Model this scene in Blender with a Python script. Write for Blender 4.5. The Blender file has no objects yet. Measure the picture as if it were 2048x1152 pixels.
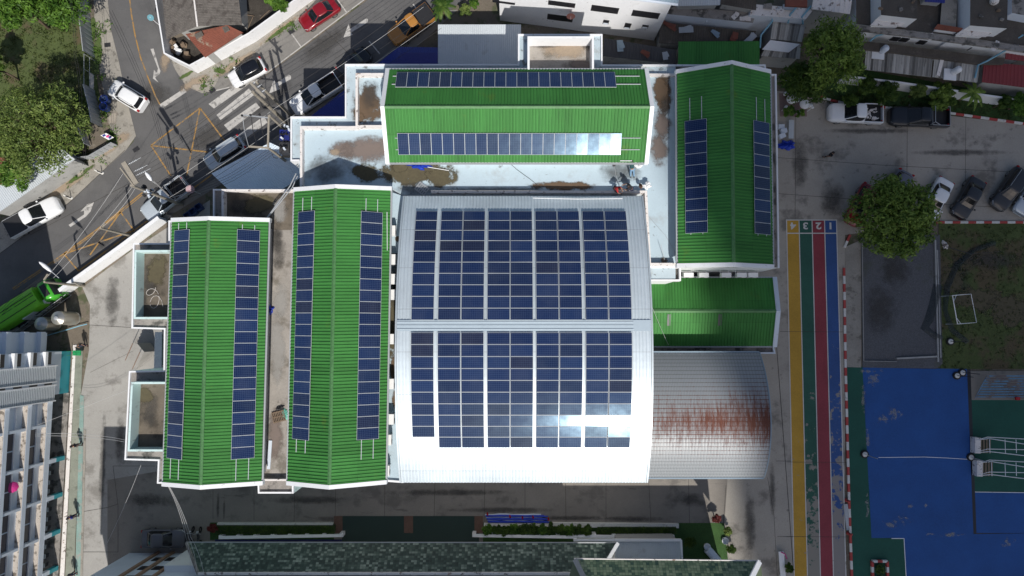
import bpy, bmesh, math, random
from mathutils import Vector, Matrix
random.seed(7)
R = math.radians
scene = bpy.context.scene
COL = scene.collection

# ------------------------------------------------------------------ camera, sky, sun, exposure
H = 68.0            # drone height
FPX = 1365.0        # focal length in photo pixels (2048 wide)
TILT = R(3.5)
cd = bpy.data.cameras.new("drone_camera"); cam = bpy.data.objects.new("drone_camera", cd); COL.objects.link(cam)
cd.sensor_width = 36; cd.lens = 36 * FPX / 2048; cd.clip_start = 1; cd.clip_end = 3000
cam.location = (0, 0, H); cam.rotation_euler = (TILT, 0, 0)
scene.camera = cam
SUN = Vector((0.196, -0.85, 1.0)).normalized()
world = bpy.data.worlds.new("World"); scene.world = world; world.use_nodes = True
wn = world.node_tree; bg = wn.nodes["Background"]
sky = wn.nodes.new("ShaderNodeTexSky"); sky.sky_type = 'NISHITA'; sky.sun_disc = False
sky.sun_elevation = math.asin(SUN.z); sky.sun_rotation = math.atan2(SUN.x, SUN.y)
sky.dust_density = 2.0
wn.links.new(sky.outputs[0], bg.inputs[0]); bg.inputs[1].default_value = 0.086
sl = bpy.data.lights.new("sun", 'SUN'); sl.energy = 4.3; sl.angle = R(0.5); sl.color = (1.0, 0.955, 0.89)
so = bpy.data.objects.new("sun", sl); COL.objects.link(so)
so.rotation_euler = SUN.to_track_quat('Z', 'Y').to_euler()
scene.view_settings.view_transform = 'Standard'; scene.view_settings.look = 'None'
scene.view_settings.exposure = 0.0; scene.view_settings.gamma = 1.0
scene.cycles.max_bounces = 8; scene.cycles.transparent_max_bounces = 12
scene.cycles.sample_clamp_indirect = 4.0

# ------------------------------------------------------------------ helpers
CT, ST = math.cos(TILT), math.sin(TILT)
def W(px, py, z=0.0):
    """a point of the photograph, at a real height above the ground -> metres"""
    dx, dy, dz = (px - 1024) / FPX, -(py - 576) / FPX, -1.0
    d = Vector((dx, dy * CT - dz * ST, dy * ST + dz * CT))
    return Vector((0, 0, H)) + d * ((z - H) / d.z)
def toPx(p):
    x, y, z = p[0], p[1], p[2] - H
    yy = y * CT + z * ST; zz = -y * ST + z * CT
    return (1024 + FPX * x / -zz, 576 - FPX * yy / -zz)
def PX(pts, z): return [W(x, y, z) for x, y in pts]
MW = {}
class MB:
    def __init__(s): s.v = []; s.f = []; s.m = []; s.uv = []; s.sm = []
    def face(s, pts, mi=0, uv=None, smooth=False):
        i = len(s.v); s.v += [tuple(p) for p in pts]
        s.f.append(tuple(range(i, i + len(pts)))); s.m.append(mi); s.uv.append(uv); s.sm.append(smooth)
    def grid(s, rows, mi=0, uvs=None, smooth=False, closed=False):
        i = len(s.v); n = len(rows[0])
        for r in rows: s.v += [tuple(p) for p in r]
        for a in range(len(rows) - 1):
            for b in range(n if closed else n - 1):
                c = (b + 1) % n
                s.f.append((i + a*n + b, i + a*n + c, i + (a+1)*n + c, i + (a+1)*n + b)); s.m.append(mi); s.sm.append(smooth)
                s.uv.append(None if uvs is None else [uvs[a][b], uvs[a][c], uvs[a+1][c], uvs[a+1][b]])
    def box(s, c, sz, rz=0.0, mi=0):
        c = Vector(c); hx, hy, hz = sz[0]/2, sz[1]/2, sz[2]/2
        m = Matrix.Rotation(rz, 3, 'Z')
        P = [c + m @ Vector((sx*hx, sy*hy, sz_*hz)) for sz_ in (-1, 1) for sx, sy in ((-1,-1),(1,-1),(1,1),(-1,1))]
        for q in ((3,2,1,0),(4,5,6,7),(0,1,5,4),(1,2,6,5),(2,3,7,6),(3,0,4,7)): s.face([P[k] for k in q], mi)
    def bar(s, p, q, w, h, mi=0, up=(0,0,1)):
        p, q = Vector(p), Vector(q); d = (q - p).normalized(); u = Vector(up)
        side = d.cross(u)
        if side.length < 1e-4: side = Vector((1,0,0))
        side.normalize(); u = side.cross(d).normalized()
        A = [p + side*a*w/2 + u*b*h/2 for a, b in ((-1,-1),(1,-1),(1,1),(-1,1))]
        B = [x + (q - p) for x in A]
        s.face(A[::-1], mi); s.face(B, mi)
        for k in range(4): s.face([A[k], A[(k+1)%4], B[(k+1)%4], B[k]], mi)
    def tube(s, pts, r, n=6, mi=0, caps=True, smooth=True):
        pts = [Vector(p) for p in pts]; rows = []
        rr = r if isinstance(r, (list, tuple)) else [r]*len(pts)
        for k, p in enumerate(pts):
            d = (pts[min(k+1, len(pts)-1)] - pts[max(k-1, 0)]).normalized()
            a = d.cross(Vector((0,0,1)))
            if a.length < 1e-3: a = Vector((1,0,0))
            a.normalize(); b = a.cross(d)
            rows.append([p + (a*math.cos(2*math.pi*j/n) + b*math.sin(2*math.pi*j/n))*rr[k] for j in range(n)])
        s.grid(rows, mi, None, smooth, True)
        if caps: s.face(rows[0], mi); s.face(rows[-1][::-1], mi)
    def lathe(s, c, prof, n=16, mi=0, smooth=True):
        c = Vector(c)
        s.grid([[c + Vector((r*math.cos(2*math.pi*j/n), r*math.sin(2*math.pi*j/n), z)) for j in range(n)] for r, z in prof], mi, None, smooth, True)
    def prism(s, poly, z0, z1, mi=0, top=None, bottom=False):
        P = [Vector((p[0], p[1], 0)) for p in poly]
        if sum(P[k].x*P[(k+1)%len(P)].y - P[(k+1)%len(P)].x*P[k].y for k in range(len(P))) < 0: P = P[::-1]
        n = len(P)
        A = [Vector((p.x, p.y, z0)) for p in P]; B = [Vector((p.x, p.y, z1)) for p in P]
        s.face(B, mi if top is None else top)
        if bottom: s.face(A[::-1], mi)
        for k in range(n): s.face([A[k], A[(k+1)%n], B[(k+1)%n], B[k]], mi)
    def ring(s, poly, t, z0, z1, mi=0, closed=True):
        """a wall of thickness t running along the inside of a polygon (or along an open line)"""
        P = [Vector((p[0], p[1])) for p in poly]; n = len(P)
        if closed and sum(P[k].x*P[(k+1)%n].y - P[(k+1)%n].x*P[k].y for k in range(n)) < 0: P = P[::-1]
        I = []
        for k in range(n):
            a = P[k-1] if (closed or k) else None; b = P[(k+1)%n] if (closed or k < n-1) else None
            ns = []
            if a is not None: d = (P[k]-a).normalized(); ns.append(Vector((-d.y, d.x)))
            if b is not None: d = (b-P[k]).normalized(); ns.append(Vector((-d.y, d.x)))
            if len(ns) == 2:
                m = (ns[0]+ns[1]); m = m/ max(.2, m.length_squared) * 2
            else: m = ns[0]
            I.append(P[k] + m*t)
        E = n if closed else n-1
        v = lambda p, z: Vector((p.x, p.y, z))
        for k in range(E):
            j = (k+1) % n
            s.face([v(P[k],z1), v(P[j],z1), v(I[j],z1), v(I[k],z1)], mi)
            s.face([v(P[k],z0), v(P[j],z0), v(P[j],z1), v(P[k],z1)], mi)
            s.face([v(I[j],z0), v(I[k],z0), v(I[k],z1), v(I[j],z1)], mi)
        if not closed:
            for k in (0, n-1): s.face([v(P[k],z0), v(I[k],z0), v(I[k],z1), v(P[k],z1)], mi)
    def build(s, name, mats, parent=None, local=False, origin=None):
        me = bpy.data.meshes.new(name)
        mats = mats if isinstance(mats, (list, tuple)) else [mats]
        o = bpy.data.objects.new(name, me)
        vs = s.v
        if parent is not None:
            if not local:
                inv = MW[parent.name].inverted(); vs = [tuple(inv @ Vector(p)) for p in vs]
            o.parent = parent; MW[o.name] = MW[parent.name]
        elif not local:
            if origin is None:
                xs = [p[0] for p in vs]; ys = [p[1] for p in vs]
                origin = Vector(((min(xs)+max(xs))/2, (min(ys)+max(ys))/2, min(p[2] for p in vs)))
            origin = Vector(origin); o.location = origin
            vs = [(p[0]-origin.x, p[1]-origin.y, p[2]-origin.z) for p in vs]
            MW[o.name] = Matrix.Translation(origin)
        me.from_pydata(vs, [], s.f)
        for m in mats: me.materials.append(m)
        me.polygons.foreach_set("material_index", s.m)
        me.polygons.foreach_set("use_smooth", s.sm)
        if any(u is not None for u in s.uv):
            L = me.uv_layers.new(name="UVMap"); k = 0
            for u, f in zip(s.uv, s.f):
                for j in range(len(f)):
                    if u is not None: L.data[k].uv = u[j]
                    k += 1
        me.update()
        COL.objects.link(o)
        return o
def tag(o, label, cat, group=None):
    o["label"] = label; o["category"] = cat
    if group: o["group"] = group
    return o
def thing(name, label, cat, loc, rz=0.0, group=None):
    o = bpy.data.objects.new(name, None); COL.objects.link(o)
    o.empty_display_size = .2
    o.location = loc; o.rotation_euler = (0, 0, rz)
    MW[o.name] = Matrix.Translation(Vector(loc)) @ Matrix.Rotation(rz, 4, 'Z')
    return tag(o, label, cat, group)
def struct(o): o["kind"] = "structure"; return o
def stuff(o): o["kind"] = "stuff"; return o
def fin(mb, name, mats, label, cat, group=None): return tag(mb.build(name, mats), label, cat, group)

# ------------------------------------------------------------------ materials
def _nt(name):
    m = bpy.data.materials.new(name); m.use_nodes = True
    return m, m.node_tree, m.node_tree.nodes["Principled BSDF"]
def _math(nt, op, a, b=None, c=None, clamp=False):
    n = nt.nodes.new("ShaderNodeMath"); n.operation = op; n.use_clamp = clamp
    for k, x in enumerate((a, b, c)):
        if x is None: continue
        if isinstance(x, (int, float)): n.inputs[k].default_value = x
        else: nt.links.new(x, n.inputs[k])
    return n.outputs[0]
def _mix(nt, fac, a, b, mode='MIX'):
    n = nt.nodes.new("ShaderNodeMix"); n.data_type = 'RGBA'; n.blend_type = mode
    for k, x in ((0, fac), (6, a), (7, b)):
        if isinstance(x, (int, float)): n.inputs[k].default_value = x
        elif isinstance(x, tuple): n.inputs[k].default_value = (*x[:3], 1)
        else: nt.links.new(x, n.inputs[k])
    return n.outputs[2]
def _pos(nt): return nt.nodes.new("ShaderNodeNewGeometry").outputs["Position"]
def _noise(nt, vec, scale, detail=5, rough=.6, stretch=None):
    if stretch:
        mp = nt.nodes.new("ShaderNodeMapping"); mp.inputs["Scale"].default_value = stretch
        nt.links.new(vec, mp.inputs[0]); vec = mp.outputs[0]
    n = nt.nodes.new("ShaderNodeTexNoise"); n.inputs["Scale"].default_value = scale
    n.inputs["Detail"].default_value = detail; n.inputs["Roughness"].default_value = rough
    nt.links.new(vec, n.inputs[0]); return n.outputs[0]
def _step(nt, x, lo, hi):
    n = nt.nodes.new("ShaderNodeMapRange"); n.interpolation_type = 'SMOOTHSTEP'
    n.inputs[1].default_value = lo; n.inputs[2].default_value = hi
    nt.links.new(x, n.inputs[0]); return n.outputs[0]
def _bump(nt, bs, h, strength=.3, dist=.02):
    b = nt.nodes.new("ShaderNodeBump"); b.inputs[0].default_value = strength; b.inputs[1].default_value = dist
    nt.links.new(h, b.inputs["Height"]); nt.links.new(b.outputs[0], bs.inputs["Normal"])
def mk(name, base, rough=.75, var=.15, vs=.5, fine=.10, stains=(), metal=0.0, spec=.5, bump=0.0, bscale=12, coat=0.0):
    """base colour varied by soft world noise; stains = (colour, scale, lo, hi, amount[, stretch])"""
    m, nt, bs = _nt(name)
    bs.inputs["Roughness"].default_value = rough; bs.inputs["Metallic"].default_value = metal
    bs.inputs["Specular IOR Level"].default_value = spec
    if coat: bs.inputs["Coat Weight"].default_value = coat; bs.inputs["Coat Roughness"].default_value = .08
    if var == 0 and not stains and not bump:
        bs.inputs["Base Color"].default_value = (*base, 1); return m
    p = _pos(nt)
    n1 = _noise(nt, p, vs, 6, .62); n2 = _noise(nt, p, 9.0, 3, .7)
    f = _math(nt, 'ADD', _math(nt, 'MULTIPLY', _math(nt, 'SUBTRACT', n1, .5), 4*var), _math(nt, 'MULTIPLY', _math(nt, 'SUBTRACT', n2, .5), 4*fine))
    f = _math(nt, 'ADD', f, 1.0)
    c = nt.nodes.new("ShaderNodeVectorMath"); c.operation = 'SCALE'; c.inputs[0].default_value = base
    nt.links.new(f, c.inputs["Scale"]); col = c.outputs[0]
    for st in stains:
        sc, scale, lo, hi, amt = st[:5]
        n = _noise(nt, p, scale, 7, .65, st[5] if len(st) > 5 else None)
        col = _mix(nt, _math(nt, 'MULTIPLY', _step(nt, n, lo, hi), amt), col, sc)
    nt.links.new(col, bs.inputs["Base Color"])
    if bump: _bump(nt, bs, _noise(nt, p, bscale, 6, .7), bump, .05)
    return m
def paint(name, col, rough=.32, coat=.6, metal=0.0): return mk(name, col, rough, 0, metal=metal, coat=coat)

BLK = (.02, .02, .02); SOOT = (.06, .06, .055); SOIL = (.16, .10, .065)
M = {}
M['ground'] = mk('bare_ground', (.16, .135, .105), .95, .3, .25, .2, [((.05,.07,.025), .5, .5, .62, .8), ((.25,.22,.18), 1.2, .58, .68, .6)], bump=.4)
M['asphalt'] = mk('asphalt', (.108, .106, .106), .9, .16, .22, .10, [((.16,.157,.152), .12, .52, .68, .55, (1,1,1)), ((.06,.06,.06), .8, .62, .72, .5), ((.08,.08,.08), .35, .56, .64, .35, (1,1,1))], bump=.25, bscale=30)
M['asphalt_park'] = mk('parking_asphalt', (.21, .20, .185), .9, .16, .3, .12, [((.10,.09,.08), .7, .58, .7, .6)], bump=.2, bscale=30)
M['pavement'] = mk('pavement_concrete', (.30, .28, .245), .9, .2, .5, .14, [((.11,.10,.085), .9, .54, .66, .7), ((.14,.13,.06), 2.2, .62, .7, .6)], bump=.25)
M['concrete'] = mk('yard_concrete', (.335, .325, .305), .88, .15, .22, .10, [((.16,.15,.135), .35, .53, .66, .7), ((.12,.11,.10), 1.3, .62, .72, .6), ((.42,.40,.37), .9, .6, .72, .5)], bump=.2, bscale=18)
M['concrete_warm'] = mk('schoolyard_concrete', (.375, .345, .30), .88, .16, .2, .10, [((.13,.12,.105), .3, .52, .66, .7), ((.10,.095,.085), 1.1, .6, .72, .6), ((.40,.38,.33), .7, .6, .72, .45)], bump=.2, bscale=18)
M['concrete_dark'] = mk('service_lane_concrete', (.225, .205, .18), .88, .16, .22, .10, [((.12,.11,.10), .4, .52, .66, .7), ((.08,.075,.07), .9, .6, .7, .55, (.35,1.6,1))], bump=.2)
M['deck_blue'] = mk('waterproofed_deck', (.45, .56, .625), .7, .06, .35, .05, [((.34,.37,.38), .5, .54, .72, .55), ((.12,.12,.115), 1.5, .63, .70, .75), ((.08,.08,.08), 6.0, .66, .72, .7)])
M['deck_conc'] = mk('roof_deck_concrete', (.33, .305, .275), .9, .22, .45, .16, [((.13,.115,.09), .5, .50, .64, .75), ((.42,.40,.37), .6, .58, .72, .6), ((.06,.055,.05), 2.5, .62, .72, .5)], bump=.3)
M['box_floor'] = mk('dirty_roof_box_floor', (.145, .122, .095), .95, .25, .5, .18, [((.05,.043,.033), .45, .50, .62, .8), ((.26,.235,.20), .8, .60, .72, .6)], bump=.3)
M['yard_painted_shade'] = mk('littered_yard_painted_shade', (.05, .043, .036), .95, .4, 1.2, .4, [((.16,.14,.12), 2.5, .60, .68, .7)], bump=.5)  # littered dirt, darkened so its colour paints in the yard's black shadows
M['ledge'] = mk('weathered_ledge', (.27, .25, .23), .9, .2, .8, .16, [((.05,.05,.045), 1.1, .48, .62, .85), ((.45,.42,.40), 2.0, .6, .72, .6)], bump=.3)
M['ledge_blue'] = mk('weathered_blue_ledge', (.44, .53, .58), .75, .08, .5, .06, [((.08,.08,.075), 1.6, .56, .66, .8), ((.25,.24,.22), .6, .56, .7, .5)])
M['white'] = mk('white_masonry_paint', (.80, .81, .82), .55, .03, .6, .03, [((.45,.44,.43), 1.3, .60, .72, .4)])
M['white_clean'] = mk('white_trim_paint', (.80, .81, .83), .55, .03, .6, .04, [((.22,.21,.20), 1.8, .62, .70, .55), ((.5,.49,.47), .6, .55, .7, .35)])
M['parapet'] = mk('weathered_white_parapet', (.74, .70, .67), .7, .06, .8, .08, [((.10,.07,.055), 2.4, .56, .64, .85), ((.33,.17,.10), 1.2, .62, .70, .6)])
M['mint'] = mk('mint_parapet_paint', (.56, .72, .71), .65, .05, .8, .05, [((.20,.22,.22), 1.8, .56, .68, .7, (1,1,.25))])
M['facade'] = mk('pale_blue_facade', (.62, .68, .76), .7, .05, .7, .04, [((.40,.38,.36), 1.5, .62, .74, .4)])
M['facade_ledge'] = mk('grimy_facade_ledge', (.48, .43, .38), .9, .15, 1.0, .14, [((.10,.08,.06), 2.0, .5, .62, .85)])
M['teal'] = mk('teal_wall_paint', (.02, .30, .36), .6, .06, .8, .05)
M['wall_grey'] = mk('grey_wall', (.36, .36, .35), .85, .12, .6, .1, [((.12,.12,.11), 1.0, .55, .68, .6)])
M['dark'] = mk('dark_opening', (.018, .018, .022), .35, 0)
def _metal(k, m): m.node_tree.nodes['Principled BSDF'].inputs['Metallic'].default_value = k; return m
def sheetmat(name, base, rough, spec, tone, dirt, dirtcol, sheet=.81, lap=2.3, ribdark=.0, pitch=.27, warm=None):
    m, nt, bs = _nt(name); bs.inputs["Roughness"].default_value = rough; bs.inputs["Specular IOR Level"].default_value = spec
    tc = nt.nodes.new("ShaderNodeTexCoord"); sp = nt.nodes.new("ShaderNodeSeparateXYZ"); nt.links.new(tc.outputs["UV"], sp.inputs[0]); u, v = sp.outputs[0], sp.outputs[1]
    p = _pos(nt)
    cb = nt.nodes.new("ShaderNodeCombineXYZ"); nt.links.new(_math(nt, 'FLOOR', _math(nt, 'DIVIDE', u, sheet)), cb.inputs[0]); nt.links.new(_math(nt, 'FLOOR', _math(nt, 'DIVIDE', v, lap)), cb.inputs[1])
    w = nt.nodes.new("ShaderNodeTexWhiteNoise"); w.noise_dimensions = '2D'; nt.links.new(cb.outputs[0], w.inputs[0])
    sv = nt.nodes.new("ShaderNodeCombineXYZ"); nt.links.new(_math(nt, 'MULTIPLY', u, 3.2), sv.inputs[0]); nt.links.new(_math(nt, 'MULTIPLY', v, .35), sv.inputs[1])
    st = _noise(nt, sv.outputs[0], 1.0, 6, .65); big = _noise(nt, p, .22, 4, .6); fn = _noise(nt, p, 6, 4, .7)
    f = _math(nt, 'ADD', 1.0 - tone*.5, _math(nt, 'MULTIPLY', w.outputs[0], tone))
    f = _math(nt, 'ADD', f, _math(nt, 'ADD', _math(nt, 'MULTIPLY', _math(nt, 'SUBTRACT', big, .5), .5), _math(nt, 'MULTIPLY', _math(nt, 'SUBTRACT', fn, .5), .22)))
    lapl = _math(nt, 'LESS_THAN', _math(nt, 'FRACT', _math(nt, 'DIVIDE', v, lap)), .022)
    f = _math(nt, 'SUBTRACT', f, _math(nt, 'MULTIPLY', lapl, .18))
    if ribdark: f = _math(nt, 'SUBTRACT', f, _math(nt, 'MULTIPLY', _math(nt, 'LESS_THAN', _math(nt, 'FRACT', _math(nt, 'ADD', _math(nt, 'DIVIDE', u, pitch), .5)), .13), ribdark))
    c = nt.nodes.new("ShaderNodeVectorMath"); c.operation = 'SCALE'; c.inputs[0].default_value = base; nt.links.new(f, c.inputs["Scale"]); col = c.outputs[0]
    col = _mix(nt, _math(nt, 'MULTIPLY', _step(nt, st, .52, .72), dirt), col, dirtcol)
    if warm: col = _mix(nt, _math(nt, 'MULTIPLY', _step(nt, _noise(nt, p, .5, 6, .65), .60, .74), .45), col, warm)
    nt.links.new(col, bs.inputs["Base Color"]); return m
M['green_roof'] = sheetmat('green_metal_roof', (.052, .205, .048), .62, .18, .20, .5, (.035, .11, .035), warm=(.13, .19, .03), ribdark=.16, pitch=.27)
M['green_cap'] = mk('faded_ridge_cap', (.075, .20, .07), .55, .2, 2.0, .25)
M['old_roof'] = sheetmat('mouldy_corrugated_roof', (.30, .295, .28), .85, .2, 1.1, .85, (.05,.048,.044), sheet=.27, lap=9, ribdark=.35, pitch=.27)
M['hall_roof'] = _metal(.32, sheetmat('white_metal_roof', (.60, .675, .72), .40, .6, .06, .22, (.42, .45, .47), lap=3.4, ribdark=.12))
M['hall_trim'] = mk('bluish_metal_flashing', (.40, .48, .54), .45, .05, .8, .04)
M['shed_metal'] = mk('light_corrugated_metal', (.50, .54, .57), .45, .06, .6, .05, [((.28,.28,.28), .6, .58, .7, .5)])
M['shed_blue_grey'] = mk('blue_grey_corrugated_metal', (.24, .32, .39), .45, .06, .5, .05, [((.15,.18,.2), .6, .6, .72, .4)])
M['blue_roof'] = mk('royal_blue_metal_roof', (.018, .03, .22), .4, .05, .5, .04)
M['rust'] = mk('rusted_sheet', (.19, .06, .038), .8, .22, .9, .18, [((.30,.25,.19), .6, .6, .66, .8), ((.08,.035,.03), 1.0, .56, .68, .6)])
M['fibre'] = mk('old_fibre_cement_roof', (.135, .122, .11), .95, .2, 1.4, .34, [((.06,.05,.045), 1.3, .5, .64, .7)], bump=.2)
M['red_roof'] = mk('red_metal_roof', (.20, .025, .03), .55, .08, .7, .08)
M['roof_slab'] = mk('dark_mossy_roof_slab', (.09, .078, .066), .95, .25, .8, .22, [((.16,.14,.12), 1.0, .58, .7, .6)], bump=.3)
M['alu'] = mk('aluminium', (.50, .53, .56), .5, 0, spec=.3)
M['galv'] = mk('galvanised_steel', (.42, .44, .46), .5, .06, 1.0, .05, metal=.3)
M['pole'] = mk('concrete_pole', (.30, .27, .22), .9, .12, 1.5, .14)
M['steel_dark'] = mk('dark_steel', (.05, .05, .055), .5, 0)
M['wire'] = mk('black_cable', (.025, .025, .028), .6, 0)
M['wire_pale'] = mk('pale_cable', (.5, .5, .5), .5, 0)
M['line_white'] = mk('worn_white_road_paint', (.47, .455, .43), .8, .08, .9, .16, [((.16,.155,.15), 1.6, .52, .64, .8)])
M['line_yellow'] = mk('worn_yellow_road_paint', (.36, .205, .06), .8, .1, .9, .16, [((.13,.125,.115), 1.4, .48, .60, .85)])
M['brick_red'] = mk('painted_red_kerb', (.42, .06, .055), .8, .1, 1.2, .14, [((.25,.2,.18), 2.5, .6, .68, .6)])
M['kerb_white'] = mk('painted_white_kerb', (.66, .65, .62), .8, .08, 1.2, .12, [((.28,.25,.22), 2.5, .58, .68, .6)])
M['rubber'] = mk('tyre_rubber', (.02, .02, .02), .85, 0)
M['rim'] = mk('alloy_rim', (.35, .36, .37), .35, 0, metal=.8)
M['glass'] = mk('tinted_car_glass', (.012, .014, .017), .06, 0, spec=.6)
M['lamp'] = mk('headlamp_lens', (.62, .64, .66), .15, 0)
M['red_lens'] = mk('tail_lamp_lens', (.35, .01, .012), .2, 0)
M['black_plastic'] = mk('black_plastic', (.022, .022, .024), .55, 0)
M['skin'] = mk('skin', (.36, .20, .13), .6, 0)
M['hair'] = mk('black_hair', (.012, .010, .010), .55, 0)
M['tarp_blue'] = mk('blue_tarpaulin', (.012, .045, .42), .4, .2, 3.0, .1)
M['ac_white'] = mk('white_enamel', (.84, .84, .83), .4, 0)
M['wood'] = mk('weathered_wood', (.20, .145, .10), .85, .2, 2.0, .15)
M['terracotta'] = mk('brown_brick_paving', (.13, .075, .055), .85, .12, 1.5, .15)
M['hedge'] = mk('clipped_hedge_leaf', (.030, .055, .016), .7, .25, 3.0, .3)
M['silo'] = mk('stainless_steel_tank', (.55, .53, .47), .3, .04, .8, .03, metal=.75)
M['gravel'] = mk('dark_gravel', (.105, .108, .118), .95, .12, .3, .34, [((.20,.20,.20), 5.0, .60, .68, .6), ((.07,.08,.045), .25, .58, .7, .5)], bump=.6, bscale=20)
M['grass'] = mk('field_grass', (.070, .095, .028), .95, .22, .35, .3, [((.105,.075,.045), .22, .48, .60, .85), ((.035,.03,.022), .3, .60, .70, .75), ((.15,.12,.075), .9, .62, .7, .5)], bump=.6, bscale=14)
M['lawn'] = mk('garden_lawn', (.035, .085, .02), .95, .2, .8, .3, bump=.5)
def netmat():
    m, nt, bs = _nt('dark_netting'); bs.inputs["Base Color"].default_value = (.02, .035, .04, 1)
    t = nt.nodes.new("ShaderNodeBsdfTransparent"); mx = nt.nodes.new("ShaderNodeMixShader")
    nt.links.new(_math(nt, 'ADD', .25, _math(nt, 'MULTIPLY', _noise(nt, _pos(nt), 2.5, 6, .7), .5)), mx.inputs[0]); nt.links.new(t.outputs[0], mx.inputs[1]); nt.links.new(bs.outputs[0], mx.inputs[2])
    nt.links.new(mx.outputs[0], nt.nodes["Material Output"].inputs[0]); return m
M['net'] = netmat()
M['cyan_sign'] = mk('cyan_sign_face', (.003, .17, .23), .5, 0)
M['pink'] = mk('pink_umbrella_cloth', (.55, .03, .22), .6, 0)
M['green_net'] = mk('green_shade_net', (.012, .16, .10), .8, .15, 2.0, .1)

def leafmat(name, a, b):
    m, nt, bs = _nt(name); bs.inputs["Roughness"].default_value = .55
    bs.inputs["Specular IOR Level"].default_value = .3
    p = _pos(nt)
    n = _step(nt, _noise(nt, p, 1.4, 4, .7), .35, .68)
    wn_ = nt.nodes.new("ShaderNodeTexNoise"); wn_.inputs["Scale"].default_value = 14; nt.links.new(p, wn_.inputs[0])
    f = _math(nt, 'ADD', _math(nt, 'MULTIPLY', n, .7), _math(nt, 'MULTIPLY', _math(nt, 'SUBTRACT', wn_.outputs[0], .4), .9), clamp=True)
    c = _mix(nt, f, a, b); nt.links.new(c, bs.inputs["Base Color"])
    tr = nt.nodes.new("ShaderNodeBsdfTranslucent"); nt.links.new(c, tr.inputs[0])
    mx = nt.nodes.new("ShaderNodeMixShader"); mx.inputs[0].default_value = .35
    nt.links.new(bs.outputs[0], mx.inputs[1]); nt.links.new(tr.outputs[0], mx.inputs[2])
    nt.links.new(mx.outputs[0], nt.nodes["Material Output"].inputs[0]); return m
M['leaf_yellow'] = leafmat('feathery_foliage', (.045, .09, .018), (.33, .42, .11))
M['leaf_mid'] = leafmat('mid_green_foliage', (.03, .09, .012), (.20, .36, .05))
M['leaf_dark'] = leafmat('dark_green_foliage', (.03, .07, .012), (.12, .20, .03))
M['leaf_right'] = leafmat('broad_green_foliage', (.045, .10, .014), (.33, .46, .09))
M['leaf_palm'] = leafmat('palm_foliage', (.03, .09, .015), (.16, .24, .04))
M['leaf_red'] = leafmat('red_foliage', (.10, .02, .02), (.25, .06, .05))
M['bark'] = mk('tree_bark', (.11, .08, .055), .95, .2, 3.0, .2)

def solarmat():
    m, nt, bs = _nt('solar_cells')
    bs.inputs["Roughness"].default_value = .17; bs.inputs["Specular IOR Level"].default_value = .45
    tc = nt.nodes.new("ShaderNodeTexCoord"); sp = nt.nodes.new("ShaderNodeSeparateXYZ"); nt.links.new(tc.outputs["UV"], sp.inputs[0])
    def line(o, n, w):
        f = _math(nt, 'FRACT', _math(nt, 'MULTIPLY', o, float(n)))
        return _math(nt, 'LESS_THAN', _math(nt, 'MINIMUM', f, _math(nt, 'SUBTRACT', 1.0, f)), w)
    ln = _math(nt, 'MAXIMUM', line(sp.outputs[0], 12, .055), line(sp.outputs[1], 6, .055))
    oi = nt.nodes.new("ShaderNodeObjectInfo")
    ramp = nt.nodes.new("ShaderNodeValToRGB"); e = ramp.color_ramp.elements
    e[0].position = 0; e[0].color = (.004, .011, .046, 1)
    e[1].position = .35; e[1].color = (.005, .014, .062, 1)
    for pos, c in ((.6, (.006, .017, .070)), (.84, (.008, .022, .082)), (.87, (.008, .012, .042)), (.95, (.011, .012, .034)), (.97, (.008, .018, .06))):
        x = e.new(pos); x.color = (*c, 1)
    bs.inputs["Coat Weight"].default_value = .03; bs.inputs["Coat Roughness"].default_value = .24; bs.inputs["Specular Tint"].default_value = (.50, .78, 1, 1)
    nt.links.new(oi.outputs["Random"], ramp.inputs[0])
    dust = _noise(nt, _pos(nt), .5, 6, .65)
    c = _mix(nt, _math(nt, 'MULTIPLY', _step(nt, dust, .35, .8), .06), ramp.outputs[0], (.28, .30, .32))
    c = _mix(nt, _math(nt, 'MULTIPLY', ln, .24), c, (.22, .31, .47))
    nt.links.new(c, bs.inputs["Base Color"])
    nt.links.new(_math(nt, 'ADD', _math(nt, 'MULTIPLY', _noise(nt, _pos(nt), 1.6, 4, .6), .08), .085), bs.inputs["Roughness"])
    return m
M['solar'] = solarmat()
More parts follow.
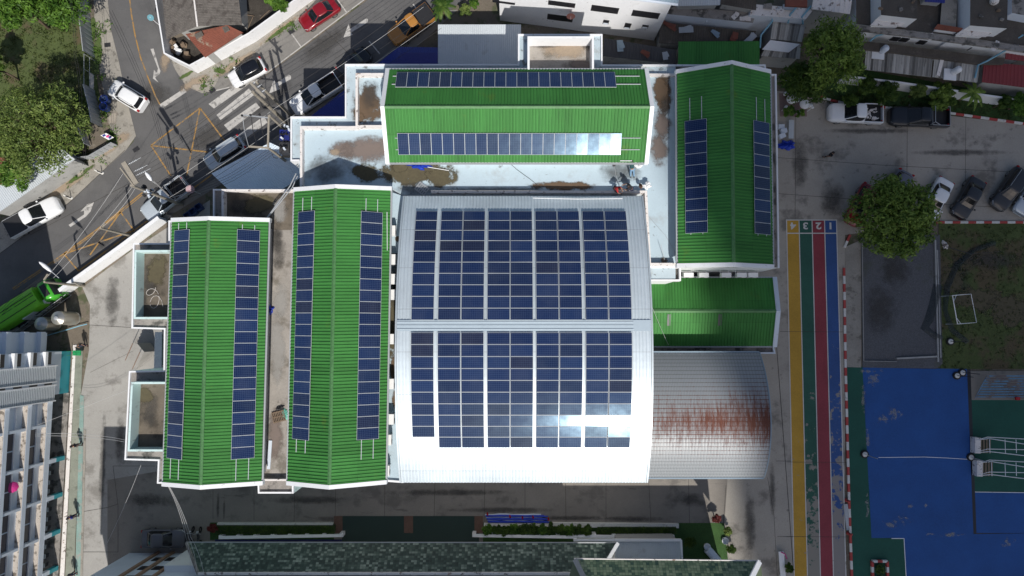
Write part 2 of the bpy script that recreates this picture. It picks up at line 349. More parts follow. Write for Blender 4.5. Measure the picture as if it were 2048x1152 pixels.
def tilemat(name, cols, du, dv, rough=.6):
    """small roof tiles laid out in the mesh's own uv metres, every tile with its own tone"""
    m, nt, bs = _nt(name); bs.inputs["Roughness"].default_value = rough
    tc = nt.nodes.new("ShaderNodeTexCoord"); sp = nt.nodes.new("ShaderNodeSeparateXYZ"); nt.links.new(tc.outputs["UV"], sp.inputs[0])
    u = _math(nt, 'DIVIDE', sp.outputs[0], du); v = _math(nt, 'DIVIDE', sp.outputs[1], dv)
    cb = nt.nodes.new("ShaderNodeCombineXYZ"); nt.links.new(_math(nt, 'FLOOR', u), cb.inputs[0]); nt.links.new(_math(nt, 'FLOOR', v), cb.inputs[1])
    wn2 = nt.nodes.new("ShaderNodeTexWhiteNoise"); wn2.noise_dimensions = '2D'; nt.links.new(cb.outputs[0], wn2.inputs[0])
    big = _noise(nt, _pos(nt), .5, 4, .6)
    f = _math(nt, 'ADD', _math(nt, 'MULTIPLY', wn2.outputs[0], .85), _math(nt, 'MULTIPLY', _math(nt, 'SUBTRACT', big, .4), .7), clamp=True)
    ramp = nt.nodes.new("ShaderNodeValToRGB"); e = ramp.color_ramp.elements
    e[0].color = (*cols[0], 1); e[1].color = (*cols[-1], 1)
    for k, c in enumerate(cols[1:-1]): x = e.new((k+1)/(len(cols)-1)); x.color = (*c, 1)
    nt.links.new(f, ramp.inputs[0])
    fu = _math(nt, 'FRACT', u); fv = _math(nt, 'FRACT', v)
    gap = _math(nt, 'MAXIMUM', _math(nt, 'LESS_THAN', fu, .10), _math(nt, 'LESS_THAN', fv, .10))
    c = _mix(nt, _math(nt, 'MULTIPLY', gap, .55), ramp.outputs[0], (.01, .015, .012))
    nt.links.new(c, bs.inputs["Base Color"])
    _bump(nt, bs, _math(nt, 'SINE', _math(nt, 'MULTIPLY', fu, math.pi)), .5, .03)
    return m
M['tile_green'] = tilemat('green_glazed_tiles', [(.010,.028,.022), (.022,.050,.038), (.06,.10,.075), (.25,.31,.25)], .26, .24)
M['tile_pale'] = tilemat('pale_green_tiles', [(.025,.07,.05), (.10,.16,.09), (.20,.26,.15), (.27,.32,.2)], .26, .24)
M['court_tile'] = tilemat('dark_green_paving_tiles', [(.012,.04,.035), (.018,.055,.045), (.02,.06,.05)], .4, .4)
def canopymat():
    m, nt, bs = _nt('rusting_canopy_sheet'); bs.inputs["Roughness"].default_value = .45
    tc = nt.nodes.new("ShaderNodeTexCoord"); sp = nt.nodes.new("ShaderNodeSeparateXYZ"); nt.links.new(tc.outputs["UV"], sp.inputs[0])
    u, v = sp.outputs[0], sp.outputs[1]
    row = _math(nt, 'LESS_THAN', _math(nt, 'FRACT', _math(nt, 'DIVIDE', v, .37)), .16)
    colm = _math(nt, 'LESS_THAN', _math(nt, 'FRACT', _math(nt, 'DIVIDE', u, .27)), .14)
    p = _pos(nt)
    n = _noise(nt, p, 1.0, 8, .75, (5.0, .45, 1)); n2 = _noise(nt, p, 5.0, 5, .7, (2.4, .5, 1))
    # heaviest round the crest and towards the outer end
    d = _math(nt, 'ABSOLUTE', _math(nt, 'SUBTRACT', v, 6.3))
    band = _math(nt, 'SUBTRACT', 1.0, _math(nt, 'MULTIPLY', d, .24))
    k = _math(nt, 'ADD', _math(nt, 'ADD', _math(nt, 'MULTIPLY', band, .40), _math(nt, 'MULTIPLY', u, .012)), _math(nt, 'ADD', _math(nt, 'MULTIPLY', n, .75), _math(nt, 'MULTIPLY', n2, .35)))
    k = _math(nt, 'ADD', k, _math(nt, 'MULTIPLY', row, .16))
    mask = _step(nt, k, .78, 1.08)
    c = _mix(nt, _math(nt, 'MULTIPLY', row, .6), (.27, .29, .305), (.08, .08, .085))
    c = _mix(nt, _math(nt, 'MULTIPLY', colm, .4), c, (.14, .15, .16))
    c = _mix(nt, _math(nt, 'MULTIPLY', mask, .97), c, _mix(nt, n2, (.19, .052, .022), (.055, .017, .011)))
    nt.links.new(c, bs.inputs["Base Color"])
    nt.links.new(_math(nt, 'ADD', _math(nt, 'MULTIPLY', mask, .4), .42), bs.inputs["Roughness"])
    return m
M['canopy'] = canopymat()
def wornmat(name, base, under, wear, fade=(0, 0, 0), scale=.9):
    """floor paint worn through to what lies under it; wear 0..1, growing along fade = (dx, dy, offset)"""
    m, nt, bs = _nt(name); bs.inputs["Roughness"].default_value = .85
    p = _pos(nt); sp = nt.nodes.new("ShaderNodeSeparateXYZ"); nt.links.new(p, sp.inputs[0])
    n = _noise(nt, p, scale, 9, .68); n2 = _noise(nt, p, .35, 4, .6); n3 = _noise(nt, p, 7, 3, .6)
    k = _math(nt, 'ADD', n, _math(nt, 'ADD', _math(nt, 'MULTIPLY', sp.outputs[0], fade[0]), _math(nt, 'MULTIPLY_ADD', sp.outputs[1], fade[1], fade[2])))
    k = _math(nt, 'ADD', k, _math(nt, 'MULTIPLY', _math(nt, 'SUBTRACT', n2, .5), .35))
    mask = _step(nt, k, .78 - wear, .83 - wear)
    f = _math(nt, 'ADD', .52, _math(nt, 'ADD', _math(nt, 'MULTIPLY', n2, .55), _math(nt, 'MULTIPLY', n3, .40)))
    c = nt.nodes.new("ShaderNodeVectorMath"); c.operation = 'SCALE'; c.inputs[0].default_value = base; nt.links.new(f, c.inputs["Scale"])
    nt.links.new(_mix(nt, _math(nt, 'MULTIPLY', mask, .9), c.outputs[0], under), bs.inputs["Base Color"])
    return m
UND = (.29, .26, .225)
M['lane_yellow'] = wornmat('yellow_lane_paint', (.50, .29, .04), UND, .075, (0, -.006, -.03))
M['lane_green'] = wornmat('green_lane_paint', (.028, .105, .075), UND, .15, (0, -.012, -.04))
M['lane_red'] = wornmat('red_lane_paint', (.27, .045, .06), (.33, .12, .13), .06)
M['lane_blue'] = wornmat('blue_lane_paint', (.035, .09, .26), UND, .19, (0, -.012, -.06))
M['court_blue'] = wornmat('blue_court_paint', (.018, .085, .29), (.38, .40, .42), .02, (-.006, .004, .16), 1.4)
M['court_green'] = wornmat('green_court_paint', (.012, .085, .06), (.25, .28, .27), .0, (0, 0, 0), 1.4)
def stainmat(name, a, b, soft=.35, amount=.85):
    """a stain with an uneven edge, thinning out to nothing (clear) round its rim"""
    m, nt, bs = _nt(name); bs.inputs["Roughness"].default_value = .95
    tc = nt.nodes.new("ShaderNodeTexCoord"); ln = nt.nodes.new("ShaderNodeVectorMath"); ln.operation = 'LENGTH'; nt.links.new(tc.outputs["UV"], ln.inputs[0])
    p = _pos(nt); n = _noise(nt, p, 1.1, 8, .68); n2 = _noise(nt, p, 4.0, 5, .7)
    k = _math(nt, 'ADD', ln.outputs["Value"], _math(nt, 'MULTIPLY', _math(nt, 'SUBTRACT', n, .5), 1.7))
    mask = _math(nt, 'MULTIPLY', _math(nt, 'SUBTRACT', 1.0, _step(nt, k, .75 - soft, .75 + soft*.5)), _math(nt, 'MULTIPLY', _math(nt, 'ADD', .55, n2), amount), clamp=True)
    edge = _math(nt, 'SUBTRACT', 1.0, _step(nt, ln.outputs["Value"], .8, 1.0))
    mask = _math(nt, 'MULTIPLY', mask, edge)
    nt.links.new(_mix(nt, n2, a, b), bs.inputs["Base Color"])
    t = nt.nodes.new("ShaderNodeBsdfTransparent"); mx = nt.nodes.new("ShaderNodeMixShader")
    nt.links.new(mask, mx.inputs[0]); nt.links.new(t.outputs[0], mx.inputs[1]); nt.links.new(bs.outputs[0], mx.inputs[2])
    nt.links.new(mx.outputs[0], nt.nodes["Material Output"].inputs[0]); return m
def flakemat(name, a, b):
    m, nt, bs = _nt(name); bs.inputs["Roughness"].default_value = .9
    tc = nt.nodes.new("ShaderNodeTexCoord"); ln = nt.nodes.new("ShaderNodeVectorMath"); ln.operation = 'LENGTH'; nt.links.new(tc.outputs["UV"], ln.inputs[0])
    p = _pos(nt); n = _noise(nt, p, 2.6, 10, .72); n2 = _noise(nt, p, .9, 3, .6)
    k = _math(nt, 'SUBTRACT', _math(nt, 'ADD', n, _math(nt, 'MULTIPLY', n2, .5)), _math(nt, 'MULTIPLY', ln.outputs["Value"], .36))
    mask = _math(nt, 'MULTIPLY', _step(nt, k, .60, .72), .45)
    nt.links.new(_mix(nt, n2, a, b), bs.inputs["Base Color"])
    t = nt.nodes.new("ShaderNodeBsdfTransparent"); mx = nt.nodes.new("ShaderNodeMixShader")
    nt.links.new(mask, mx.inputs[0]); nt.links.new(t.outputs[0], mx.inputs[1]); nt.links.new(bs.outputs[0], mx.inputs[2])
    nt.links.new(mx.outputs[0], nt.nodes["Material Output"].inputs[0]); return m
M['st_flake'] = flakemat('flaked_paint', (.40, .39, .37), (.33, .33, .33))
M['st_brown'] = stainmat('brown_silt', (.19, .125, .08), (.075, .055, .035), .3, 1.0)
M['st_grey'] = stainmat('grey_brown_film', (.25, .20, .175), (.16, .13, .115), .5, .95)
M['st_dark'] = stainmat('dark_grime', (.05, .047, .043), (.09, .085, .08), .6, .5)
M['st_moss'] = stainmat('dead_moss', (.14, .12, .07), (.05, .042, .025), .25, 1.1)
M['st_pale'] = stainmat('pale_wear', (.42, .41, .39), (.36, .35, .33), .4, .6)
M['st_tan'] = stainmat('tan_dust', (.42, .33, .24), (.36, .28, .2), .4, .7)
M['st_weed'] = stainmat('weed_cover', (.05, .10, .02), (.10, .13, .04), .3, 1.1)
M['st_rubble'] = stainmat('pale_rubble', (.46, .42, .36), (.25, .21, .17), .3, 1.0)

# ------------------------------------------------------------------ a bank of cloud between the sun and the right-hand side
def cloud():
    Z = 320.0; rnd = random.Random(3); b = MB()
    off = Vector((SUN.x/SUN.z*Z, SUN.y/SUN.z*Z, Z))
    def edge(y):   # western rim of the shade on the ground
        K = [(-70,32),(-15,21),(-1,18.6),(5.5,16.4),(10,15.6),(15.7,15.2),(19,13.4),(25,10.8),(31,11.3),(36,13.3),(120,14)]
        for (ya, xa), (yb, xb) in zip(K, K[1:]):
            if y <= yb: return xa + (xb-xa)*max(0, (y-ya))/(yb-ya)
        return 14
    balls = []
    for k in range(120):
        y = -52 + 135*k/119; r = rnd.uniform(4, 5); balls.append((edge(y) + r + rnd.uniform(-.3, .6), y, rnd.uniform(-1, 1), r))
    for k in range(60):
        y = -52 + 135*k/59; r = rnd.uniform(8, 11); balls.append((edge(y) + r + rnd.uniform(3, 5), y, rnd.uniform(-2, 4), r))
    for k in range(130):
        y = rnd.uniform(-60, 90); r = rnd.uniform(14, 24); balls.append((edge(y) + r + rnd.uniform(4, 150), y, rnd.uniform(-6, 14), r))
    for x, y, z, r in balls:
        c = off + Vector((x, y, z)); n, m_ = 18, 10
        ph = rnd.uniform(0, 6)
        rows = []
        for j in range(m_+1):
            th = math.pi*min(max(j/m_, .01), .99)
            rows.append([c + Vector((math.sin(th)*math.cos(2*math.pi*i/n), math.sin(th)*math.sin(2*math.pi*i/n), .55*math.cos(th)))*(r*(1+.06*math.sin(3*2*math.pi*i/n+ph)*math.sin(2.3*j+ph))) for i in range(n)])
        b.grid(rows, 0, None, True, True)
    m, nt, bs = _nt('cloud_white'); nt.nodes.remove(bs)
    d = nt.nodes.new("ShaderNodeBsdfDiffuse"); d.inputs[0].default_value = (.9,.9,.9,1)
    t = nt.nodes.new("ShaderNodeBsdfTranslucent"); t.inputs[0].default_value = (.9,.9,.9,1)
    mx = nt.nodes.new("ShaderNodeMixShader"); mx.inputs[0].default_value = .4
    nt.links.new(d.outputs[0], mx.inputs[1]); nt.links.new(t.outputs[0], mx.inputs[2]); nt.links.new(mx.outputs[0], nt.nodes["Material Output"].inputs[0])
    struct(b.build('cloud', m))
cloud()
# ------------------------------------------------------------------ ground, roads, yards and their markings
def sheet(name, poly, z, mat, kind="structure"):
    b = MB(); P = PX(poly, z)
    if sum(P[k].x*P[(k+1)%len(P)].y - P[(k+1)%len(P)].x*P[k].y for k in range(len(P))) < 0: P = P[::-1]
    b.face(P); o = b.build(name, mat); o["kind"] = kind; return o
b = MB(); b.face([(-400,-400,-.02),(400,-400,-.02),(400,400,-.02),(-400,400,-.02)]); struct(b.build('ground', M['ground'], origin=(0,0,0)))
sheet('road', [(-60,545),(0,506),(140,403),(252,300),(268,282),(250,225),(232,130),(217,60),(203,-60),(316,-60),(318,0),(324,65),(334,105),(352,142),(372,172),(405,187),(512,166),(735,0),(820,-60),(1010,-60),(900,20),(860,45),(700,185),(600,262),(480,345),(350,425),(255,490),(160,556),(60,640),(-60,740)], .02, M['asphalt'])
sheet('house_yard', [(346,122),(340,80),(480,40),(478,-60),(690,-55),(622,2),(512,82),(396,145)], .02, M['yard_painted_shade'])  # dark sheet paints the shadow between house roof and white wall
sheet('parking_strip', [(424,182),(512,162.5),(730,-2),(800,-55),(660,-55),(618,20),(512,98),(440,152)], .03, M['asphalt_park'])
sheet('parking_strip', [(600,262),(480,345),(350,425),(330,425),(470,330),(600,240),(745,130),(880,20),(915,20),(760,160),(700,190)], .03, M['asphalt_park'])
sheet('verge', [(372,172),(352,142),(334,105),(342,118),(395,147),(512,84),(622,2),(680,-50),(700,-55),(618,22),(512,100),(440,152),(424,182),(405,187)], .035, M['pavement'])
sheet('pavement', [(212,-30),(222,60),(237,120),(255,205),(272,272),(252,300),(140,403),(0,506),(-40,530),(-40,470),(0,445),(110,368),(190,310),(225,280),(215,225),(197,130),(190,60),(186,-30)], .035, M['pavement'])
sheet('pavement', [(345,432),(160,560),(60,650),(-20,720),(-40,705),(60,628),(160,545),(250,483),(330,428)], .05, M['pavement'])
sheet('grass', [(-60,-60),(160,-60),(176,20),(188,115),(200,200),(160,262),(150,330),(0,420),(-60,440)], .015, M['grass'], 'stuff')
# school grounds
sheet('alley', [(165,575),(265,500),(420,400),(420,1180),(158,1180),(160,800),(178,700),(180,610)], .02, M['concrete'])
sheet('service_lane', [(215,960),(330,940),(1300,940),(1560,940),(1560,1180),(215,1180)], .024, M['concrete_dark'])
sheet('schoolyard', [(1535,180),(1640,190),(1760,215),(2100,255),(2100,442),(1880,442),(1690,470),(1690,1180),(1440,1180),(1455,960),(1420,820),(1300,690),(1300,500)], .028, M['concrete_warm'])
sheet('court', [(1725,735),(1937,738),(1950,1068),(1808,1076),(1743,1076)], .034, M['court_blue'])
sheet('court', [(1808,1076),(1950,1068),(2100,1066),(2100,1200),(1815,1200)], .034, M['court_blue'])
sheet('court', [(1950,984),(2100,986),(2100,1066),(1953,1066)], .034, M['court_blue'])
sheet('court_border', [(1694,735),(1728,733),(1743,1076),(1808,1077),(1815,1200),(1703,1200)], .034, M['court_green'])
sheet('court_border', [(1943,800),(2100,800),(2100,984),(1950,983)], .034, M['court_green'])
sheet('gravel_lot', [(1722,470),(1880,470),(1885,728),(1872,738),(1725,735)], .034, M['gravel'])
sheet('walkway', [(1690,494),(1722,480),(1723,700),(1722,735),(1694,734)], .036, M['pavement'])
sheet('grass', [(1878,447),(2100,444),(2100,738),(1882,738),(1874,600)], .03, M['grass'], 'stuff')
sheet('lawn', [(1560,175),(1632,186),(1640,200),(1780,218),(2100,250),(2100,195),(1960,180),(1730,140),(1600,130)], .04, M['lawn'], 'stuff')
sheet('bleacher_floor', [(1940,742),(2100,742),(2100,800),(1943,800)], .034, M['concrete_dark'])
sheet('gutter', [(1934,738),(1941,738),(1953,1068),(1947,1068)], .04, M['dark'])
# running lanes
LX = [(1573,1588.5),(1598,1615),(1624,1641),(1649,1667),(1673,1692)]
def lanex(k, y): a, c = LX[k]; return a + (c-a)*(y-440)/712
for k, key in enumerate(('lane_yellow','lane_green','lane_red','lane_blue')):
    sheet('running_lane', [(lanex(k,440),440),(lanex(k+1,440),440),(lanex(k+1,1180),1180),(lanex(k,1180),1180)], .040, M[key])
def strip(name, pts, w, z, mat):
    """flat painted line of width w metres along a pixel polyline"""
    b = MB(); P = PX(pts, z)
    for p, q in zip(P, P[1:]):
        d = (q-p).normalized(); n = Vector((-d.y, d.x, 0))*w/2
        b.face([p-n, q-n, q+n, p+n])
    return struct(b.build(name, mat))
M['lane_line'] = wornmat('white_lane_line', (.62,.61,.58), UND, .10, (0,-.006,-.05))
for k in range(5): strip('lane_line', [(lanex(k,440),439),(lanex(k,1180),1180)], .09, .046, M['lane_line'])
strip('lane_line', [(1572,440),(1674,440)], .1, .047, M['lane_line']); strip('lane_line', [(1573,466.5),(1674,466.5)], .1, .047, M['lane_line'])
for dg, px in (('4',1586),('3',1611),('2',1637),('1',1661)):
    cu = bpy.data.curves.new('lane_number','FONT'); cu.body = dg; cu.align_x = 'CENTER'; cu.align_y = 'CENTER'; cu.size = .92; cu.offset = .03
    t = bpy.data.objects.new('tmp', cu); COL.objects.link(t)
    me = bpy.data.meshes.new_from_object(t.evaluated_get(bpy.context.evaluated_depsgraph_get())); bpy.data.objects.remove(t)
    o = bpy.data.objects.new('lane_number', me); COL.objects.link(o); me.materials.clear(); me.materials.append(M['lane_line'])
    o.location = W(px, 451, .048); o.rotation_euler = (0, 0, math.pi); o.scale = (1.25, 1, 1); struct(o)
# road paint
YL = M['line_yellow']; WL = M['line_white']
strip('road_line', [(257,-20),(263,30),(270,70),(281,115),(296,155),(312,195),(320,209)], .13, .03, YL)
strip('road_line', [(25,577),(120,513),(190,462),(285,385)], .12, .031, YL)
strip('road_line', [(27,580),(122,516),(192,465),(287,388)], .08, .031, YL)
for a, c in (((302,291),(400,216)),((400,216),(452,285)),((302,291),(342,352)),((302,291),(415,304)),((400,216),(373,352)),
             ((128,508),(241,424)),((241,424),(268,461)),((268,461),(157,542)),((157,542),(128,508)),((128,508),(268,461)),((241,424),(180,510)),
             ((268,461),(430,345)),((180,526),(268,462))):
    strip('box_marking', [a, c], .14, .032, YL)
for q in ([(417,208),(428,217),(498,168),(489,156)],[(433,230),(441,240),(508,190),(498,177)],[(448,250),(458,262),(520,215),(512,205)],[(468,275),(478,287),(535,245),(528,232)]):
    sheet('zebra_bar', q, .031, WL)
sheet('zebra_bar', [(319,209),(324,217),(373,184),(368,177)], .031, WL)
strip('parking_line', [(424,183),(512,162),(730,-2),(760,-25)], .11, .036, WL)
for a, c in (((583,67),(603,95)),((672,-5),(694,26)),((738,82),(760,108)),((826,8),(838,24))): strip('parking_line', [a, c], .11, .037, WL)
sheet('road_arrow', [(301,98),(307,97),(318,135),(321,142),(319,148),(310,155),(317,165),(306,157),(308,140),(314,146),(316,137)], .031, WL)
sheet('road_arrow', [(137,450),(141,454),(172,433),(181,423),(188,404),(174,409),(160,424),(168,421),(168,429)], .031, WL)
sheet('road_arrow', [(736,38),(732,37),(700,58),(697,48),(687,75),(706,70),(702,65),(735,45)], .031, WL)
sheet('road_arrow', [(582,152),(578,149),(552,166),(548,159),(538,187),(560,178),(556,172),(582,158)], .031, WL)
# court lines, and a net string drawn flat among them
CL = M['white_clean']
strip('court_and_net_line', [(1950,984),(2100,986)], .06, .045, CL)
strip('court_and_net_line', [(1783,1077),(1808,1077),(1815,1200)], .07, .046, CL)
strip('court_and_net_line', [(1757,915),(1848,914),(1895,916),(1940,919)], .05, .045, CL)  # stands in for the volleyball net string, laid flat as a line
# expansion joints of the concrete slabs, plus overhead wires drawn flat
jb = MB()
def joint(pts, w=.035, z=.036):
    P = PX(pts, z)
    for p, q in zip(P, P[1:]):
        d = (q-p).normalized(); n = Vector((-d.y, d.x, 0))*w/2; jb.face([p-n, q-n, q+n, p+n])
for x0, x1 in ((590,588),(672,670),(770,769),(870,868),(970,968),(1050,1050),(1131,1132),(1212,1212),(1297,1302),(1377,1379)): joint([(x0,955),(x1,1046)])
for y in (320,392): joint([(1540,y-6),(1760,y+10),(2100,y+28)])
for x in (1592,1815,1932): joint([(x,185),(x-2,470)])
joint([(1560,663),(1575,663)]); joint([(1552,922),(1588,922)]); joint([(1555,1073),(1600,1074)]); joint([(1553,690),(1590,1180)], .06)  # the last, wider line stands in for dark overhead wires
for y in (663, 924, 1073): joint([(1573,y),(1700,y+1)], .03, .052)
joint([(1535,955),(1548,1030),(1556,1180)], .03)
joint([(178,650),(262,655)]); joint([(168,1023),(215,1015),(236,1008)]); joint([(165,1104),(236,1104),(236,1010),(226,932),(310,932)])
joint([(180,745),(290,690)], .02); joint([(1440,1152),(1452,970)])
joint([(426,905+70),(426,1038)]); joint([(508,980),(508,1040)])
for a, c in (((330,300),(430,225)),((0,640),(30,610)),((60,470),(330,330)),((20,610),(60,680)),((490,118),(520,160)),((650,60),(700,110))): joint([a, c], .04, .034)
joint([(140,404),(250,300)], .05, .037); joint([(0,507),(140,404)], .05, .037)
struct(jb.build('slab_joints_and_wires', mk('joint_sealant', (.055,.05,.045), .95, 0), origin=(0,0,0)))
# stains, dust and wear, each lying on the surface it marks
SZ = [0]
def stain(pts, z, key, name='dirt_patch'):
    """a blotch inside a pixel ellipse (cx, cy, rx, ry, angle)"""
    cx, cy, rx, ry = pts[:4]; a = R(pts[4]) if len(pts) > 4 else 0
    SZ[0] += 1; zz = z + .0006*(SZ[0] % 9)
    c = W(cx, cy, zz); sc = (W(cx+1, cy, zz) - c).length; n = 20; b = MB()
    ring = [(math.cos(2*math.pi*k/n), math.sin(2*math.pi*k/n)) for k in range(n)]
    P = [c + Vector(((x*rx*math.cos(a) - y*ry*math.sin(a))*sc, (x*rx*math.sin(a) + y*ry*math.cos(a))*sc, 0)) for x, y in ring]
    b.face(P, 0, ring); o = b.build(name, M[key]); stuff(o); return o
for s_ in ((310,190,40,30),(420,270,60,26,35),(200,480,70,22,35),(60,600,70,30,36),(540,200,60,20,38),(650,90,70,26,38)): stain(s_, .026, 'st_dark')
for s_ in ((390,165,40,14,25),(330,120,12,30),(225,290,60,14,36),(130,372,80,12,36),(470,128,70,9,33),(560,60,60,8,38)): stain(s_, .042, 'st_tan')
for s_ in ((195,110,12,50),(208,215,10,24),(223,275,14,16),(560,62,50,5,38),(408,172,10,5),(440,142,14,8),(372,150,20,5,30),(160,350,40,6,36),(185,60,8,40)): stain(s_, .050, 'st_weed')
for s_ in ((225,235,14,18),(205,300,22,10,30),(160,345,16,8,35),(395,175,18,10)): stain(s_, .048, 'st_rubble')
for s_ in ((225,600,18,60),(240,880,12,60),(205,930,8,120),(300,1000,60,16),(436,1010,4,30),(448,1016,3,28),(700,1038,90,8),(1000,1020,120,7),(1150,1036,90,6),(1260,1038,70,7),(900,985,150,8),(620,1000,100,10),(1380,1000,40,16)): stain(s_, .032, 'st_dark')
for s_ in ((1600,330,20,60),(1665,400,30,50),(1740,262,110,7),(1920,305,110,8),(1850,385,60,20),(1500,1050,14,80),(1545,980,8,60)): stain(s_, .037, 'st_dark')
for s_ in ((1750,758,24,26),(1740,742,40,10),(1772,840,40,16),(1790,826,24,24),(1818,1012,14,12),(1853,1011,10,12),(1780,1050,26,12,-25),(1905,1070,50,7),(1860,1068,30,6),(2015,1085,24,24),(1900,1070,20,8),(1726,800,10,60),(1735,880,8,30),(1735,1010,8,60),(1805,1040,30,20)): stain(s_, .042, 'st_flake', 'flaked_paint')
for s_ in ((1790,540,40,40),(1760,620,40,60)): stain(s_, .040, 'st_dark')
for s_ in ((1975,520,90,24),(1915,560,30,50)): stain(s_, .038, 'st_dark')
for s_ in ((1960,600,70,30),(2020,620,60,40),(1905,560,30,40)): stain(s_, .038, 'st_moss')
# ------------------------------------------------------------------ the school: roofs, decks, parapets
def prof(n, pitch, amp):
    """trapezoidal rib profile: (distance, height) pairs"""
    out = []
    for k in range(n):
        for t, h in ((0,0),(.52,0),(.62,1),(.86,1),(.96,0)): out.append(((k+t)*pitch, h*amp))
    out.append((n*pitch, 0)); return out
def corr(mb, rows, pitch, amp, mi=0, uv0=0.0, flip=False):
    """ribbed sheet: rows = [(start, end)] from eave to ridge; ribs run from row to row"""
    L = (rows[0][1]-rows[0][0]).length; n = max(2, round(L/pitch)); pr = prof(n, L/n, amp)
    G = []; U = []; v = uv0
    for k, (a, c) in enumerate(rows):
        k2 = min(k+1, len(rows)-1); k1 = max(k-1, 0)
        nv = (c-a).cross(rows[k2][0]-rows[k1][0]).normalized()
        if nv.z < 0: nv = -nv
        if k: v += (a - rows[k-1][0]).length
        G.append([a + (c-a)*(d/L) + nv*h for d, h in pr]); U.append([(d, v) for d, h in pr])
    mb.grid(G, mi, U)
CAMP = Vector((0, 0, H))
def onplane(px, py, p0, n):
    d = W(px, py, 0) - CAMP; return CAMP + d * ((p0-CAMP).dot(n) / d.dot(n))
EZ, RZ, DZ = 10.9, 12.95, 9.3
PLANES = {}
def gable(parent, key, e1, rd, e2, ez, rz, roofmat, trim, pitch=.27, amp=.055, wall=None, z0=9.0, fw=.34, capw=.17, wallin=.35):
    """e1, rd, e2: (start px, end px) of one eave, the ridge and the other eave"""
    A0, A1 = W(*e1[0], ez), W(*e1[1], ez); B0, B1 = W(*rd[0], rz), W(*rd[1], rz); C0, C1 = W(*e2[0], ez), W(*e2[1], ez)
    b = MB(); corr(b, [(A0, A1), (B0, B1)], pitch, amp); corr(b, [(C0, C1), (B0, B1)], pitch, amp)
    b.build('roof', roofmat, parent)
    n1 = (A1-A0).cross(B0-A0).normalized(); n1 = n1 if n1.z > 0 else -n1
    n2 = (C1-C0).cross(B0-C0).normalized(); n2 = n2 if n2.z > 0 else -n2
    PLANES[key] = ((A0, n1), (C0, n2))
    ax = (B1-B0).normalized()
    for a, r_, c, s in ((A0, B0, C0, -1), (A1, B1, C1, 1)):
        b = MB()
        o = ax*s*fw*.5 + Vector((0,0,-.02))
        for p, q, nn in ((a, r_, n1), (c, r_, n2)):
            d = (q-p).normalized()
            P = [p + o - d*.12, q + o]
            w = ax*fw*.5
            u = Vector((0,0,1))
            rows = []
            for pt in P: rows.append([pt - w + u*.10, pt + w + u*.10, pt + w - u*.42, pt - w - u*.42])
            b.grid(rows, 0, None, False, True); b.face(rows[0])
        b.build('fascia', trim, parent)
    b = MB()
    s1 = (A0-B0).normalized(); s2 = (C0-B0).normalized()
    up = Vector((0,0,amp+.025))
    b.grid([[B0+s1*capw+up, B1+s1*capw+up], [B0+up*1.5, B1+up*1.5], [B0+s2*capw+up, B1+s2*capw+up]], 0)
    b.build('ridge_cap', M['green_cap'], parent)
    for p, q, nn in ((A0, A1, n1), (C0, C1, n2)):
        b = MB(); o = Vector((nn.x, nn.y, 0)).normalized()*.07 - Vector((0,0,.13)); b.bar(p+o, q+o, .14, .14); b.build('gutter', M['galv'], parent)
    if wall:
        b = MB(); k = Vector((0,0,-.12)); i1 = (C0-A0).normalized()*wallin; ia = ax*wallin
        a0, a1, c0, c1 = A0+i1+ia, A1+i1-ia, C0-i1+ia, C1-i1-ia
        for lo, hi in ((a0, a1), (c0, c1)):
            b.face([Vector((lo.x,lo.y,z0)), Vector((hi.x,hi.y,z0)), hi+k, lo+k])
        for lo, hi, rr in ((a0, c0, B0+ia), (a1, c1, B1-ia)):
            b.face([Vector((lo.x,lo.y,z0)), Vector((hi.x,hi.y,z0)), hi+k, rr+k*2, lo+k])
        b.build('wall', wall, parent)

# --- north block
nb = thing('school_block', 'north school block with green gable roof, pale blue roof deck and tall white parapet box', 'school building', W(1000, 260, 0))
BODY = [(581,233),(690,233),(690,128),(1036,128),(1036,68),(1205,68),(1205,129),(1351,129),(1351,562),(1298,562),(1289,391),(806,391),(781,377),(599,377),(599,323),(581,323)]
b = MB(); b.prism(PX(BODY, 9.2), 0, 9.2, 1, 0); b.build('wall', [M['ledge_blue'], M['white']], nb)
b = MB(); b.ring(PX([(1351,129),(1205,129),(1205,68),(1036,68),(1036,128),(690,128),(690,233),(581,233),(581,322),(599,322)], 9.4), .13, 9.21, 9.42, 0, False); b.build('roof_rim', M['white_clean'], nb)
b = MB()
b.face(PX([(600,376),(600,253),(768,253),(768,146),(1300,146),(1300,148),(1351,148),(1351,533),(1294,533),(1289,388),(808,388),(781,375)], DZ)[::-1]); b.build('roof_deck', M['deck_blue'], nb)
b = MB(); b.ring(PX([(774,146),(711,146),(711,252),(600,252),(600,377)], 9.95), .2, 9.22, 9.95, 0, False)
b.ring(PX([(768,250),(712.5,250)], 9.95), .2, 9.22, 9.93, 0, False)
b.build('inner_parapet', M['parapet'], nb); b = MB()
b.ring(PX([(1352,147),(1299,147)], 9.7), .18, 9.22, 9.7, 0, False)
b.build('inner_parapet', M['parapet'], nb); b = MB()
b.ring(PX([(1290,381),(862,381)], 9.9), .22, 9.22, 9.9, 0, False)
b.build('inner_parapet', M['parapet'], nb); b = MB()
b.ring(PX([(1289,381.5),(1297,531),(1352,531)], 9.9), .22, 9.22, 9.92, 0, False)
b.build('inner_parapet', M['parapet'], nb)
b = MB(); b.face(PX([(713,150),(770,150),(770,250),(713,250)], DZ+.01)[::-1]); b.build('roof_deck', M['deck_blue'], nb)
b = MB(); b.ring(PX([(1188,141),(1188,72.5),(1055,72.5),(1055,141)], 10.9), .18, 9.21, 10.9, 0, False); b.build('tank_parapet', M['white'], nb)
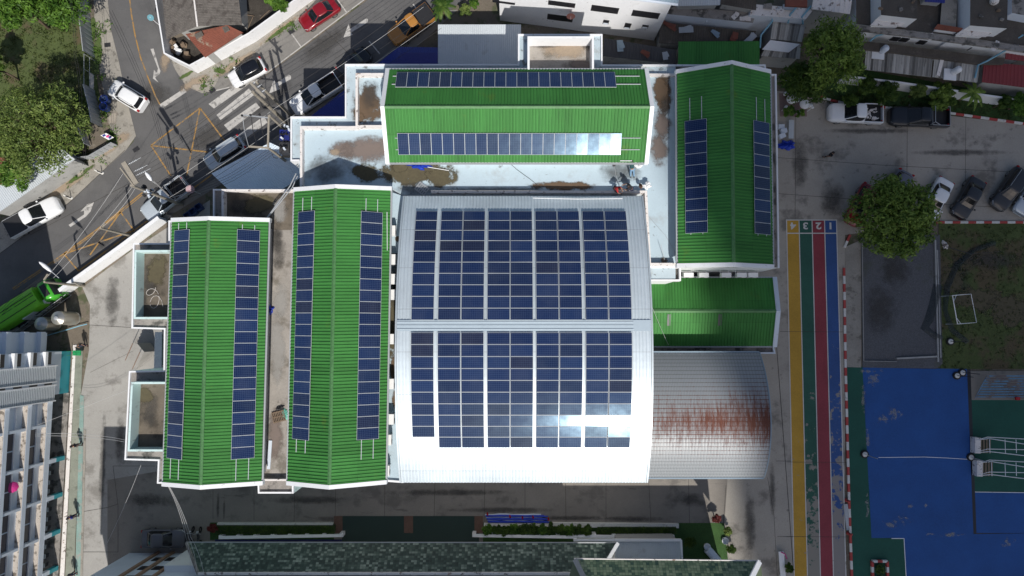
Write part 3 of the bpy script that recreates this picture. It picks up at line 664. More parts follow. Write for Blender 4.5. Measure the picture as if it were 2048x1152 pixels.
b = MB(); b.face(PX([(1058,79),(1185,79),(1185,142),(1058,142)], 9.26)[::-1]); b.build('tank_floor', M['deck_conc'], nb)
b = MB(); b.ring(PX([(1297,562),(1362,562),(1362,533),(1297,533)], 9.3), .14, 8.6, 9.3, 0, True); b.build('planter_rim', M['white'], nb)
b = MB(); b.prism(PX([(1297,562),(1362,562),(1362,533),(1297,533)], 8.8), 7.6, 8.8); b.build('planter_floor', M['ledge'], nb)
gable(nb, 'N', ((779,139),(1289,139)), ((769,213.5),(1300,213.5)), ((779,325),(1289,325)), EZ, RZ, M['green_roof'], M['white_clean'], wall=M['white'], z0=9.2)
for s_, k in (((735,210,40,52),'st_brown'),((740,190,26,36),'st_dark'),((720,235,12,14),'st_brown'),((740,300,70,34),'st_grey'),((690,300,40,24),'st_grey'),((830,345,95,32),'st_moss'),((880,355,40,24),'st_moss'),((735,345,36,26),'st_moss'),((670,305,14,10),'st_tan'),((1130,372,90,12),'st_brown'),((1000,380,160,8),'st_dark'),((840,378,60,16),'st_dark'),((800,335,22,14),'st_moss'),
              ((1327,190,22,60),'st_brown'),((1325,250,24,44),'st_grey'),((1322,180,20,36),'st_brown'),((1330,215,14,30),'st_dark'),((1320,300,24,40),'st_grey'),((1130,100,60,22),'st_tan'),((1160,130,40,14),'st_grey'),((1090,90,40,8),'st_dark'),((1175,92,14,12),'st_dark'),((655,340,60,40),'st_dark'),((1240,345,50,30),'st_dark')): stain(s_, DZ+.02, k)
# --- east block
eb = thing('school_block', 'east school block with dark green gable roof in the cloud shade', 'school building', W(1460, 330, 0))
b = MB(); b.prism(PX([(1351.5,129),(1531,129),(1534,149),(1553,149),(1559,535),(1352,535)], 9.0), 0, 9.0, 1, 0); b.build('wall', [M['ledge'], M['white']], eb)
b = MB(); b.ring(PX([(1559,536),(1553,148),(1533,148),(1531,129),(1352,129)], 9.2), .13, 9.01, 9.22, 0, False); b.build('roof_rim', M['white_clean'], eb)
gable(eb, 'E', ((1354,147),(1356,527)), ((1463.5,129),(1467.5,525)), ((1540,147),(1546,529)), EZ, RZ, M['green_roof'], M['white_clean'], wall=M['white'], z0=5.5)
# --- western block
wb = thing('school_block', 'westernmost school block with green gable roof and mint parapet boxes on its street side', 'school building', W(430, 700, 0))
WBODY = [(337,441),(337,486),(266,486),(263,657),(328,659),(327,741),(258,742),(249,920),(316,922),(314,967),(402,980),(516,966),(516,987),(587,987),(580,800),(589,378),(426,378),(426,441)]
b = MB(); b.prism(PX(WBODY, 8.9), 0, 8.9, 1, 0); b.build('wall', [M['ledge'], M['mint']], wb)
b = MB(); b.ring(PX([(589,378),(426,378),(426,441),(337,441),(337,486),(266,486),(263,657),(328,659),(327,741),(258,742),(249,920),(316,922),(314,967),(326,967)], 9.1), .13, 8.91, 9.12, 0, False)
b.build('roof_rim', M['white_clean'], wb); b = MB(); b.ring(PX([(515,962),(516,987),(587,987),(587,962)], 9.1), .13, 8.91, 9.12, 0, False); b.build('roof_rim', M['white_clean'], wb)
b = MB(); b.ring(PX([(345,500),(269,500),(267,638),(342,638)], 10.2), .17, 8.92, 10.2, 0, False)
b.build('mint_parapet', M['mint'], wb); b = MB(); b.ring(PX([(340,764),(262,764),(255,903),(332,903)], 10.2), .17, 8.92, 10.2, 0, False); b.build('mint_parapet', M['mint'], wb)
b = MB(); b.face(PX([(272,503),(348,503),(344,637),(270,637)], 8.93)[::-1]); b.build('roof_deck', M['box_floor'], wb); b = MB(); b.face(PX([(265,767),(345,767),(338,902),(259,902)], 8.93)[::-1])
b.build('roof_deck', M['box_floor'], wb); b = MB(); b.face(PX([(538,460),(588,460),(582,962),(520,962)], 8.93)[::-1]); b.build('roof_deck', M['deck_conc'], wb); b = MB(); b.face(PX([(444,380),(589,380),(588,460),(538,460),(538,440),(444,440)], 8.93)[::-1]); b.build('roof_deck', M['box_floor'], wb)
b = MB(); b.ring(PX([(589,378.5),(443,378.5),(443,436)], 9.6), .2, 8.94, 9.6, 0, False); b.build('inner_parapet', M['parapet'], wb); b = MB(); b.ring(PX([(519,962),(583,962)], 9.4), .15, 8.94, 9.4, 0, False); b.build('inner_parapet', M['parapet'], wb)
gable(wb, 'W', ((344,444),(326,964)), ((417.5,441),(401,970)), ((537,444),(523,962)), EZ, RZ, M['green_roof'], M['white_clean'], wall=M['wall_grey'], z0=8.9)
for s_, k in (((558,500,16,50),'st_dark'),((552,480,14,40),'st_dark'),((555,700,20,90),'st_pale'),((560,600,22,40),'st_pale'),((550,870,20,60),'st_grey'),((300,560,20,50),'st_dark'),((315,540,26,40),'st_moss'),((285,600,10,24),'st_dark'),((300,820,24,40),'st_dark'),((290,790,20,20),'st_moss'),((480,410,30,24),'st_dark'),((520,410,40,26),'st_moss'),((560,420,20,30),'st_pale')): stain(s_, 8.95, k)
# --- middle block
mb_ = thing('school_block', 'second school block from the west, green gable roof beside the white arched hall', 'school building', W(680, 700, 0))
b = MB(); b.prism(PX([(589.5,378),(581,800),(587.5,966),(660,976),(770,961),(805,966),(797,660),(805,391.5),(781,377.5)], 8.9), 0, 8.9, 1, 0); b.build('wall', [M['ledge_blue'], M['white']], mb_)
b = MB(); b.face(PX([(770,380),(806,392),(805,508),(770,505)], DZ)[::-1]); b.build('roof_deck', M['deck_blue'], mb_); b = MB(); b.face(PX([(768,770),(803,775),(806,960),(765,960)], DZ)[::-1]); b.build('roof_deck', M['deck_blue'], mb_)
b = MB(); b.ring(PX([(765,963),(807,966)], 9.5), .16, 8.92, 9.5, 0, False); b.build('roof_rim', M['white_clean'], mb_)
gable(mb_, 'B', ((589,383),(575,962)), ((671,377),(658.5,970)), ((781,381),(771,960)), EZ, RZ, M['green_roof'], M['white_clean'], wall=M['white'], z0=8.9)
for s_, k in (((788,640,14,110),'st_moss'),((789,560,12,60),'st_dark'),((789,740,10,40),'st_brown'),((792,660,10,80),'st_brown'),((790,800,8,30),'st_brown'),((795,478,6,8),'st_brown')): stain(s_, DZ+.03 if s_[1] > 770 or s_[1] < 500 else 8.94, k)

# --- arched assembly hall
hb = thing('assembly_hall', 'assembly hall under a broad arched white metal roof covered with solar panels', 'hall', W(1048, 700, 0))
HE, HC = 10.6, 13.75
yN, yS = W(1048, 392, HE).y, W(1048, 965, HE).y
half = (yN-yS)/2; sag = HC-HE; RAD = (half*half+sag*sag)/(2*sag); YC = (yN+yS)/2; ZC = HC-RAD; TH = math.asin(half/RAD)
xl = lambda t: (1-t)*W(810,392,HE).x + t*W(803,965,HE).x
xr = lambda t: (1-t)*W(1282,392,HE).x + t*W(1292,965,HE).x
def arc(th, off=0.0): return (YC + (RAD+off)*math.sin(th), ZC + (RAD+off)*math.cos(th))
def arcrows(n, off=0.0, x0=None, x1=None, t0=None, t1=None):
    rows = []
    for k in range(n+1):
        th = (t0 if t0 is not None else TH) + ((t1 if t1 is not None else -TH) - (t0 if t0 is not None else TH))*k/n
        y, z = arc(th, off); t = (TH-th)/(2*TH)
        rows.append((Vector((xl(t) if x0 is None else x0, y, z)), Vector((xr(t) if x1 is None else x1, y, z))))
    return rows
def th_at(py):
    lo, hi = -TH, TH
    for _ in range(50):
        m = (lo+hi)/2; y, z = arc(m)
        if toPx((0, y, z))[1] > py: lo = m
        else: hi = m
    return (lo+hi)/2
b = MB(); corr(b, arcrows(40), .27, .04); b.build('roof', M['hall_roof'], hb)
b = MB(); tm = th_at(651)
rr = arcrows(4, .10, t0=tm+.018, t1=tm-.018); b.grid([[a, c] for a, c in rr])
for dt in (-.012, 0, .012):
    y, z = arc(tm+dt, .12); b.tube([(xl(.5), y, z), (xr(.5)-1.4, y, z)], .035, 6)
b.build('ridge_flashing', M['hall_trim'], hb)
for q in (0, 1):
    b = MB(); rows = arcrows(40, .0); G = []
    for a, c in rows:
        p = (a, c)[q]; s = -1 if q == 0 else 1
        G.append([p + Vector((s*.02,0,.07)), p + Vector((s*.16,0,.07)), p + Vector((s*.16,0,-.5)), p + Vector((s*.02,0,-.5))])
    b.grid(G, 0, None, False, True); b.face(G[0]); b.face(G[-1]); b.build('fascia', M['hall_roof'], hb)
b = MB()
for q, ins in ((0, .25), (1, -.25)):
    rows = arcrows(24, -.15)
    G = [[(a, c)[q] + Vector((ins, 0, 0)), Vector(((a, c)[q].x + ins, a.y, 0))] for a, c in rows]; b.grid(G)
for k in (0, -1):
    a, c = arcrows(2, -.2)[k]; yy = a.y + (-.3 if k == 0 else .3); b.face([(a.x+.2,yy,0),(c.x-.2,yy,0),(c.x-.2,yy,a.z),(a.x+.2,yy,a.z)])
b.build('wall', M['white'], hb)

# --- annex with the low green roof, and its gutter slab
ab = thing('annex_building', 'low annex with shaded green gable roof between the east block and the rusty canopy', 'annex', W(1430, 630, 0))
gable(ab, 'A', ((1293,556),(1545,556)), ((1293,622),(1552,622)), ((1293,692),(1545,692)), 5.0, 6.3, M['green_roof'], M['facade'], wall=M['wall_grey'], z0=0, fw=.40)
b = MB(); b.prism(PX([(1293,692),(1548,690),(1550,706),(1293,706)], 4.3), 0, 4.3, 1, 0); b.build('gutter_slab', [M['ledge'], M['white']], ab)
b = MB(); b.ring(PX([(1293,707.5),(1551,707.5),(1547,690)], 4.5), .14, 4.31, 4.55, 0, False); b.build('gutter_rim', M['facade'], ab)
for k, (x, y) in enumerate(((1338,637),(1440,637))):
    p0, n = PLANES['A'][1]; c = [onplane(x+dx, y+dy, p0, n) + n*.05 for dx, dy in ((-3,-9),(4,-9),(2.5,14),(-4.5,14))]
    b = MB(); b.face(c); b.build('skylight', M['steel_dark'], ab)
# --- rusty barrel canopy
cb = thing('rusty_canopy', 'barrel shaped grey metal canopy streaked with rust beside the arched hall', 'canopy', W(1410, 830, 0))
CE, CC = 7.2, 9.3
cyN, cyS = W(1410,705,CE).y, W(1410,955,CE).y; ch = (cyN-cyS)/2; csg = CC-CE; CR = (ch*ch+csg*csg)/(2*csg); cyc = (cyN+cyS)/2; czc = CC-CR; cth = math.asin(ch/CR)
rows = []
for k in range(37):
    th = cth - 2*cth*k/36; y = cyc + CR*math.sin(th); z = czc + CR*math.cos(th); t = k/36
    rows.append((Vector((W(1285,830,CC).x, y, z)), Vector(((1-t)*W(1518,705,CE).x + t*W(1527,955,CE).x, y, z))))
b = MB(); corr(b, rows, .27, .022); b.build('roof', M['canopy'], cb)
b = MB(); G = []
for a, c in rows: G.append([c + Vector((.01,0,.05)), c + Vector((.09,0,.05)), c + Vector((.09,0,-.25)), c + Vector((.01,0,-.25))])
b.grid(G, 0, None, False, True); b.build('edge_trim', M['shed_blue_grey'], cb)
b = MB(); a0, c0 = rows[0]; b.bar(a0 + Vector((0,.06,-.02)), c0 + Vector((0,.06,-.02)), .12, .14); b.build('gutter', M['shed_blue_grey'], cb); b = MB(); a0, c0 = rows[-1]; b.bar(a0 - Vector((0,.06,.02)), c0 - Vector((0,.06,.02)), .12, .14); b.build('gutter', M['shed_blue_grey'], cb)
for fx in (.35, .68, .97):
    for k in (1, 35):
        a, c = rows[k]; p = a + (c-a)*fx; b = MB(); b.tube([(p.x, p.y, 0), (p.x, p.y, p.z-.05)], .09, 8); b.build('post', M['galv'], cb)

# ------------------------------------------------------------------ solar panels and rails
ORD = ['first','second','third','fourth','fifth','sixth','seventh','eighth','ninth','tenth','eleventh','twelfth','thirteenth','fourteenth','fifteenth','sixteenth','seventeenth','eighteenth','nineteenth','twentieth']
def panel_mesh(L, Wd):
    b = MB(); f = .02; t = .035
    b.box((0,0,t/2), (L,Wd,t), 0, 0)
    x, y = L/2-f, Wd/2-f
    b.face([(-x,-y,t+.003),(x,-y,t+.003),(x,y,t+.003),(-x,y,t+.003)], 1, [(0,0),(1,0),(1,1),(0,1)])
    me = bpy.data.meshes.new('solar_panel'); me.from_pydata(b.v, [], b.f); me.materials.append(M['alu']); me.materials.append(M['solar'])
    me.polygons.foreach_set('material_index', b.m); uv = me.uv_layers.new(name='UVMap'); k = 0
    for u, f_ in zip(b.uv, b.f):
        for j in range(len(f_)):
            if u: uv.data[k].uv = u[j]
            k += 1
    me.update(); return me
prnd = random.Random(21)
def put_panel(me, c, ux, n, label, group):
    n = (n + Vector((prnd.gauss(0,.006), prnd.gauss(0,.006), 0))).normalized()
    ux = (ux - n*ux.dot(n)).normalized(); uy = n.cross(ux)
    o = bpy.data.objects.new('solar_panel', me); COL.objects.link(o)
    o.matrix_world = Matrix(((ux.x,uy.x,n.x,c.x),(ux.y,uy.y,n.y,c.y),(ux.z,uy.z,n.z,c.z),(0,0,0,1)))
    tag(o, label, 'solar panel', group)
def rail(p, q, label, group):
    b = MB(); b.bar(p, q, .05, .05); o = b.build('mounting_rail', M['alu']); tag(o, label, 'mounting rail', group)
def strip_panels(key, side, s, e, near, far, n, where, order, group, rails, r0, r1):
    """s, e: pixel middle of the strip's two ends; near, far: pixels of its two long edges halfway; rails: cross offsets"""
    p0, nn = PLANES[key][side]; off = nn*.13
    S, E = onplane(*s, p0, nn), onplane(*e, p0, nn); ax = (E-S).normalized(); pit = (E-S).length/n
    a, c = onplane(*near, p0, nn), onplane(*far, p0, nn); cr = (c-a) - ax*(c-a).dot(ax); L = cr.length; cr.normalize()
    me = panel_mesh(L, pit-.014)
    for k in range(n):
        put_panel(me, S + ax*pit*(k+.5) + off, cr, nn, f'solar panel, {ORD[k]} from {order} in the {where}', group)
    for j, t in enumerate((-.27, .27)):
        nm = ('left','right') if order != 'the left' else ('upper','lower')
        mid = lambda px: onplane(*px, p0, nn)
        q0 = S + ax*((mid(r0)-S).dot(ax)) + cr*t*L + nn*.085; q1 = S + ax*((mid(r1)-S).dot(ax)) + cr*t*L + nn*.085
        side_nm = nm[j] if (cr.x if order != 'the left' else -cr.y) > 0 else nm[1-j]
        rail(q0, q1, f'{side_nm} aluminium rail under the solar panels in the {where}', 'aluminium panel rails')
strip_panels('N', 0, (792.5,162), (1231,162), (1000,177), (1000,147), 20, 'upper row on the north roof', 'the left', 'solar panels on the north roof', 0, (785,162), (1280,162))
strip_panels('N', 1, (796,287.5), (1242,287.5), (1000,266), (1000,309), 20, 'lower row on the north roof', 'the left', 'solar panels on the north roof', 0, (791,287), (1280,287))
strip_panels('W', 0, (367,460), (351.5,917.5), (346,690), (376,690), 20, 'left column of the westernmost green roof', 'the top', 'solar panels on the westernmost roof', 0, (368,446), (350,958))
strip_panels('W', 1, (497,460), (485,917), (468,690), (514,690), 20, 'right column of the westernmost green roof', 'the top', 'solar panels on the westernmost roof', 0, (497,450), (484,960))
strip_panels('B', 0, (615.5,423), (603.5,879), (593,650), (626,650), 20, 'left column of the second green roof', 'the top', 'solar panels on the second roof', 0, (616,395), (603,905))
strip_panels('B', 1, (743,424), (734.5,878.5), (718.5,650), (762,650), 20, 'right column of the second green roof', 'the top', 'solar panels on the second roof', 0, (744,398), (733,918))
strip_panels('E', 0, (1392,240.5), (1394,466.5), (1371.5,354), (1415.5,354), 10, 'left column of the east roof', 'the top', 'solar panels on the east roof', 0, (1391,195), (1394,469))
strip_panels('E', 1, (1520,244), (1523,469), (1506,356), (1537.5,356), 10, 'right column of the east roof', 'the top', 'solar panels on the east roof', 0, (1519,197), (1523,472))
# hall: nine columns, two fields
_f = None
zc = arc(th_at(640))[1]
cx = [(W(a,640,zc).x, W(c,640,zc).x) for a, c in ((823,868),(876.2,921.3),(922.9,967.7),(974.6,1019.7),(1021.2,1065.7),(1072.6,1117.3),(1119.3,1164),(1171,1216.2),(1218,1262.7))]
for fld, y0, y1 in (('upper', 424.5, 640.5), ('lower', 665, 893)):
    ta, tb = th_at(y0), th_at(y1); pit = (ta-tb)*RAD/10
    for j, (xa, xb) in enumerate(cx):
        if j in (0, 1) or fld != _f: me = panel_mesh(xb-xa, pit-.014)
        _f = fld
        for i in range(10):
            if fld == 'lower' and j == 0 and i == 9: continue
            th = ta + (tb-ta)*(i+.5)/10; y, z = arc(th, .15); t = (TH-th)/(2*TH)
            put_panel(me, Vector(((xa+xb)/2, y, z)), Vector((1,0,0)), Vector((0, math.sin(th), math.cos(th))),
                      f'solar panel, arched hall roof, {fld} field, {ORD[i]} row from top, {ORD[j]} column from left', 'solar panels on the arched hall roof')
M['shed_light'] = mk('pale_blue_corrugated_metal', (.74, .84, .93), .5, .05, .5, .05, [((.45,.52,.58), .6, .6, .72, .4)])
# ------------------------------------------------------------------ neighbouring buildings, sheds, walls and fences
def P3(t): return W(*t)
def roofsheet(parent, name, q, mat, pitch=.22, amp=.03, thick=True):
    """q = four (px, py, z): first edge start, end, second edge start, end; ribs run from edge to edge"""
    A0, A1, B0, B1 = [P3(t) for t in q]; b = MB(); corr(b, [(A0, A1), (B0, B1)], pitch, amp)
    if thick:
        d = Vector((0,0,-.06))
        for p, q_ in ((A0,A1),(A1,B1),(B1,B0),(B0,A0)): b.face([p, q_, q_+d, p+d])
    return b.build(name, mat, parent)
def under(parent, q, mat, z0=0.0, inset=.25, name='wall'):
    A0, A1, B0, B1 = [P3(t) for t in q]; c = (A0+A1+B0+B1)/4; P = []
    for p in (A0, A1, B1, B0): v = p + (c-p).normalized()*inset; P.append(Vector((v.x, v.y, v.z-.08)))
    b = MB(); lo = [Vector((p.x,p.y,z0)) for p in P]
    for k in range(4): j = (k+1) % 4; b.face([lo[k], lo[j], P[j], P[k]])
    return b.build(name, mat, parent)
def shed(name, label, cat, q, mat, wallmat='wall_grey', pitch=.22, group=None, extra=None):
    c = P3(q[0]); c = Vector((c.x, c.y, 0)); t = thing(name, label, cat, c, 0, group)
    roofsheet(t, 'roof', q, M[mat], pitch); under(t, q, M[wallmat]); 
    for nm, qq, mm in (extra or []): roofsheet(t, nm, qq, M[mm], pitch)
    return t
shed('carport_roof', 'pale corrugated metal roof behind the blue shed at the north parapet', 'shed', ((876,49,3.6),(1042,49,3.6),(876,150,3.0),(1042,150,3.0)), 'shed_metal', pitch=.2)
shed('carport_roof', 'blue grey corrugated roof tucked against the school corner by the transformer', 'shed', ((423,347,3.6),(540,285,3.6),(500,420,3.3),(640,330,3.3)), 'shed_light', pitch=.2)
t = thing('blue_shed', 'royal blue hipped metal roof beside the grey carport, north of the school', 'shed', W(820, 110, 0))
roofsheet(t, 'roof', ((797,94,3.0),(876,95,3.0),(803,106,3.3),(876,106,3.3)), M['blue_roof']); roofsheet(t, 'roof', ((768,150,2.6),(876,150,2.6),(803,106,3.3),(876,106,3.3)), M['blue_roof']); roofsheet(t, 'roof', ((752,130,2.6),(797,94,3.0),(768,152,2.6),(803,106,3.3)), M['blue_roof'])
b = MB(); b.ring(PX([(800,98),(875,98),(875,150),(765,150)], 2.6), .12, 0, 2.5); b.build('wall', M['wall_grey'], t)
shed('blue_shed', 'narrow royal blue metal roof squeezed between parked cars and the stepped parapet', 'shed', ((622,232,2.6),(692,178,2.6),(655,262,3.2),(720,205,3.2)), 'blue_roof')
shed('green_shed', 'flat dark green corrugated roof behind the east block', 'shed', ((1357,83,3.4),(1519,82,3.4),(1356,140,3.0),(1519,140,3.0)), 'green_roof', pitch=.24)
# corner house with the rusty lean-to
t = thing('corner_house', 'old grey fibre cement roofed house with a rusty red lean-to at the road fork', 'house', W(400, 60, 0))
q1 = ((333,78,3.6),(320,-60,3.6),(394,52,5.0),(380,-60,5.0)); q2 = ((484,49,3.6),(470,-60,3.6),(396,52,5.0),(382,-60,5.0))
for q in (q1, q2): roofsheet(t, 'roof', q, M['fibre'], .16, .03)
b = MB(); b.bar(W(395,53,5.05), W(381,-60,5.05), .14, .08); b.build('ridge_cap', M['parapet'], t)
b = MB(); b.prism(PX([(345,50),(470,30),(465,-60),(335,-60)], 3.4), 0, 3.4); b.build('wall', M['wall_grey'], t)
q = ((371,68,2.6),(410,115,2.2),(455,50,2.9),(486,65,2.5)); roofsheet(t, 'lean_to_roof', q, M['rust'], .2, .03); under(t, q, M['wall_grey'], name='lean_to_wall')
b = MB()
for c, s in (((398,70),(.8,.5)),((452,58),(.55,.6))): b.box(W(*c,2.85), (*s,.03), .5)
b.build('patch_sheet', M['fibre'], t)
rj = random.Random(5)
for x, y in ((343,88),(346,98),(352,96),(366,94),(373,110),(356,103)):
    b = MB(); c = W(x, y, .3)
    b.tube([c + Vector((rj.uniform(-.3,.3), rj.uniform(-.3,.3), z)) for z in (-.2, .1, .3)], [.25, .3, .1], 7); b.box(c + Vector((.1,.1,.25)), (rj.uniform(.3,.9), rj.uniform(.2,.4), .1), rj.uniform(0,3))
    fin(b, 'junk_heap', M['white'] if rj.random() < .6 else M['wood'], 'pale scrap pieces dumped in the yard of the corner house', 'junk', 'junk in the corner house yard')
# white plastered wall round the corner house
def wallrun(name, label, cat, pts, h, th, mat, capmat=None, group=None, z=0.0):
    P = PX(pts, z); t = thing(name, label, cat, P[0], 0, group)
    b = MB(); b.ring(P, th, z, h, 0, False); b.build('panel', M[mat], t)
    if capmat: b = MB(); b.ring([p + (P[0]-P[0]) for p in P], th + .04, h, h + .06, 0, False); b.build('coping', M[capmat], t)
    return t
wallrun('plaster_wall', 'long white plastered wall round the corner house by the parked red car', 'wall', [(700,-52),(622,4),(512,84),(396,147),(346,122),(336,60),(318,-50)][::-1], 1.9, .14, 'white_clean')
# corrugated hoarding left of the side road
def hoarding(label, pts, h, mat, group=None, pitch=.5, rail_mat='galv'):
    P = PX(pts, 0); t = thing('hoarding', label, 'fence', P[0], 0, group)
    for p, q in zip(P, P[1:]):
        b = MB(); corr(b, [(p, q), (p + Vector((0,0,h)), q + Vector((0,0,h)))], pitch, .05); b.build('sheet', M[mat], t)
        b = MB(); b.bar(p + Vector((0,0,h+.03)), q + Vector((0,0,h+.03)), .08, .06); b.build('top_rail', M[rail_mat], t)
    return t
hoarding('tall grey corrugated fence along the overgrown plot beside the side road', [(170,-40),(178,5),(184,60),(191,118)], 2.0, 'galv')
hoarding('grey corrugated fence by the blue barrels near the white car', [(190,182),(200,222),(206,256)], 1.9, 'galv')
hoarding('low crooked grey sheet fence below the plastic banner', [(236,291),(190,318),(152,322)], 1.1, 'galv')
hoarding('green netting fence beside the tin roof at the road edge', [(93,374),(155,334)], 1.2, 'green_net')
t = thing('mesh_gate', 'thin framed mesh gate standing open between the grey fence panels', 'gate', W(188, 150, 0))
b = MB(); a, c, h = W(190,122,0), W(190,181,0), Vector((0,0,1.8))
for p, q in ((a, a+h), (c, c+h), (a+h, c+h), (a+h*.5, c+h*.5), ((a+c)/2, (a+c)/2+h)): b.tube([p, q], .03, 5)
b.build('frame', M['galv'], t)
b = MB(); p, q = (a+c)/2+h*.1, c+h*.1; b.face([p, q, q+h*.35, p+h*.35]); b.build('panel', M['parapet'], t)
shed('tin_roof_shed', 'long pale corrugated tin roof at the left edge beside the white pickup', 'shed', ((-10,430,2.6),(150,318,2.6),(-40,380,3.0),(112,288,3.0)), 'shed_metal', pitch=.2)
shed('rusty_shed', 'red rusted sheet roof at the left edge under the feathery tree', 'shed', ((-40,395,3.0),(38,345,3.0),(-60,350,3.3),(10,310,3.3)), 'rust')
# school boundary wall along the main road
wallrun('boundary_wall', 'white topped school boundary wall along the main road by the green truck', 'wall', [(70,640),(160,572),(262,499),(336,443)], 1.7, .34, 'white_clean')
t = thing('street_fence', 'dark steel railing fence along the pavement in front of the blue sheds', 'fence', W(700, 190, 0))
P = PX([(640,238),(745,150),(872,45)], 0); b = MB()
for z in (.35, 1.3):
    for p, q in zip(P, P[1:]): b.tube([p + Vector((0,0,z)), q + Vector((0,0,z))], .03, 5)
b.build('rail', M['steel_dark'], t)
for p, q in zip(P, P[1:]):
    n = int((q-p).length/1.1)
    for k in range(n): c = p + (q-p)*k/n; b = MB(); b.tube([c, c + Vector((0,0,1.4))], .035, 5); b.build('post', M['steel_dark'], t)
t = thing('street_fence', 'dark railing along the kerb beside the green truck and steel tanks', 'fence', W(60, 650, 0))
P = PX([(150,590),(30,678),(-30,722)], 0); b = MB()
for z in (.5, 1.4):
    for p, q in zip(P, P[1:]): b.tube([p + Vector((0,0,z)), q + Vector((0,0,z))], .03, 5)
b.build('rail', M['galv'], t)
for p, q in zip(P, P[1:]):
    n = int((q-p).length/.6)
    for k in range(n): c = p + (q-p)*k/n; b = MB(); b.tube([c, c + Vector((0,0,1.5))], .03, 5); b.build('post', M['steel_dark'], t)
b = MB(); p, q = W(30,655,0), W(72,622,0); b.bar(p + Vector((0,0,.8)), q + Vector((0,0,.8)), .05, 1.0); fin(b, 'banner', M['pink'], 'faded pink vinyl banner tied to the railing by the steel tanks', 'banner')
b = MB(); p, q = W(112,605,0), W(163,568,0); b.bar(p + Vector((0,0,.9)), q + Vector((0,0,.9)), .05, .9); fin(b, 'banner', M['white_clean'], 'white vinyl banner on the railing next to the green truck cab', 'banner')

# --- facade of the long building on the left edge
lb = thing('classroom_building', 'pale blue multi storey classroom building along the left edge with teal columns', 'school building', W(100, 900, 0))
FA, FB = W(144,690,0), W(114,1200,0); FD = (FB-FA).normalized(); FO = Vector((FD.y, -FD.x, 0)); FO = FO if FO.x > 0 else -FO; FL = (FB-FA).length
def F(s, h, d=0.0): return FA + FD*s + FO*d + Vector((0,0,h))
def fbox(b, s0, s1, h0, h1, d0, d1, mi=0):
    P = [F(s, h, d) for h in (h0, h1) for s, d in ((s0,d0),(s1,d0),(s1,d1),(s0,d1))]
    for q in ((3,2,1,0),(4,5,6,7),(0,1,5,4),(1,2,6,5),(2,3,7,6),(3,0,4,7)): b.face([P[k] for k in q], mi)
S0 = 4.7      # stair tower ends here
b = MB(); fbox(b, S0, FL, 2.3, 16, -9, -.45); b.build('wall', M['facade'], lb)
b = MB(); fbox(b, S0, FL, 0, 2.3, -9, -2.6); b.build('inner_wall', M['wall_grey'], lb)
b = MB(); fbox(b, S0, FL, -.05, .12, -2.6, .05); b.build('corridor_floor', M['ledge'], lb)
bay = [(918-690)/462.0*FL*.999*462/510 + k*3.52 for k in range(-1, 5)]
for k in range(4):
    zb = 2.35 + 2.8*k; t_ = .68 if k == 0 else .5
    b = MB(); fbox(b, S0, FL, zb, zb+t_, -.55, 0); b.build('beam', M['facade'], lb)
    b = MB(); fbox(b, S0, FL, zb+t_+.002, zb+t_+.05, -.46, -.02); b.build('ledge', M['facade_ledge'], lb)
    b = MB(); fbox(b, S0, FL, zb+1.45, zb+1.53, -.44, -.30); b.build('sill', M['white_clean'], lb)
    for s in bay:
        b = MB(); fbox(b, s-.12, s+.12, zb+t_+.05, zb+2.8, -.5, -.06); b.build('pilaster', M['facade'], lb)
        if s + 3.5 > S0 + .5 and s < FL:
            s0 = max(s+.15, S0+.1)
            for a, c in ((0, .48), (.52, 1)):
                b = MB(); w0, w1 = s0 + (s+3.37-s0)*a, s0 + (s+3.37-s0)*c; fbox(b, w0, w1, zb+1.55, zb+2.7, -.5, -.42); b.build('window', mk('tinted_window_pane', (.085,.075,.085), .25, 0) if 'tinted_window_pane' not in bpy.data.materials else bpy.data.materials['tinted_window_pane'], lb)
for s in bay[1:]:
    b = MB(); fbox(b, s-.2, s+.2, 0, 1.35, -.38, .02, 0); fbox(b, s-.19, s+.19, 1.35, 2.35, -.37, .01, 1); b.build('column', [M['teal'], M['facade']], lb)
# stair tower
b = MB(); fbox(b, .6, S0, 1.4, 16, -9, -.06, 0); b.build('stair_wall', M['facade'], lb)
b = MB(); fbox(b, .6, S0, 0, 1.4, -9, -.05, 0); b.build('teal_base', M['teal'], lb)
for s0, s1 in ((1.9, 3.45), (3.75, 5.25)):
    b = MB(); fbox(b, s0, s1, 2.3, 11, -.05, .02, 0); b.build('louvre_backing', M['galv'], lb)
    b = MB()
    for k in range(38): fbox(b, s0+.05, s1-.05, 2.35+.22*k, 2.47+.22*k, .02, .14, 0)
    b.build('louvre', M['shed_metal'], lb)
    for s in (s0, s1): b = MB(); fbox(b, s-.05, s+.05, 2.2, 11, -.05, .2); b.build('louvre_frame', M['white_clean'], lb)
for k in range(4):
    zb = 2.9 + 2.0*k
    b = MB(); fbox(b, .62, 1.75, zb, zb+.85, -.06, -.02); b.build('window', M['dark'], lb)
    b = MB(); fbox(b, .55, 1.85, zb+.86, zb+1.2, -.06, .25); b.build('sun_shade', M['white'], lb)
for k in range(4): b = MB(); fbox(b, 3.48, 3.72, 2.6+2*k, 3.6+2*k, -.06, -.02); b.build('window', M['dark'], lb)
b = MB(); fbox(b, -1.2, .6, 2.4, 12, -9, -.9); b.build('corner_wall', M['facade'], lb)
for k in range(3): b = MB(); fbox(b, -1.3, .62, 3.2+2.2*k, 3.8+2.2*k, -.95, -.5); b.build('balcony_rail', M['facade'], lb)
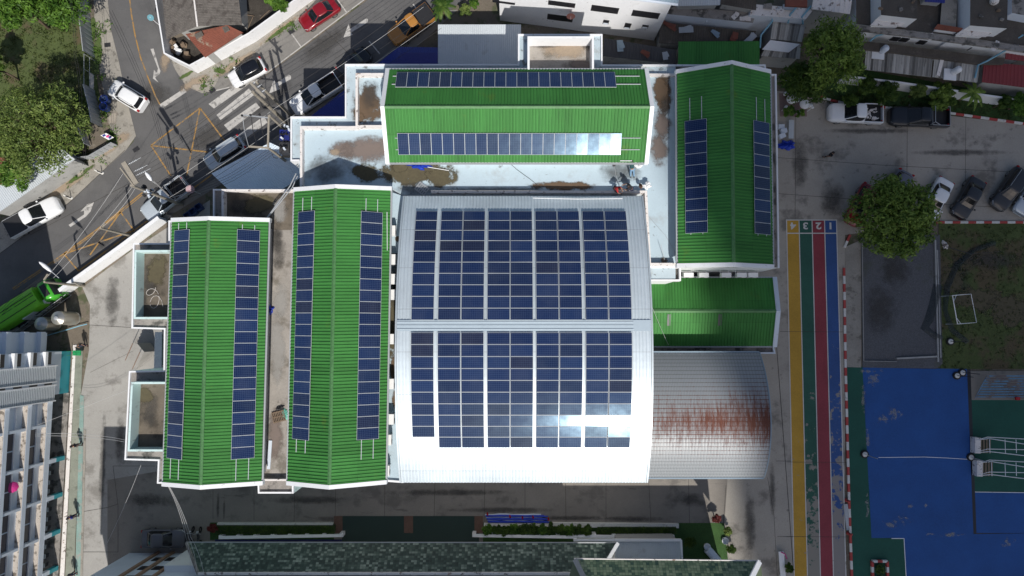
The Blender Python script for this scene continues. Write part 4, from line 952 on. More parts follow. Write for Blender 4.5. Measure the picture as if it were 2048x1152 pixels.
# strips of the covered walk
sheet('walkway', [(146,690),(152,690),(126,1200),(117,1200)], .06, M['parapet'])
sheet('walkway', [(152,690),(166,690),(146,1200),(128,1200)], .05, mk('mossy_paving', (.24,.255,.21), .9, .15, .8, .14, [((.12,.13,.10), 1.0, .56, .66, .7)]))
sheet('walkway', [(160,790),(168,792),(160,1200),(149,1200)], .065, mk('worn_teal_paint', (.22,.33,.30), .85, .15, .8, .14, [((.33,.31,.28), 1.2, .5, .62, .8)]))
sheet('walkway', [(168,860),(172,860),(164,1200),(159,1200)], .07, M['pavement'])
rk = random.Random(9)
for k in range(12):
    s = bay[1] + .55 + (k//2)*1.75*1.005 + (k % 2)*.85
    if s > FL - .3: continue
    t = thing('shoe_rack', 'grey topped bench in the dark ground floor corridor between the teal columns', 'bench', F(s, .12, -1.5), 0, 'corridor benches of the classroom building')
    b = MB(); fbox(b, s-.2, s+.2, .62, .70, -1.9, -.95); b.build('seat', M['shed_metal'], t)
    for d in (-1.85, -1.0): b = MB(); fbox(b, s-.17, s+.17, .12, .62, d-.03, d+.03); b.build('leg', M['steel_dark'], t)

# --- tiled school building along the bottom
tb = thing('tiled_school_building', 'long school building along the bottom edge under dark green tiled roofs', 'school building', W(800, 1150, 0))
def tiled(parent, q, mat, name='roof', uo=0):
    A0, A1, B0, B1 = [P3(t) for t in q]; b = MB(); n = 60
    L = (A1-A0).length; v = (B0-A0).length
    rows = []; U = []
    for p, q_, vv in ((A0, A1, 0), (B0, B1, v)):
        rows.append([p + (q_-p)*k/n for k in range(n+1)]); U.append([((rows[-1][k]-A0).dot((A1-A0)/L), vv) for k in range(n+1)])
    b.grid(rows, 0, U); return b.build(name, mat, parent)
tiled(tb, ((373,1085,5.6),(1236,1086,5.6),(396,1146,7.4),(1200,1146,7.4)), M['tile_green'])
b = MB(); b.bar(W(372,1085,5.55), W(1236,1086,5.55), .12, .12); b.build('eave_trim', M['galv'], tb)
b = MB(); b.bar(W(396,1147,7.45), W(1200,1147,7.45), .22, .12); b.build('ridge_cap', M['parapet'], tb)
b = MB(); b.bar(W(1236,1086,5.66), W(1200,1146,7.46), .3, .12); b.build('hip_cap', M['white'], tb)
b = MB(); b.bar(W(373,1085,5.66), W(396,1147,7.46), .25, .12); b.build('hip_cap', M['ledge'], tb)
b = MB(); b.prism(PX([(384,1093),(1225,1093),(1200,1150),(390,1150)], 0), 0, 5.4); b.build('wall', M['white'], tb)
b = MB(); x0, x1 = -37.3, 6.5; b.box(((x0+x1)/2, -26.72, 7.0), (x1-x0, 10, 14.0)); b.build('upper_block', M['facade'], tb)
b = MB(); b.box(((x0+x1)/2, -26.72, 14.1), (x1-x0+.3, 10.3, .2)); b.build('roof_slab', M['ledge'], tb)
# end facade with brown pilasters, left of the tiled roof
yF = -21.72; xa, xb = -37.28, W(372,1105,0).x
for xp in (318, 347, 378):
    x = W(xp, 1105, 0).x; b = MB(); b.box((x, yF+.08, 6.5), (.3, .22, 13)); b.build('pilaster', mk('brown_painted_concrete', (.30,.19,.125), .7, .08) if 'brown_painted_concrete' not in bpy.data.materials else bpy.data.materials['brown_painted_concrete'], tb)
for xp0, xp1 in ((327,343),(353,371)):
    for z in (1.9, 4.3, 6.7):
        x0_, x1_ = W(xp0,1105,0).x, W(xp1,1105,0).x; b = MB(); b.box(((x0_+x1_)/2, yF+.02, z), (x1_-x0_, .08, .9)); b.build('window', M['dark'], tb)
# right hand wing, higher, sunlit pale tiles
tw = thing('tiled_wing', 'higher wing with sunlit pale green tiled roof and white hips at the bottom edge', 'school building', W(1330, 1150, 0))
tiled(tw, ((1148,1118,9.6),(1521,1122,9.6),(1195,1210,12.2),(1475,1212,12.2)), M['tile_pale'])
b = MB(); b.bar(W(1148,1118,9.55), W(1521,1122,9.55), .14, .14); b.build('eave_trim', M['parapet'], tw)
b = MB(); b.bar(W(1150,1119,9.7), W(1195,1210,12.3), .42, .16); b.build('hip_cap', M['wall_grey'], tw)
b = MB(); b.bar(W(1519,1123,9.7), W(1475,1212,12.3), .42, .16); b.build('hip_cap', M['white_clean'], tw)
A = [W(1148,1118,9.6), W(1195,1210,12.2), W(1521,1122,9.6), W(1475,1212,12.2)]
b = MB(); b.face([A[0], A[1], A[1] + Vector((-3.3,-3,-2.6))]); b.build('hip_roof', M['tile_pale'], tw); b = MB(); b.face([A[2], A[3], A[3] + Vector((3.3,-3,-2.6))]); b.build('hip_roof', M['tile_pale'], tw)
b = MB(); b.box(((A[0].x+A[2].x)/2, -29.2, 4.7), (A[2].x-A[0].x-.8, 12, 9.4)); b.build('wall', M['white'], tw)
shed('lean_to_roof', 'grey corrugated lean-to roof between the two tiled roofs at the bottom', 'shed', ((1232,1083,3.4),(1362,1082,3.4),(1228,1150,4.0),(1360,1150,4.0)), 'shed_metal', pitch=.2)
b = MB(); b.bar(W(1147,1080,3.5), W(1362,1080,3.5), .22, .16); b.bar(W(1362,1080,3.5), W(1364,1120,3.5), .18, .14); fin(b, 'rain_gutter', M['white'], 'white box gutter edging the grey lean-to roof', 'gutter')
# forecourt strip between lane and tiled building
sheet('forecourt', [(684,1032),(958,1032),(958,1090),(684,1090)], .05, M['court_tile'])
sheet('brick_pad', [(668,1032),(685,1032),(685,1066),(668,1066)], .06, M['terracotta']); sheet('brick_pad', [(808,1032),(826,1032),(826,1066),(808,1066)], .062, M['terracotta']); sheet('brick_pad', [(949,1032),(966,1032),(966,1066),(949,1066)], .06, M['terracotta'])
sheet('garden_bed', [(420,1045),(668,1045),(668,1080),(420,1080)], .04, M['lawn'], 'stuff'); sheet('garden_bed', [(966,1045),(1356,1046),(1356,1085),(966,1085)], .04, M['lawn'], 'stuff')
sheet('lawn', [(1356,1046),(1448,1046),(1456,1120),(1356,1120)], .045, M['lawn'], 'stuff')
def curb(label, a, c, w, h, mat, cat='kerb', group=None, name='garden_kerb'):
    b = MB(); p, q = W(*a, 0), W(*c, 0); b.bar(p + Vector((0,0,h/2)), q + Vector((0,0,h/2)), w, h); return fin(b, name, M[mat], label, cat, group)
curb('white kerb in front of the clipped hedge near the grey sedan', (437,1048), (667,1048), .38, .35, 'kerb_white')
curb('white kerb behind the rolled blue tarpaulins', (968,1048), (1110,1049), .28, .3, 'kerb_white')
curb('long broad white kerb along the lane beside the small garden', (1100,1048), (1356,1050), .42, .35, 'kerb_white')
for a, c, lb_ in (((440,1075),(682,1071),'white balustrade beam below the clipped hedge, left of the tiled forecourt'),((948,1071),(1150,1074),'white balustrade beam below the shrubs, right of the tiled forecourt'),((1150,1072),(1346,1075),'pale concrete beam beside the grey lean-to roof')):
    p, q = W(*a, 1.0), W(*c, 1.0); t = thing('balustrade', lb_, 'balustrade', Vector((p.x,p.y,0)))
    b = MB(); b.bar(p, q, .26, .16); b.build('top_beam', M['white'], t); n = int((q-p).length/1.6)
    for k in range(n+1): c_ = p + (q-p)*k/n; b = MB(); b.box((c_.x, c_.y, .46), (.34,.34,.92)); b.build('pier', M['white'], t)
sheet('forecourt', [(430,1079),(684,1079),(684,1090),(430,1090)], .055, mk('navy_floor_paint', (.012,.016,.10), .6, .05))
# blue striped tarpaulins rolled up on the lane
t = thing('tarpaulin_roll', 'long heap of blue and white striped tarpaulins rolled up beside the lane', 'tarpaulin', W(1030,1036,0))
rt = random.Random(2)
for k in range(9):
    y = 1029 + k*1.9; P = []
    for j in range(9): P.append(W(970 + k*.8 + j*14 + (0 if j < 8 else (k % 3)*6), y + rt.uniform(-.8,.8), .12 + .05*(k % 3)))
    b = MB(); b.tube(P, .07, 6); b.build('fold', M['tarp_blue'] if k % 3 else M['facade'], t)
for x, y in ((1020,1033),(1045,1035),(1066,1034),(1097,1038),(975,1028)): b = MB(); b.box(W(x,y,.25), (.14,.3,.08), .2); b.build('red_tie', M['red_lens'], t)

# --- white building at the top
wt = thing('white_building', 'white building with dark window strips at the top edge, seen down its wall', 'building', W(1150, 30, 0))
P = PX([(1000,41),(1308,81)], 0); d = (P[1]-P[0]).normalized(); nrm = Vector((d.y, -d.x, 0)); L = (P[1]-P[0]).length
def G(s, h, o=0.0): return P[0] + d*s + nrm*o + Vector((0,0,h))
def gq(name, s0, s1, h0, h1, o, mat, parent=wt):
    b = MB(); Q = [G(s,h,oo) for h in (h0,h1) for s, oo in ((s0,-.05),(s1,-.05),(s1,o),(s0,o))]
    for q in ((3,2,1,0),(4,5,6,7),(0,1,5,4),(1,2,6,5),(2,3,7,6),(3,0,4,7)): b.face([Q[k] for k in q])
    return b.build(name, mat, parent)
b = MB(); b.prism([G(0,0), G(L,0), G(L,0,-9), G(0,0,-9)], 0, 8.6); b.build('wall', M['white_clean'], wt)
b = MB(); corr(b, [(G(-.3,8.7,.35), G(L+.4,8.7,.35)), (G(-.3,10.2,-5), G(L+.4,10.2,-5))], .25, .03); b.build('roof', M['shed_blue_grey'], wt)
b = MB(); b.bar(G(-.3,8.62,.42), G(L+.4,8.62,.42), .16, .14); b.build('gutter', M['facade'], wt)
def atpx(px, py):   # where a photo pixel meets the wall
    n = nrm; r = onplane(px, py, P[0], n); return ((r-P[0]).dot(d), r.z)
for (x0,y0),(x1,y1) in (((1096,0),(1150,13)),((1094,27),(1145,42)),((1181,9),(1236,25)),((1262,19),(1317,35)),((985,0),(1030,8))):
    s0, h0 = atpx(x0, y1-4); s1, _ = atpx(x1, y1); _, h1 = atpx(x0, y0); 
    gq('window', s0, s1, min(h0,h1), max(h0,h1), .02, M['dark'])
for (x0,y0),(x1,y1) in (((1205,39),(1217,47)),((1247,45),(1260,56)),((1283,49),(1296,55))):
    s0, h0 = atpx(x0, y1); s1, _ = atpx(x1, y1); _, h1 = atpx(x0, y0); f_ = gq('vent_window', s0, s1, min(h0,h1), max(h0,h1), .03, M['dark']); gq('window_frame', s0+.05, s1-.05, min(h0,h1)+.02, min(h0,h1)+.25, .06, M['facade'])
s0, h0 = atpx(1143, 22); c = G(s0, h0, .5)
t = thing('satellite_dish', 'round salmon satellite dish on the white wall at the top', 'satellite dish', c)
b = MB(); ax = (CAMP*.3 + Vector((0,-60,10)) - c).normalized(); rot = ax.to_track_quat('Z','Y').to_matrix(); rr_ = [[c + rot @ Vector((r*math.cos(a*.3927), r*math.sin(a*.3927), .25*r*r)) for a in range(16)] for r in (.02,.25,.42)]
b.grid(rr_, 0, None, True, True); b.build('dish', mk('salmon_paint', (.55,.22,.17), .5, 0), t)
b = MB(); b.tube([c, c - Vector((0,-.5,0))], .03, 5); b.build('arm', M['galv'], t); b = MB(); b.tube([c + ax*.05, c + ax*.45], .02, 5); b.build('feed', M['white'], t)
# --- jumble north of the east block, and the row houses in the shade top right
def box_house(label, poly, z, top, wall, name='house', cat='house', group=None):
    pc = PX(poly, 0)[0]; t = thing(name, label, cat, pc, 0, group)
    b = MB(); b.prism(PX(poly, z), 0, z, 1, 0); b.build('wall', [M[top], M[wall]], t); return t
shed('dark_lean_to', 'dark mouldy corrugated roof in the gap behind the green shed', 'shed', ((1320,44,2.8),(1512,62,2.8),(1318,86,2.4),(1508,96,2.4)), 'roof_slab', pitch=.25)
shed('dark_lean_to', 'dark corrugated alley roof below the white building corner', 'shed', ((1208,76,2.6),(1352,100,2.6),(1206,112,2.2),(1352,128,2.2)), 'steel_dark', pitch=.3)
t = box_house('pale walled low house with grimy flat parapet behind the dark corrugated roof', [(1352,12),(1512,26),(1506,46),(1334,28)], 4.0, 'ledge', 'facade')
for x0, x1 in ((1376,1390),(1394,1408),(1416,1434),(1440,1452)):
    a, c = W(x0,31,3.0), W(x1,34,3.0); b = MB(); b.bar(Vector((a.x,a.y-.05,1.9)), Vector((c.x,c.y-.05,1.9)), .12, 1.1); b.build('window', M['dark'], t)
shed('house_roof', 'pale grey blue metal roof at the top edge right of the white building', 'shed', ((1352,12,5.0),(1440,10,5.0),(1350,-40,5.6),(1445,-40,5.6)), 'shed_metal')
shed('house_roof', 'dark brown roof at the top edge above the wet ledge', 'shed', ((1442,8,5.0),(1512,20,5.0),(1446,-40,5.6),(1516,-40,5.6)), 'roof_slab')
t = box_house('white house with two storeys and a small terracotta balcony at the top edge', [(1504,8),(1628,18),(1612,38),(1500,30)], 4.6, 'parapet', 'facade')
b = MB(); b.box(W(1592,4,6.4), (2.0,.9,.25), -.05); b.build('balcony', M['rust'], t)
b = MB(); b.box(W(1577,15,4.75), (1.1,.5,.12), -.1); b.build('grille', M['galv'], t)
shed('house_roof', 'pale cream ribbed roof at the top edge left of the leafy tree', 'shed', ((1623,18,5.2),(1700,28,5.2),(1634,-40,5.8),(1710,-40,5.8)), 'fibre' if False else 'parapet', pitch=.45)
shed('porch_roof', 'upper grey corrugated porch roof left of the leafy tree', 'shed', ((1546,43,3.6),(1611,51,3.6),(1541,78,3.2),(1604,84,3.2)), 'old_roof', pitch=.26)
shed('porch_roof', 'lower mouldy porch roof half covered by a white sheet', 'shed', ((1540,79,3.1),(1602,88,3.1),(1522,112,2.7),(1600,118,2.7)), 'old_roof', pitch=.26)
b = MB(); b.face([W(1541,80,3.2), W(1524,99,3.05), W(1577,105,3.05), W(1600,88,3.2)]); o = fin(b, 'white_sheet', M['white'], 'white plastic sheet spread over the lower porch roof', 'sheet')
rh = thing('row_houses', 'row of shaded white terraced houses with dark wet ledges, top right', 'house', W(1880, 110, 0))
b = MB(); b.prism(PX([(1712,48),(1880,68),(2080,96),(2080,-60),(1712,-60)], 5.2), 0, 5.2, 1, 0); b.build('wall', [M['roof_slab'], M['white']], rh)
b = MB(); b.ring(PX([(2080,97),(1880,69),(1712,49)], 5.5), .5, 5.2, 5.45, 0, False); b.build('parapet', M['ledge'], rh)
b = MB(); b.prism(PX([(1728,82),(1800,90),(1960,110),(2010,116),(2008,128),(1958,128),(1800,106),(1726,98)], 3.5), 3.2, 3.5, 0, None, True); b.build('canopy_slab', M['roof_slab'], rh)
roofsheet(rh, 'lean_to_roof', ((1732,97,3.2),(1866,113,3.2),(1729,139,2.7),(1862,154,2.7)), M['old_roof'], .26, .04)
roofsheet(rh, 'lean_to_roof', ((1869,114,3.2),(1960,126,3.2),(1865,154,2.7),(1955,165,2.7)), M['old_roof'], .30, .04)
b = MB(); b.bar(W(1885,116,3.3), W(1876,152,2.9), .35, .06); b.build('flashing', M['parapet'], rh)
b = MB(); b.ring(PX([(1690,150),(1800,163),(1955,186),(2080,204)], 1.8)[::-1], .18, 0, 1.8, 0, False); b.build('garden_wall', M['white'], rh)
for x, y, w in ((1790,77,15),(1808,79,14),(1945,97,12),(1960,99,12),(1843,84,14)):
    a, c = onplane(x, y, W(1712,48,5.2), (W(1880,68,5.2)-W(1712,48,5.2)).cross(Vector((0,0,1))).normalized()), None
    b = MB(); b.box((a.x, a.y-.03, a.z), (.75,.12,.75), -.12); b.build('window', M['dark'], rh); b = MB(); b.box((a.x, a.y-.05, a.z-.42), (.9,.16,.08), -.12); b.build('sill', M['white'], rh)
t = box_house('flat mossy roofed upper house with white side wall, above the striped lean-to', [(1761,-60),(1836,-60),(1834,38),(1762,30)], 7.0, 'roof_slab', 'white')
t = box_house('larger flat mossy roofed upper house with scattered pale junk on top', [(1941,-60),(2017,-60),(2014,57),(1940,51)], 7.0, 'roof_slab', 'white')
b = MB(); b.lathe(W(1984,5,7.0), [(.01,0),(.35,.1),(.4,.4),(.2,.7),(.01,.75)], 9); fin(b, 'cement_bag', M['parapet'], 'pale bag standing on the larger mossy roof', 'bag')
t = box_house('pale walled upper house cut off by the right edge of the photo', [(2022,-60),(2100,-60),(2100,40),(2024,26)], 6.4, 'ledge', 'facade')
for q, l in ((((1740,51,5.9),(1804,52,5.9),(1762,29,6.1),(1820,36,6.1)),'pale streaked lean-to roof below the left mossy roof'),(((1910,70,5.9),(1972,74,5.9),(1938,50,6.1),(1997,57,6.1)),'pale streaked lean-to roof below the right mossy roof')): shed('lean_to_roof', l, 'shed', q, 'parapet', 'white', .3)
shed('house_roof', 'bright blue roof corner at the top edge between the mossy roofs', 'shed', ((1850,3,6.2),(1890,6,6.2),(1850,-40,6.6),(1890,-40,6.6)), 'blue_roof')
shed('tile_strip_roof', 'narrow strip of red clay tiles between the two upper houses', 'shed', ((1868,58,5.8),(1920,65,5.8),(1876,48,6.1),(1926,56,6.1)), 'rust', 'white', .2)
b = MB(); b.face([W(1885,-10,5.6), W(1915,-10,5.6), W(1912,56,5.6), W(1880,50,5.6)][::-1]); fin(b, 'terrace_floor', M['pavement'], 'beige tiled terrace floor between the two upper houses', 'terrace')
shed('red_roof_house', 'dark red ribbed roof at the right edge below the blue pipes', 'house', ((1968,124,3.0),(2090,134,3.0),(1964,164,2.6),(2090,180,2.6)), 'red_roof', pitch=.35, extra=[('upper_roof', ((2013,92,3.6),(2090,98,3.6),(2011,118,3.2),(2090,126,3.2)), 'red_roof')])
M['pipe_blue'] = mk('light_blue_drain_pipe', (.19,.40,.52), .45, 0)
for pts, l in (([(1500,28,4.3),(1544,35,4.2),(1545,42,4.0),(1522,70,3.4),(1520,96,3.0)],'light blue drain pipe bending round the dark yard beside the porch roofs'),
               ([(1598,8,4.9),(1580,30,4.7),(1576,46,3.8)],'left of two light blue drain pipes on the white two storey house'),([(1622,12,4.9),(1604,34,4.7),(1606,48,3.8)],'right of two light blue drain pipes on the white two storey house'),
               ([(2046,70,5.2),(2018,88,5.0),(2016,98,4.4),(1974,122,3.6),(1956,130,3.4),(1950,156,3.0)],'long light blue drain pipe running down to the red roof'),([(1740,82,3.9),(1752,72,4.1),(1775,66,4.2)],'short light blue pipe curved along the row house wall')):
    b = MB(); b.tube([W(*p) for p in pts], .09, 6); fin(b, 'drain_pipe', M['pipe_blue'], l, 'drain pipe')
for x, y, l in ((1764,102,'grey water tank standing on a white frame at the left end of the mouldy roof'),(1908,144,'round white water tank on a white slab at the right end of the mouldy roof')):
    t = thing('water_tank', l, 'water tank', W(x, y, 3.0)); b = MB(); b.lathe(W(x,y,3.3), [(.01,0),(.3,0),(.32,.1),(.32,.75),(.2,.9),(.01,.95)], 16); b.build('tank', M['white'] if x > 1800 else M['facade'], t)
    b = MB(); b.box(W(x-8,y+5,3.15), (1.2,1.1,.1), -.1); b.build('stand', M['white'], t)

# clutter on and between the houses in the shade, each piece where one can see something like it
rc = random.Random(17)
def clutter(label, name, cat, x, y, z, kind, mat, sz, group=None):
    b = MB(); c = W(x, y, z); a = rc.uniform(0, 3.1)
    if kind == 'box': b.box(c + Vector((0,0,sz[2]/2)), sz, a); b.box(c + Vector((.05,0,sz[2]+.02)), (sz[0]*.8, sz[1]*.8, .04), a)
    elif kind == 'sheet': b.box(c + Vector((0,0,.05)), (sz[0], sz[1], .03), a); b.box(c + Vector((.1,.1,.1)), (sz[0]*.7, sz[1]*.9, .03), a+.3)
    else: b.tube([c + Vector((-sz[0]*math.cos(a), -sz[0]*math.sin(a), .06)), c + Vector((0,0,.1)), c + Vector((sz[0]*math.cos(a), sz[0]*math.sin(a), .05))], .035, 5)
    return fin(b, name, M[mat], label, cat, group)
for k, (x, y, z) in enumerate(((1535,14,4.7),(1560,24,4.7),(1345,20,4.1),(1470,32,4.1),(1420,28,4.1),(1490,38,4.1),(1740,58,5.3),(1860,74,5.3),(1925,80,5.3),(1990,92,5.3),(2030,96,5.3))):
    clutter('pale cement rubble piece on the grimy house ledges top right', 'rubble', 'rubble', x, y, z, 'sheet', 'parapet' if k % 2 else 'ledge', (rc.uniform(.5,1.1), rc.uniform(.3,.5)), 'rubble on the grimy ledges')
for k, (x, y, z) in enumerate(((1338,52,2.9),(1372,60,2.9),(1430,68,2.9),(1468,74,2.9),(1500,78,2.9),(1240,92,2.6),(1290,108,2.6),(1330,112,2.6))):
    clutter('loose scrap sheet lying on the dark alley roofs behind the green shed', 'scrap_sheet', 'scrap', x, y, z, 'sheet', ('rust','galv','shed_blue_grey')[k % 3], (rc.uniform(.6,1.6), rc.uniform(.3,.6)), 'scrap on the alley roofs')
for k, (x, y, z) in enumerate(((1760,18,7.05),(1800,20,7.05),(1825,4,7.05),(1960,34,7.05),(1995,22,7.05),(2002,40,7.05))):
    clutter('small grey lumps of debris on the flat mossy roofs', 'debris', 'debris', x, y, z, 'box', 'ledge' if k % 2 else 'wood', (rc.uniform(.2,.5), rc.uniform(.15,.35), rc.uniform(.08,.2)), 'debris on the mossy roofs')
for k, (x, y, l) in enumerate(((492,30,'upper plank in the dark yard of the corner house'),(500,50,'middle plank in the dark yard of the corner house'),(530,30,'right hand plank in the dark yard of the corner house'))):
    clutter(l, 'plank', 'plank', x, y, .1, 'bar', 'wood', (rc.uniform(.6,1.0),))
for x, y, l in ((1452,38,'grey air conditioner on the pale low house wall'),(1415,42,'pale air conditioner ledge box by the barred windows'),(1990,62,'small wall box below the right mossy roof')):
    clutter(l, 'wall_box', 'box', x, y, 3.0 if x < 1500 else 5.3, 'box', 'facade', (.7,.35,.5))
# ------------------------------------------------------------------ vehicles
CARP = {}
def carpaint(name, col, metal=0.0):
    if name not in CARP: CARP[name] = mk(name, col, .3, .02, .8, .02, coat=.5, metal=metal)
    return CARP[name]
def lerp(tab, x):
    for (a, va), (c, vc) in zip(tab, tab[1:]):
        if x <= c: return va + (vc-va)*max(0, x-a)/(c-a)
    return tab[-1][1]
def sup(n, a, b_, e=4.0):
    out = []
    for k in range(n):
        t = 2*math.pi*k/n; c, s = math.cos(t), math.sin(t)
        out.append((a*math.copysign(abs(c)**(2/e), c), b_*math.copysign(abs(s)**(2/e), s)))
    return out
def wheel(root, x, y, r=.33, w=.22):
    s = 1 if y > 0 else -1; n = 16
    b = MB(); P = lambda rr, yy: [(x + rr*math.cos(2*math.pi*k/n), yy, r + rr*math.sin(2*math.pi*k/n)) for k in range(n)]
    b.grid([P(.2,y-s*w/2), P(r,y-s*w/2+s*.03), P(r,y+s*w/2-s*.03), P(r*.9,y+s*w/2), P(r*.62,y+s*w/2)], 0, None, True, True)
    ty = b.build('wheel', M['rubber'], root, True)
    b = MB(); b.grid([P(r*.62,y+s*w/2), P(r*.5,y+s*w/2-s*.02), P(.04,y+s*w/2-s*.01)], 0, None, True, True); b.build('rim', M['rim'], ty, True)
def car(label, cat, front, rear, kind, pm, roofm=None, z=.7, Wd=1.78, name=None, h=None, extra=None, group=None):
    f, r = W(*front, z), W(*rear, z); L = (f-r).length; rz = math.atan2(f.y-r.y, f.x-r.x); c = (f+r)/2
    root = thing(name or ('pickup_truck' if kind == 'pickup' else 'parked_car'), label, cat, (c.x, c.y, .03), rz, group)
    hw = Wd/2; l2 = L/2; roofm = roofm or pm
    if kind == 'suv': HT, belt, tops = 1.62, 1.02, [(-1,.92),(-.97,1.0),(-.55,1.02),(.38,1.04),(.55,1.0),(.9,.86),(1,.66)]; gx = (-.93, .52); rx = (-.80, .16)
    elif kind == 'hatch': HT, belt, tops = 1.5, .95, [(-1,.80),(-.96,.94),(-.5,.96),(.42,.98),(.6,.92),(.92,.76),(1,.58)]; gx = (-.92, .56); rx = (-.74, .14)
    elif kind == 'sedan': HT, belt, tops = 1.45, .92, [(-1,.78),(-.95,.94),(-.6,.96),(.38,.95),(.6,.9),(.92,.74),(1,.56)]; gx = (-.74, .50); rx = (-.42, .12)
    else: HT, belt, tops = 1.72, 1.06, [(-1,1.0),(-.4,1.02),(.45,1.06),(.6,1.03),(.93,.92),(1,.70)]; gx = (-.31, .50); rx = (-.25, .10)
    if h: HT = h
    wid = [(-1,.84),(-.95,.95),(-.8,1.0),(.7,1.0),(.88,.95),(.96,.84),(1,.66)]
    if kind == 'pickup': wid[0] = (-1,.96); wid[1] = (-.96,.99)
    xs = [-1,-.985,-.95,-.9,-.8,-.7,-.6,-.45,-.3,-.1,.1,.3,.42,.52,.62,.74,.85,.92,.96,.985,1]
    if kind == 'pickup': xs = [-.32,-.315,-.28] + [x for x in xs if x > -.25]
    rows = []
    for x in xs:
        w = hw*lerp(wid, x); zt = lerp(tops, x)
        e = .05
        half_ = [(w*.80,.22),(w*.93,.30),(w*.99,.50),(w*1.0,.70),(w*.985,zt-.16),(w*.93,zt-.05),(w*.80,zt-.005),(w*.45,zt+.02),(0,zt+.03)]
        ring = half_ + [(-a, z_) for a, z_ in half_[-2::-1]]
        rows.append([(x*l2, a, z_) for a, z_ in ring])
    b = MB(); b.grid(rows, 0, None, True, True); b.face(rows[0][::-1]); b.face(rows[-1]); b.build('body', pm, root, True)
    # glass house
    n = 28; x0, x1 = gx[0]*l2, gx[1]*l2; r0, r1 = rx[0]*l2, rx[1]*l2
    B0 = [((x0+x1)/2 + a, b_) for a, b_ in sup(n, (x1-x0)/2, hw*.90, 5)]; T0 = [((r0+r1)/2 + a, b_) for a, b_ in sup(n, (r1-r0)/2, hw*.70, 5)]
    zb = lambda x: lerp(tops, x/l2) - .03
    parts = {'windscreen': MB(), 'rear_window': MB(), 'side_window': MB(), 'side_window2': MB()}
    for k in range(n):
        j = (k+1) % n; mx = (B0[k][0]+B0[j][0])/2 - (x0+x1)/2; my = (B0[k][1]+B0[j][1])/2
        key = 'windscreen' if mx > (x1-x0)/2*.86 else 'rear_window' if mx < -(x1-x0)/2*.86 else 'side_window' if my > 0 else 'side_window2'
        lo = [(B0[i][0], B0[i][1], zb(B0[i][0])) for i in (k, j)]; hi = [(T0[i][0], T0[i][1], HT-.05) for i in (j, k)]
        md = [((p[0]+q[0])/2*1.0, (p[1]+q[1])/2*1.03, (p[2]+q[2])/2+.02) for p, q in zip(lo, hi[::-1])]
        parts[key].face([lo[0], lo[1], md[1], md[0]], 0, None, False); parts[key].face([md[0], md[1], hi[0], hi[1]], 0, None, False)
    for key, m_ in parts.items(): m_.build(key.rstrip('2'), M['glass'], root, True)
    # pillars and roof
    ca = [k for k in range(n)]
    b = MB(); idx = sorted(range(n), key=lambda k: abs(abs(math.atan2(math.sin(2*math.pi*k/n), math.cos(2*math.pi*k/n))) - math.pi/4))
    for k in (n//8, n*3//8+ (1 if n*3 % 8 else 0), n*5//8, n*7//8 + (1 if n*7 % 8 else 0)):
        p = Vector((B0[k][0]*1.0, B0[k][1]*1.005, zb(B0[k][0]))); q = Vector((T0[k][0], T0[k][1], HT-.05)); pb = MB(); pb.tube([p, (p+q)/2*1.0 + Vector((0, .02*(1 if p.y>0 else -1), .03)), q], .045, 5); pb.build('pillar', roofm if kind == 'hatch' and roofm != pm else pm, root, True)
    rows = []
    for sc, dz in ((1.03,-.06),(1.0,-.01),(.88,.025),(.5,.05),(.02,.055)):
        rows.append([((r0+r1)/2 + a*sc, b_*sc, HT+dz) for a, b_ in sup(n, (r1-r0)/2+.02, hw*.73, 4.5)])
    b = MB(); b.grid(rows, 0, None, True, True); b.build('roof', roofm, root, True)
    if kind in ('suv',):
        for s in (-1, 1): b = MB(); b.tube([(r0+.1, s*hw*.64, HT+.05), (r1-.15, s*hw*.64, HT+.06)], .022, 5); b.build('roof_rail', M['galv'], root, True)
    for s in (-1, 1):
        b = MB(); b.lathe((gx[1]*l2*.80, s*(hw*.97+.09), belt+.05), [(.01,-.07),(.09,-.05),(.10,.03),(.05,.07),(.01,.075)], 8); b.build('mirror', pm, root, True)
        b = MB(); hx = l2*.925; P = [(hx-.18, s*hw*.86, .74),(hx+.10, s*hw*.62, .70),(hx+.13, s*hw*.60, .62),(hx-.18, s*hw*.90, .66)]
        P = [(x, y, z_+ (.09 if kind in ('pickup','suv') else 0)) for x, y, z_ in P]; b.face([(x+.02,y*1.03,z_+.06) for x, y, z_ in P]); b.face([(x,y,z_-.04) for x, y, z_ in P][::-1]); b.build('headlight', M['lamp'], root, True)
        b = MB(); b.box((-l2*.965, s*hw*.80, lerp(tops,-.96)-.10 if kind != 'pickup' else .9), (.16,.22,.24 if kind != 'sedan' else .14)); b.build('taillight', M['red_lens'], root, True)
        for x in (.62, -.60): wheel(root, x*l2, s*(hw-.12))
    b = MB(); b.box((l2*.985, 0, .45), (.06, hw*1.1, .18)); b.build('grille', M['black_plastic'], root, True)
    if kind == 'pickup':
        xb0, xb1 = -l2, -.305*l2
        b = MB(); b.box(((xb0+xb1)/2, 0, .60), (xb1-xb0, Wd*.9, .08)); b.build('bed_floor', M['black_plastic'], root, True)
        for s in (-1, 1):
            b = MB(); b.box(((xb0+xb1)/2, s*(hw-.05), .76), (xb1-xb0, .10, .62)); b.build('bed_side', pm, root, True)
            b = MB(); b.box(((xb0+xb1)/2, s*(hw-.145), .80), (xb1-xb0-.05, .06, .5)); b.build('bed_liner', M['black_plastic'], root, True)
        b = MB(); b.box((xb0+.03, 0, .76), (.07, Wd-.22, .6)); b.build('tailgate', pm, root, True)
        b = MB(); b.box((xb1-.03, 0, .80), (.06, Wd-.25, .55)); b.build('bed_front', M['black_plastic'], root, True)
    if extra: extra(root, l2, hw, HT)
    return root
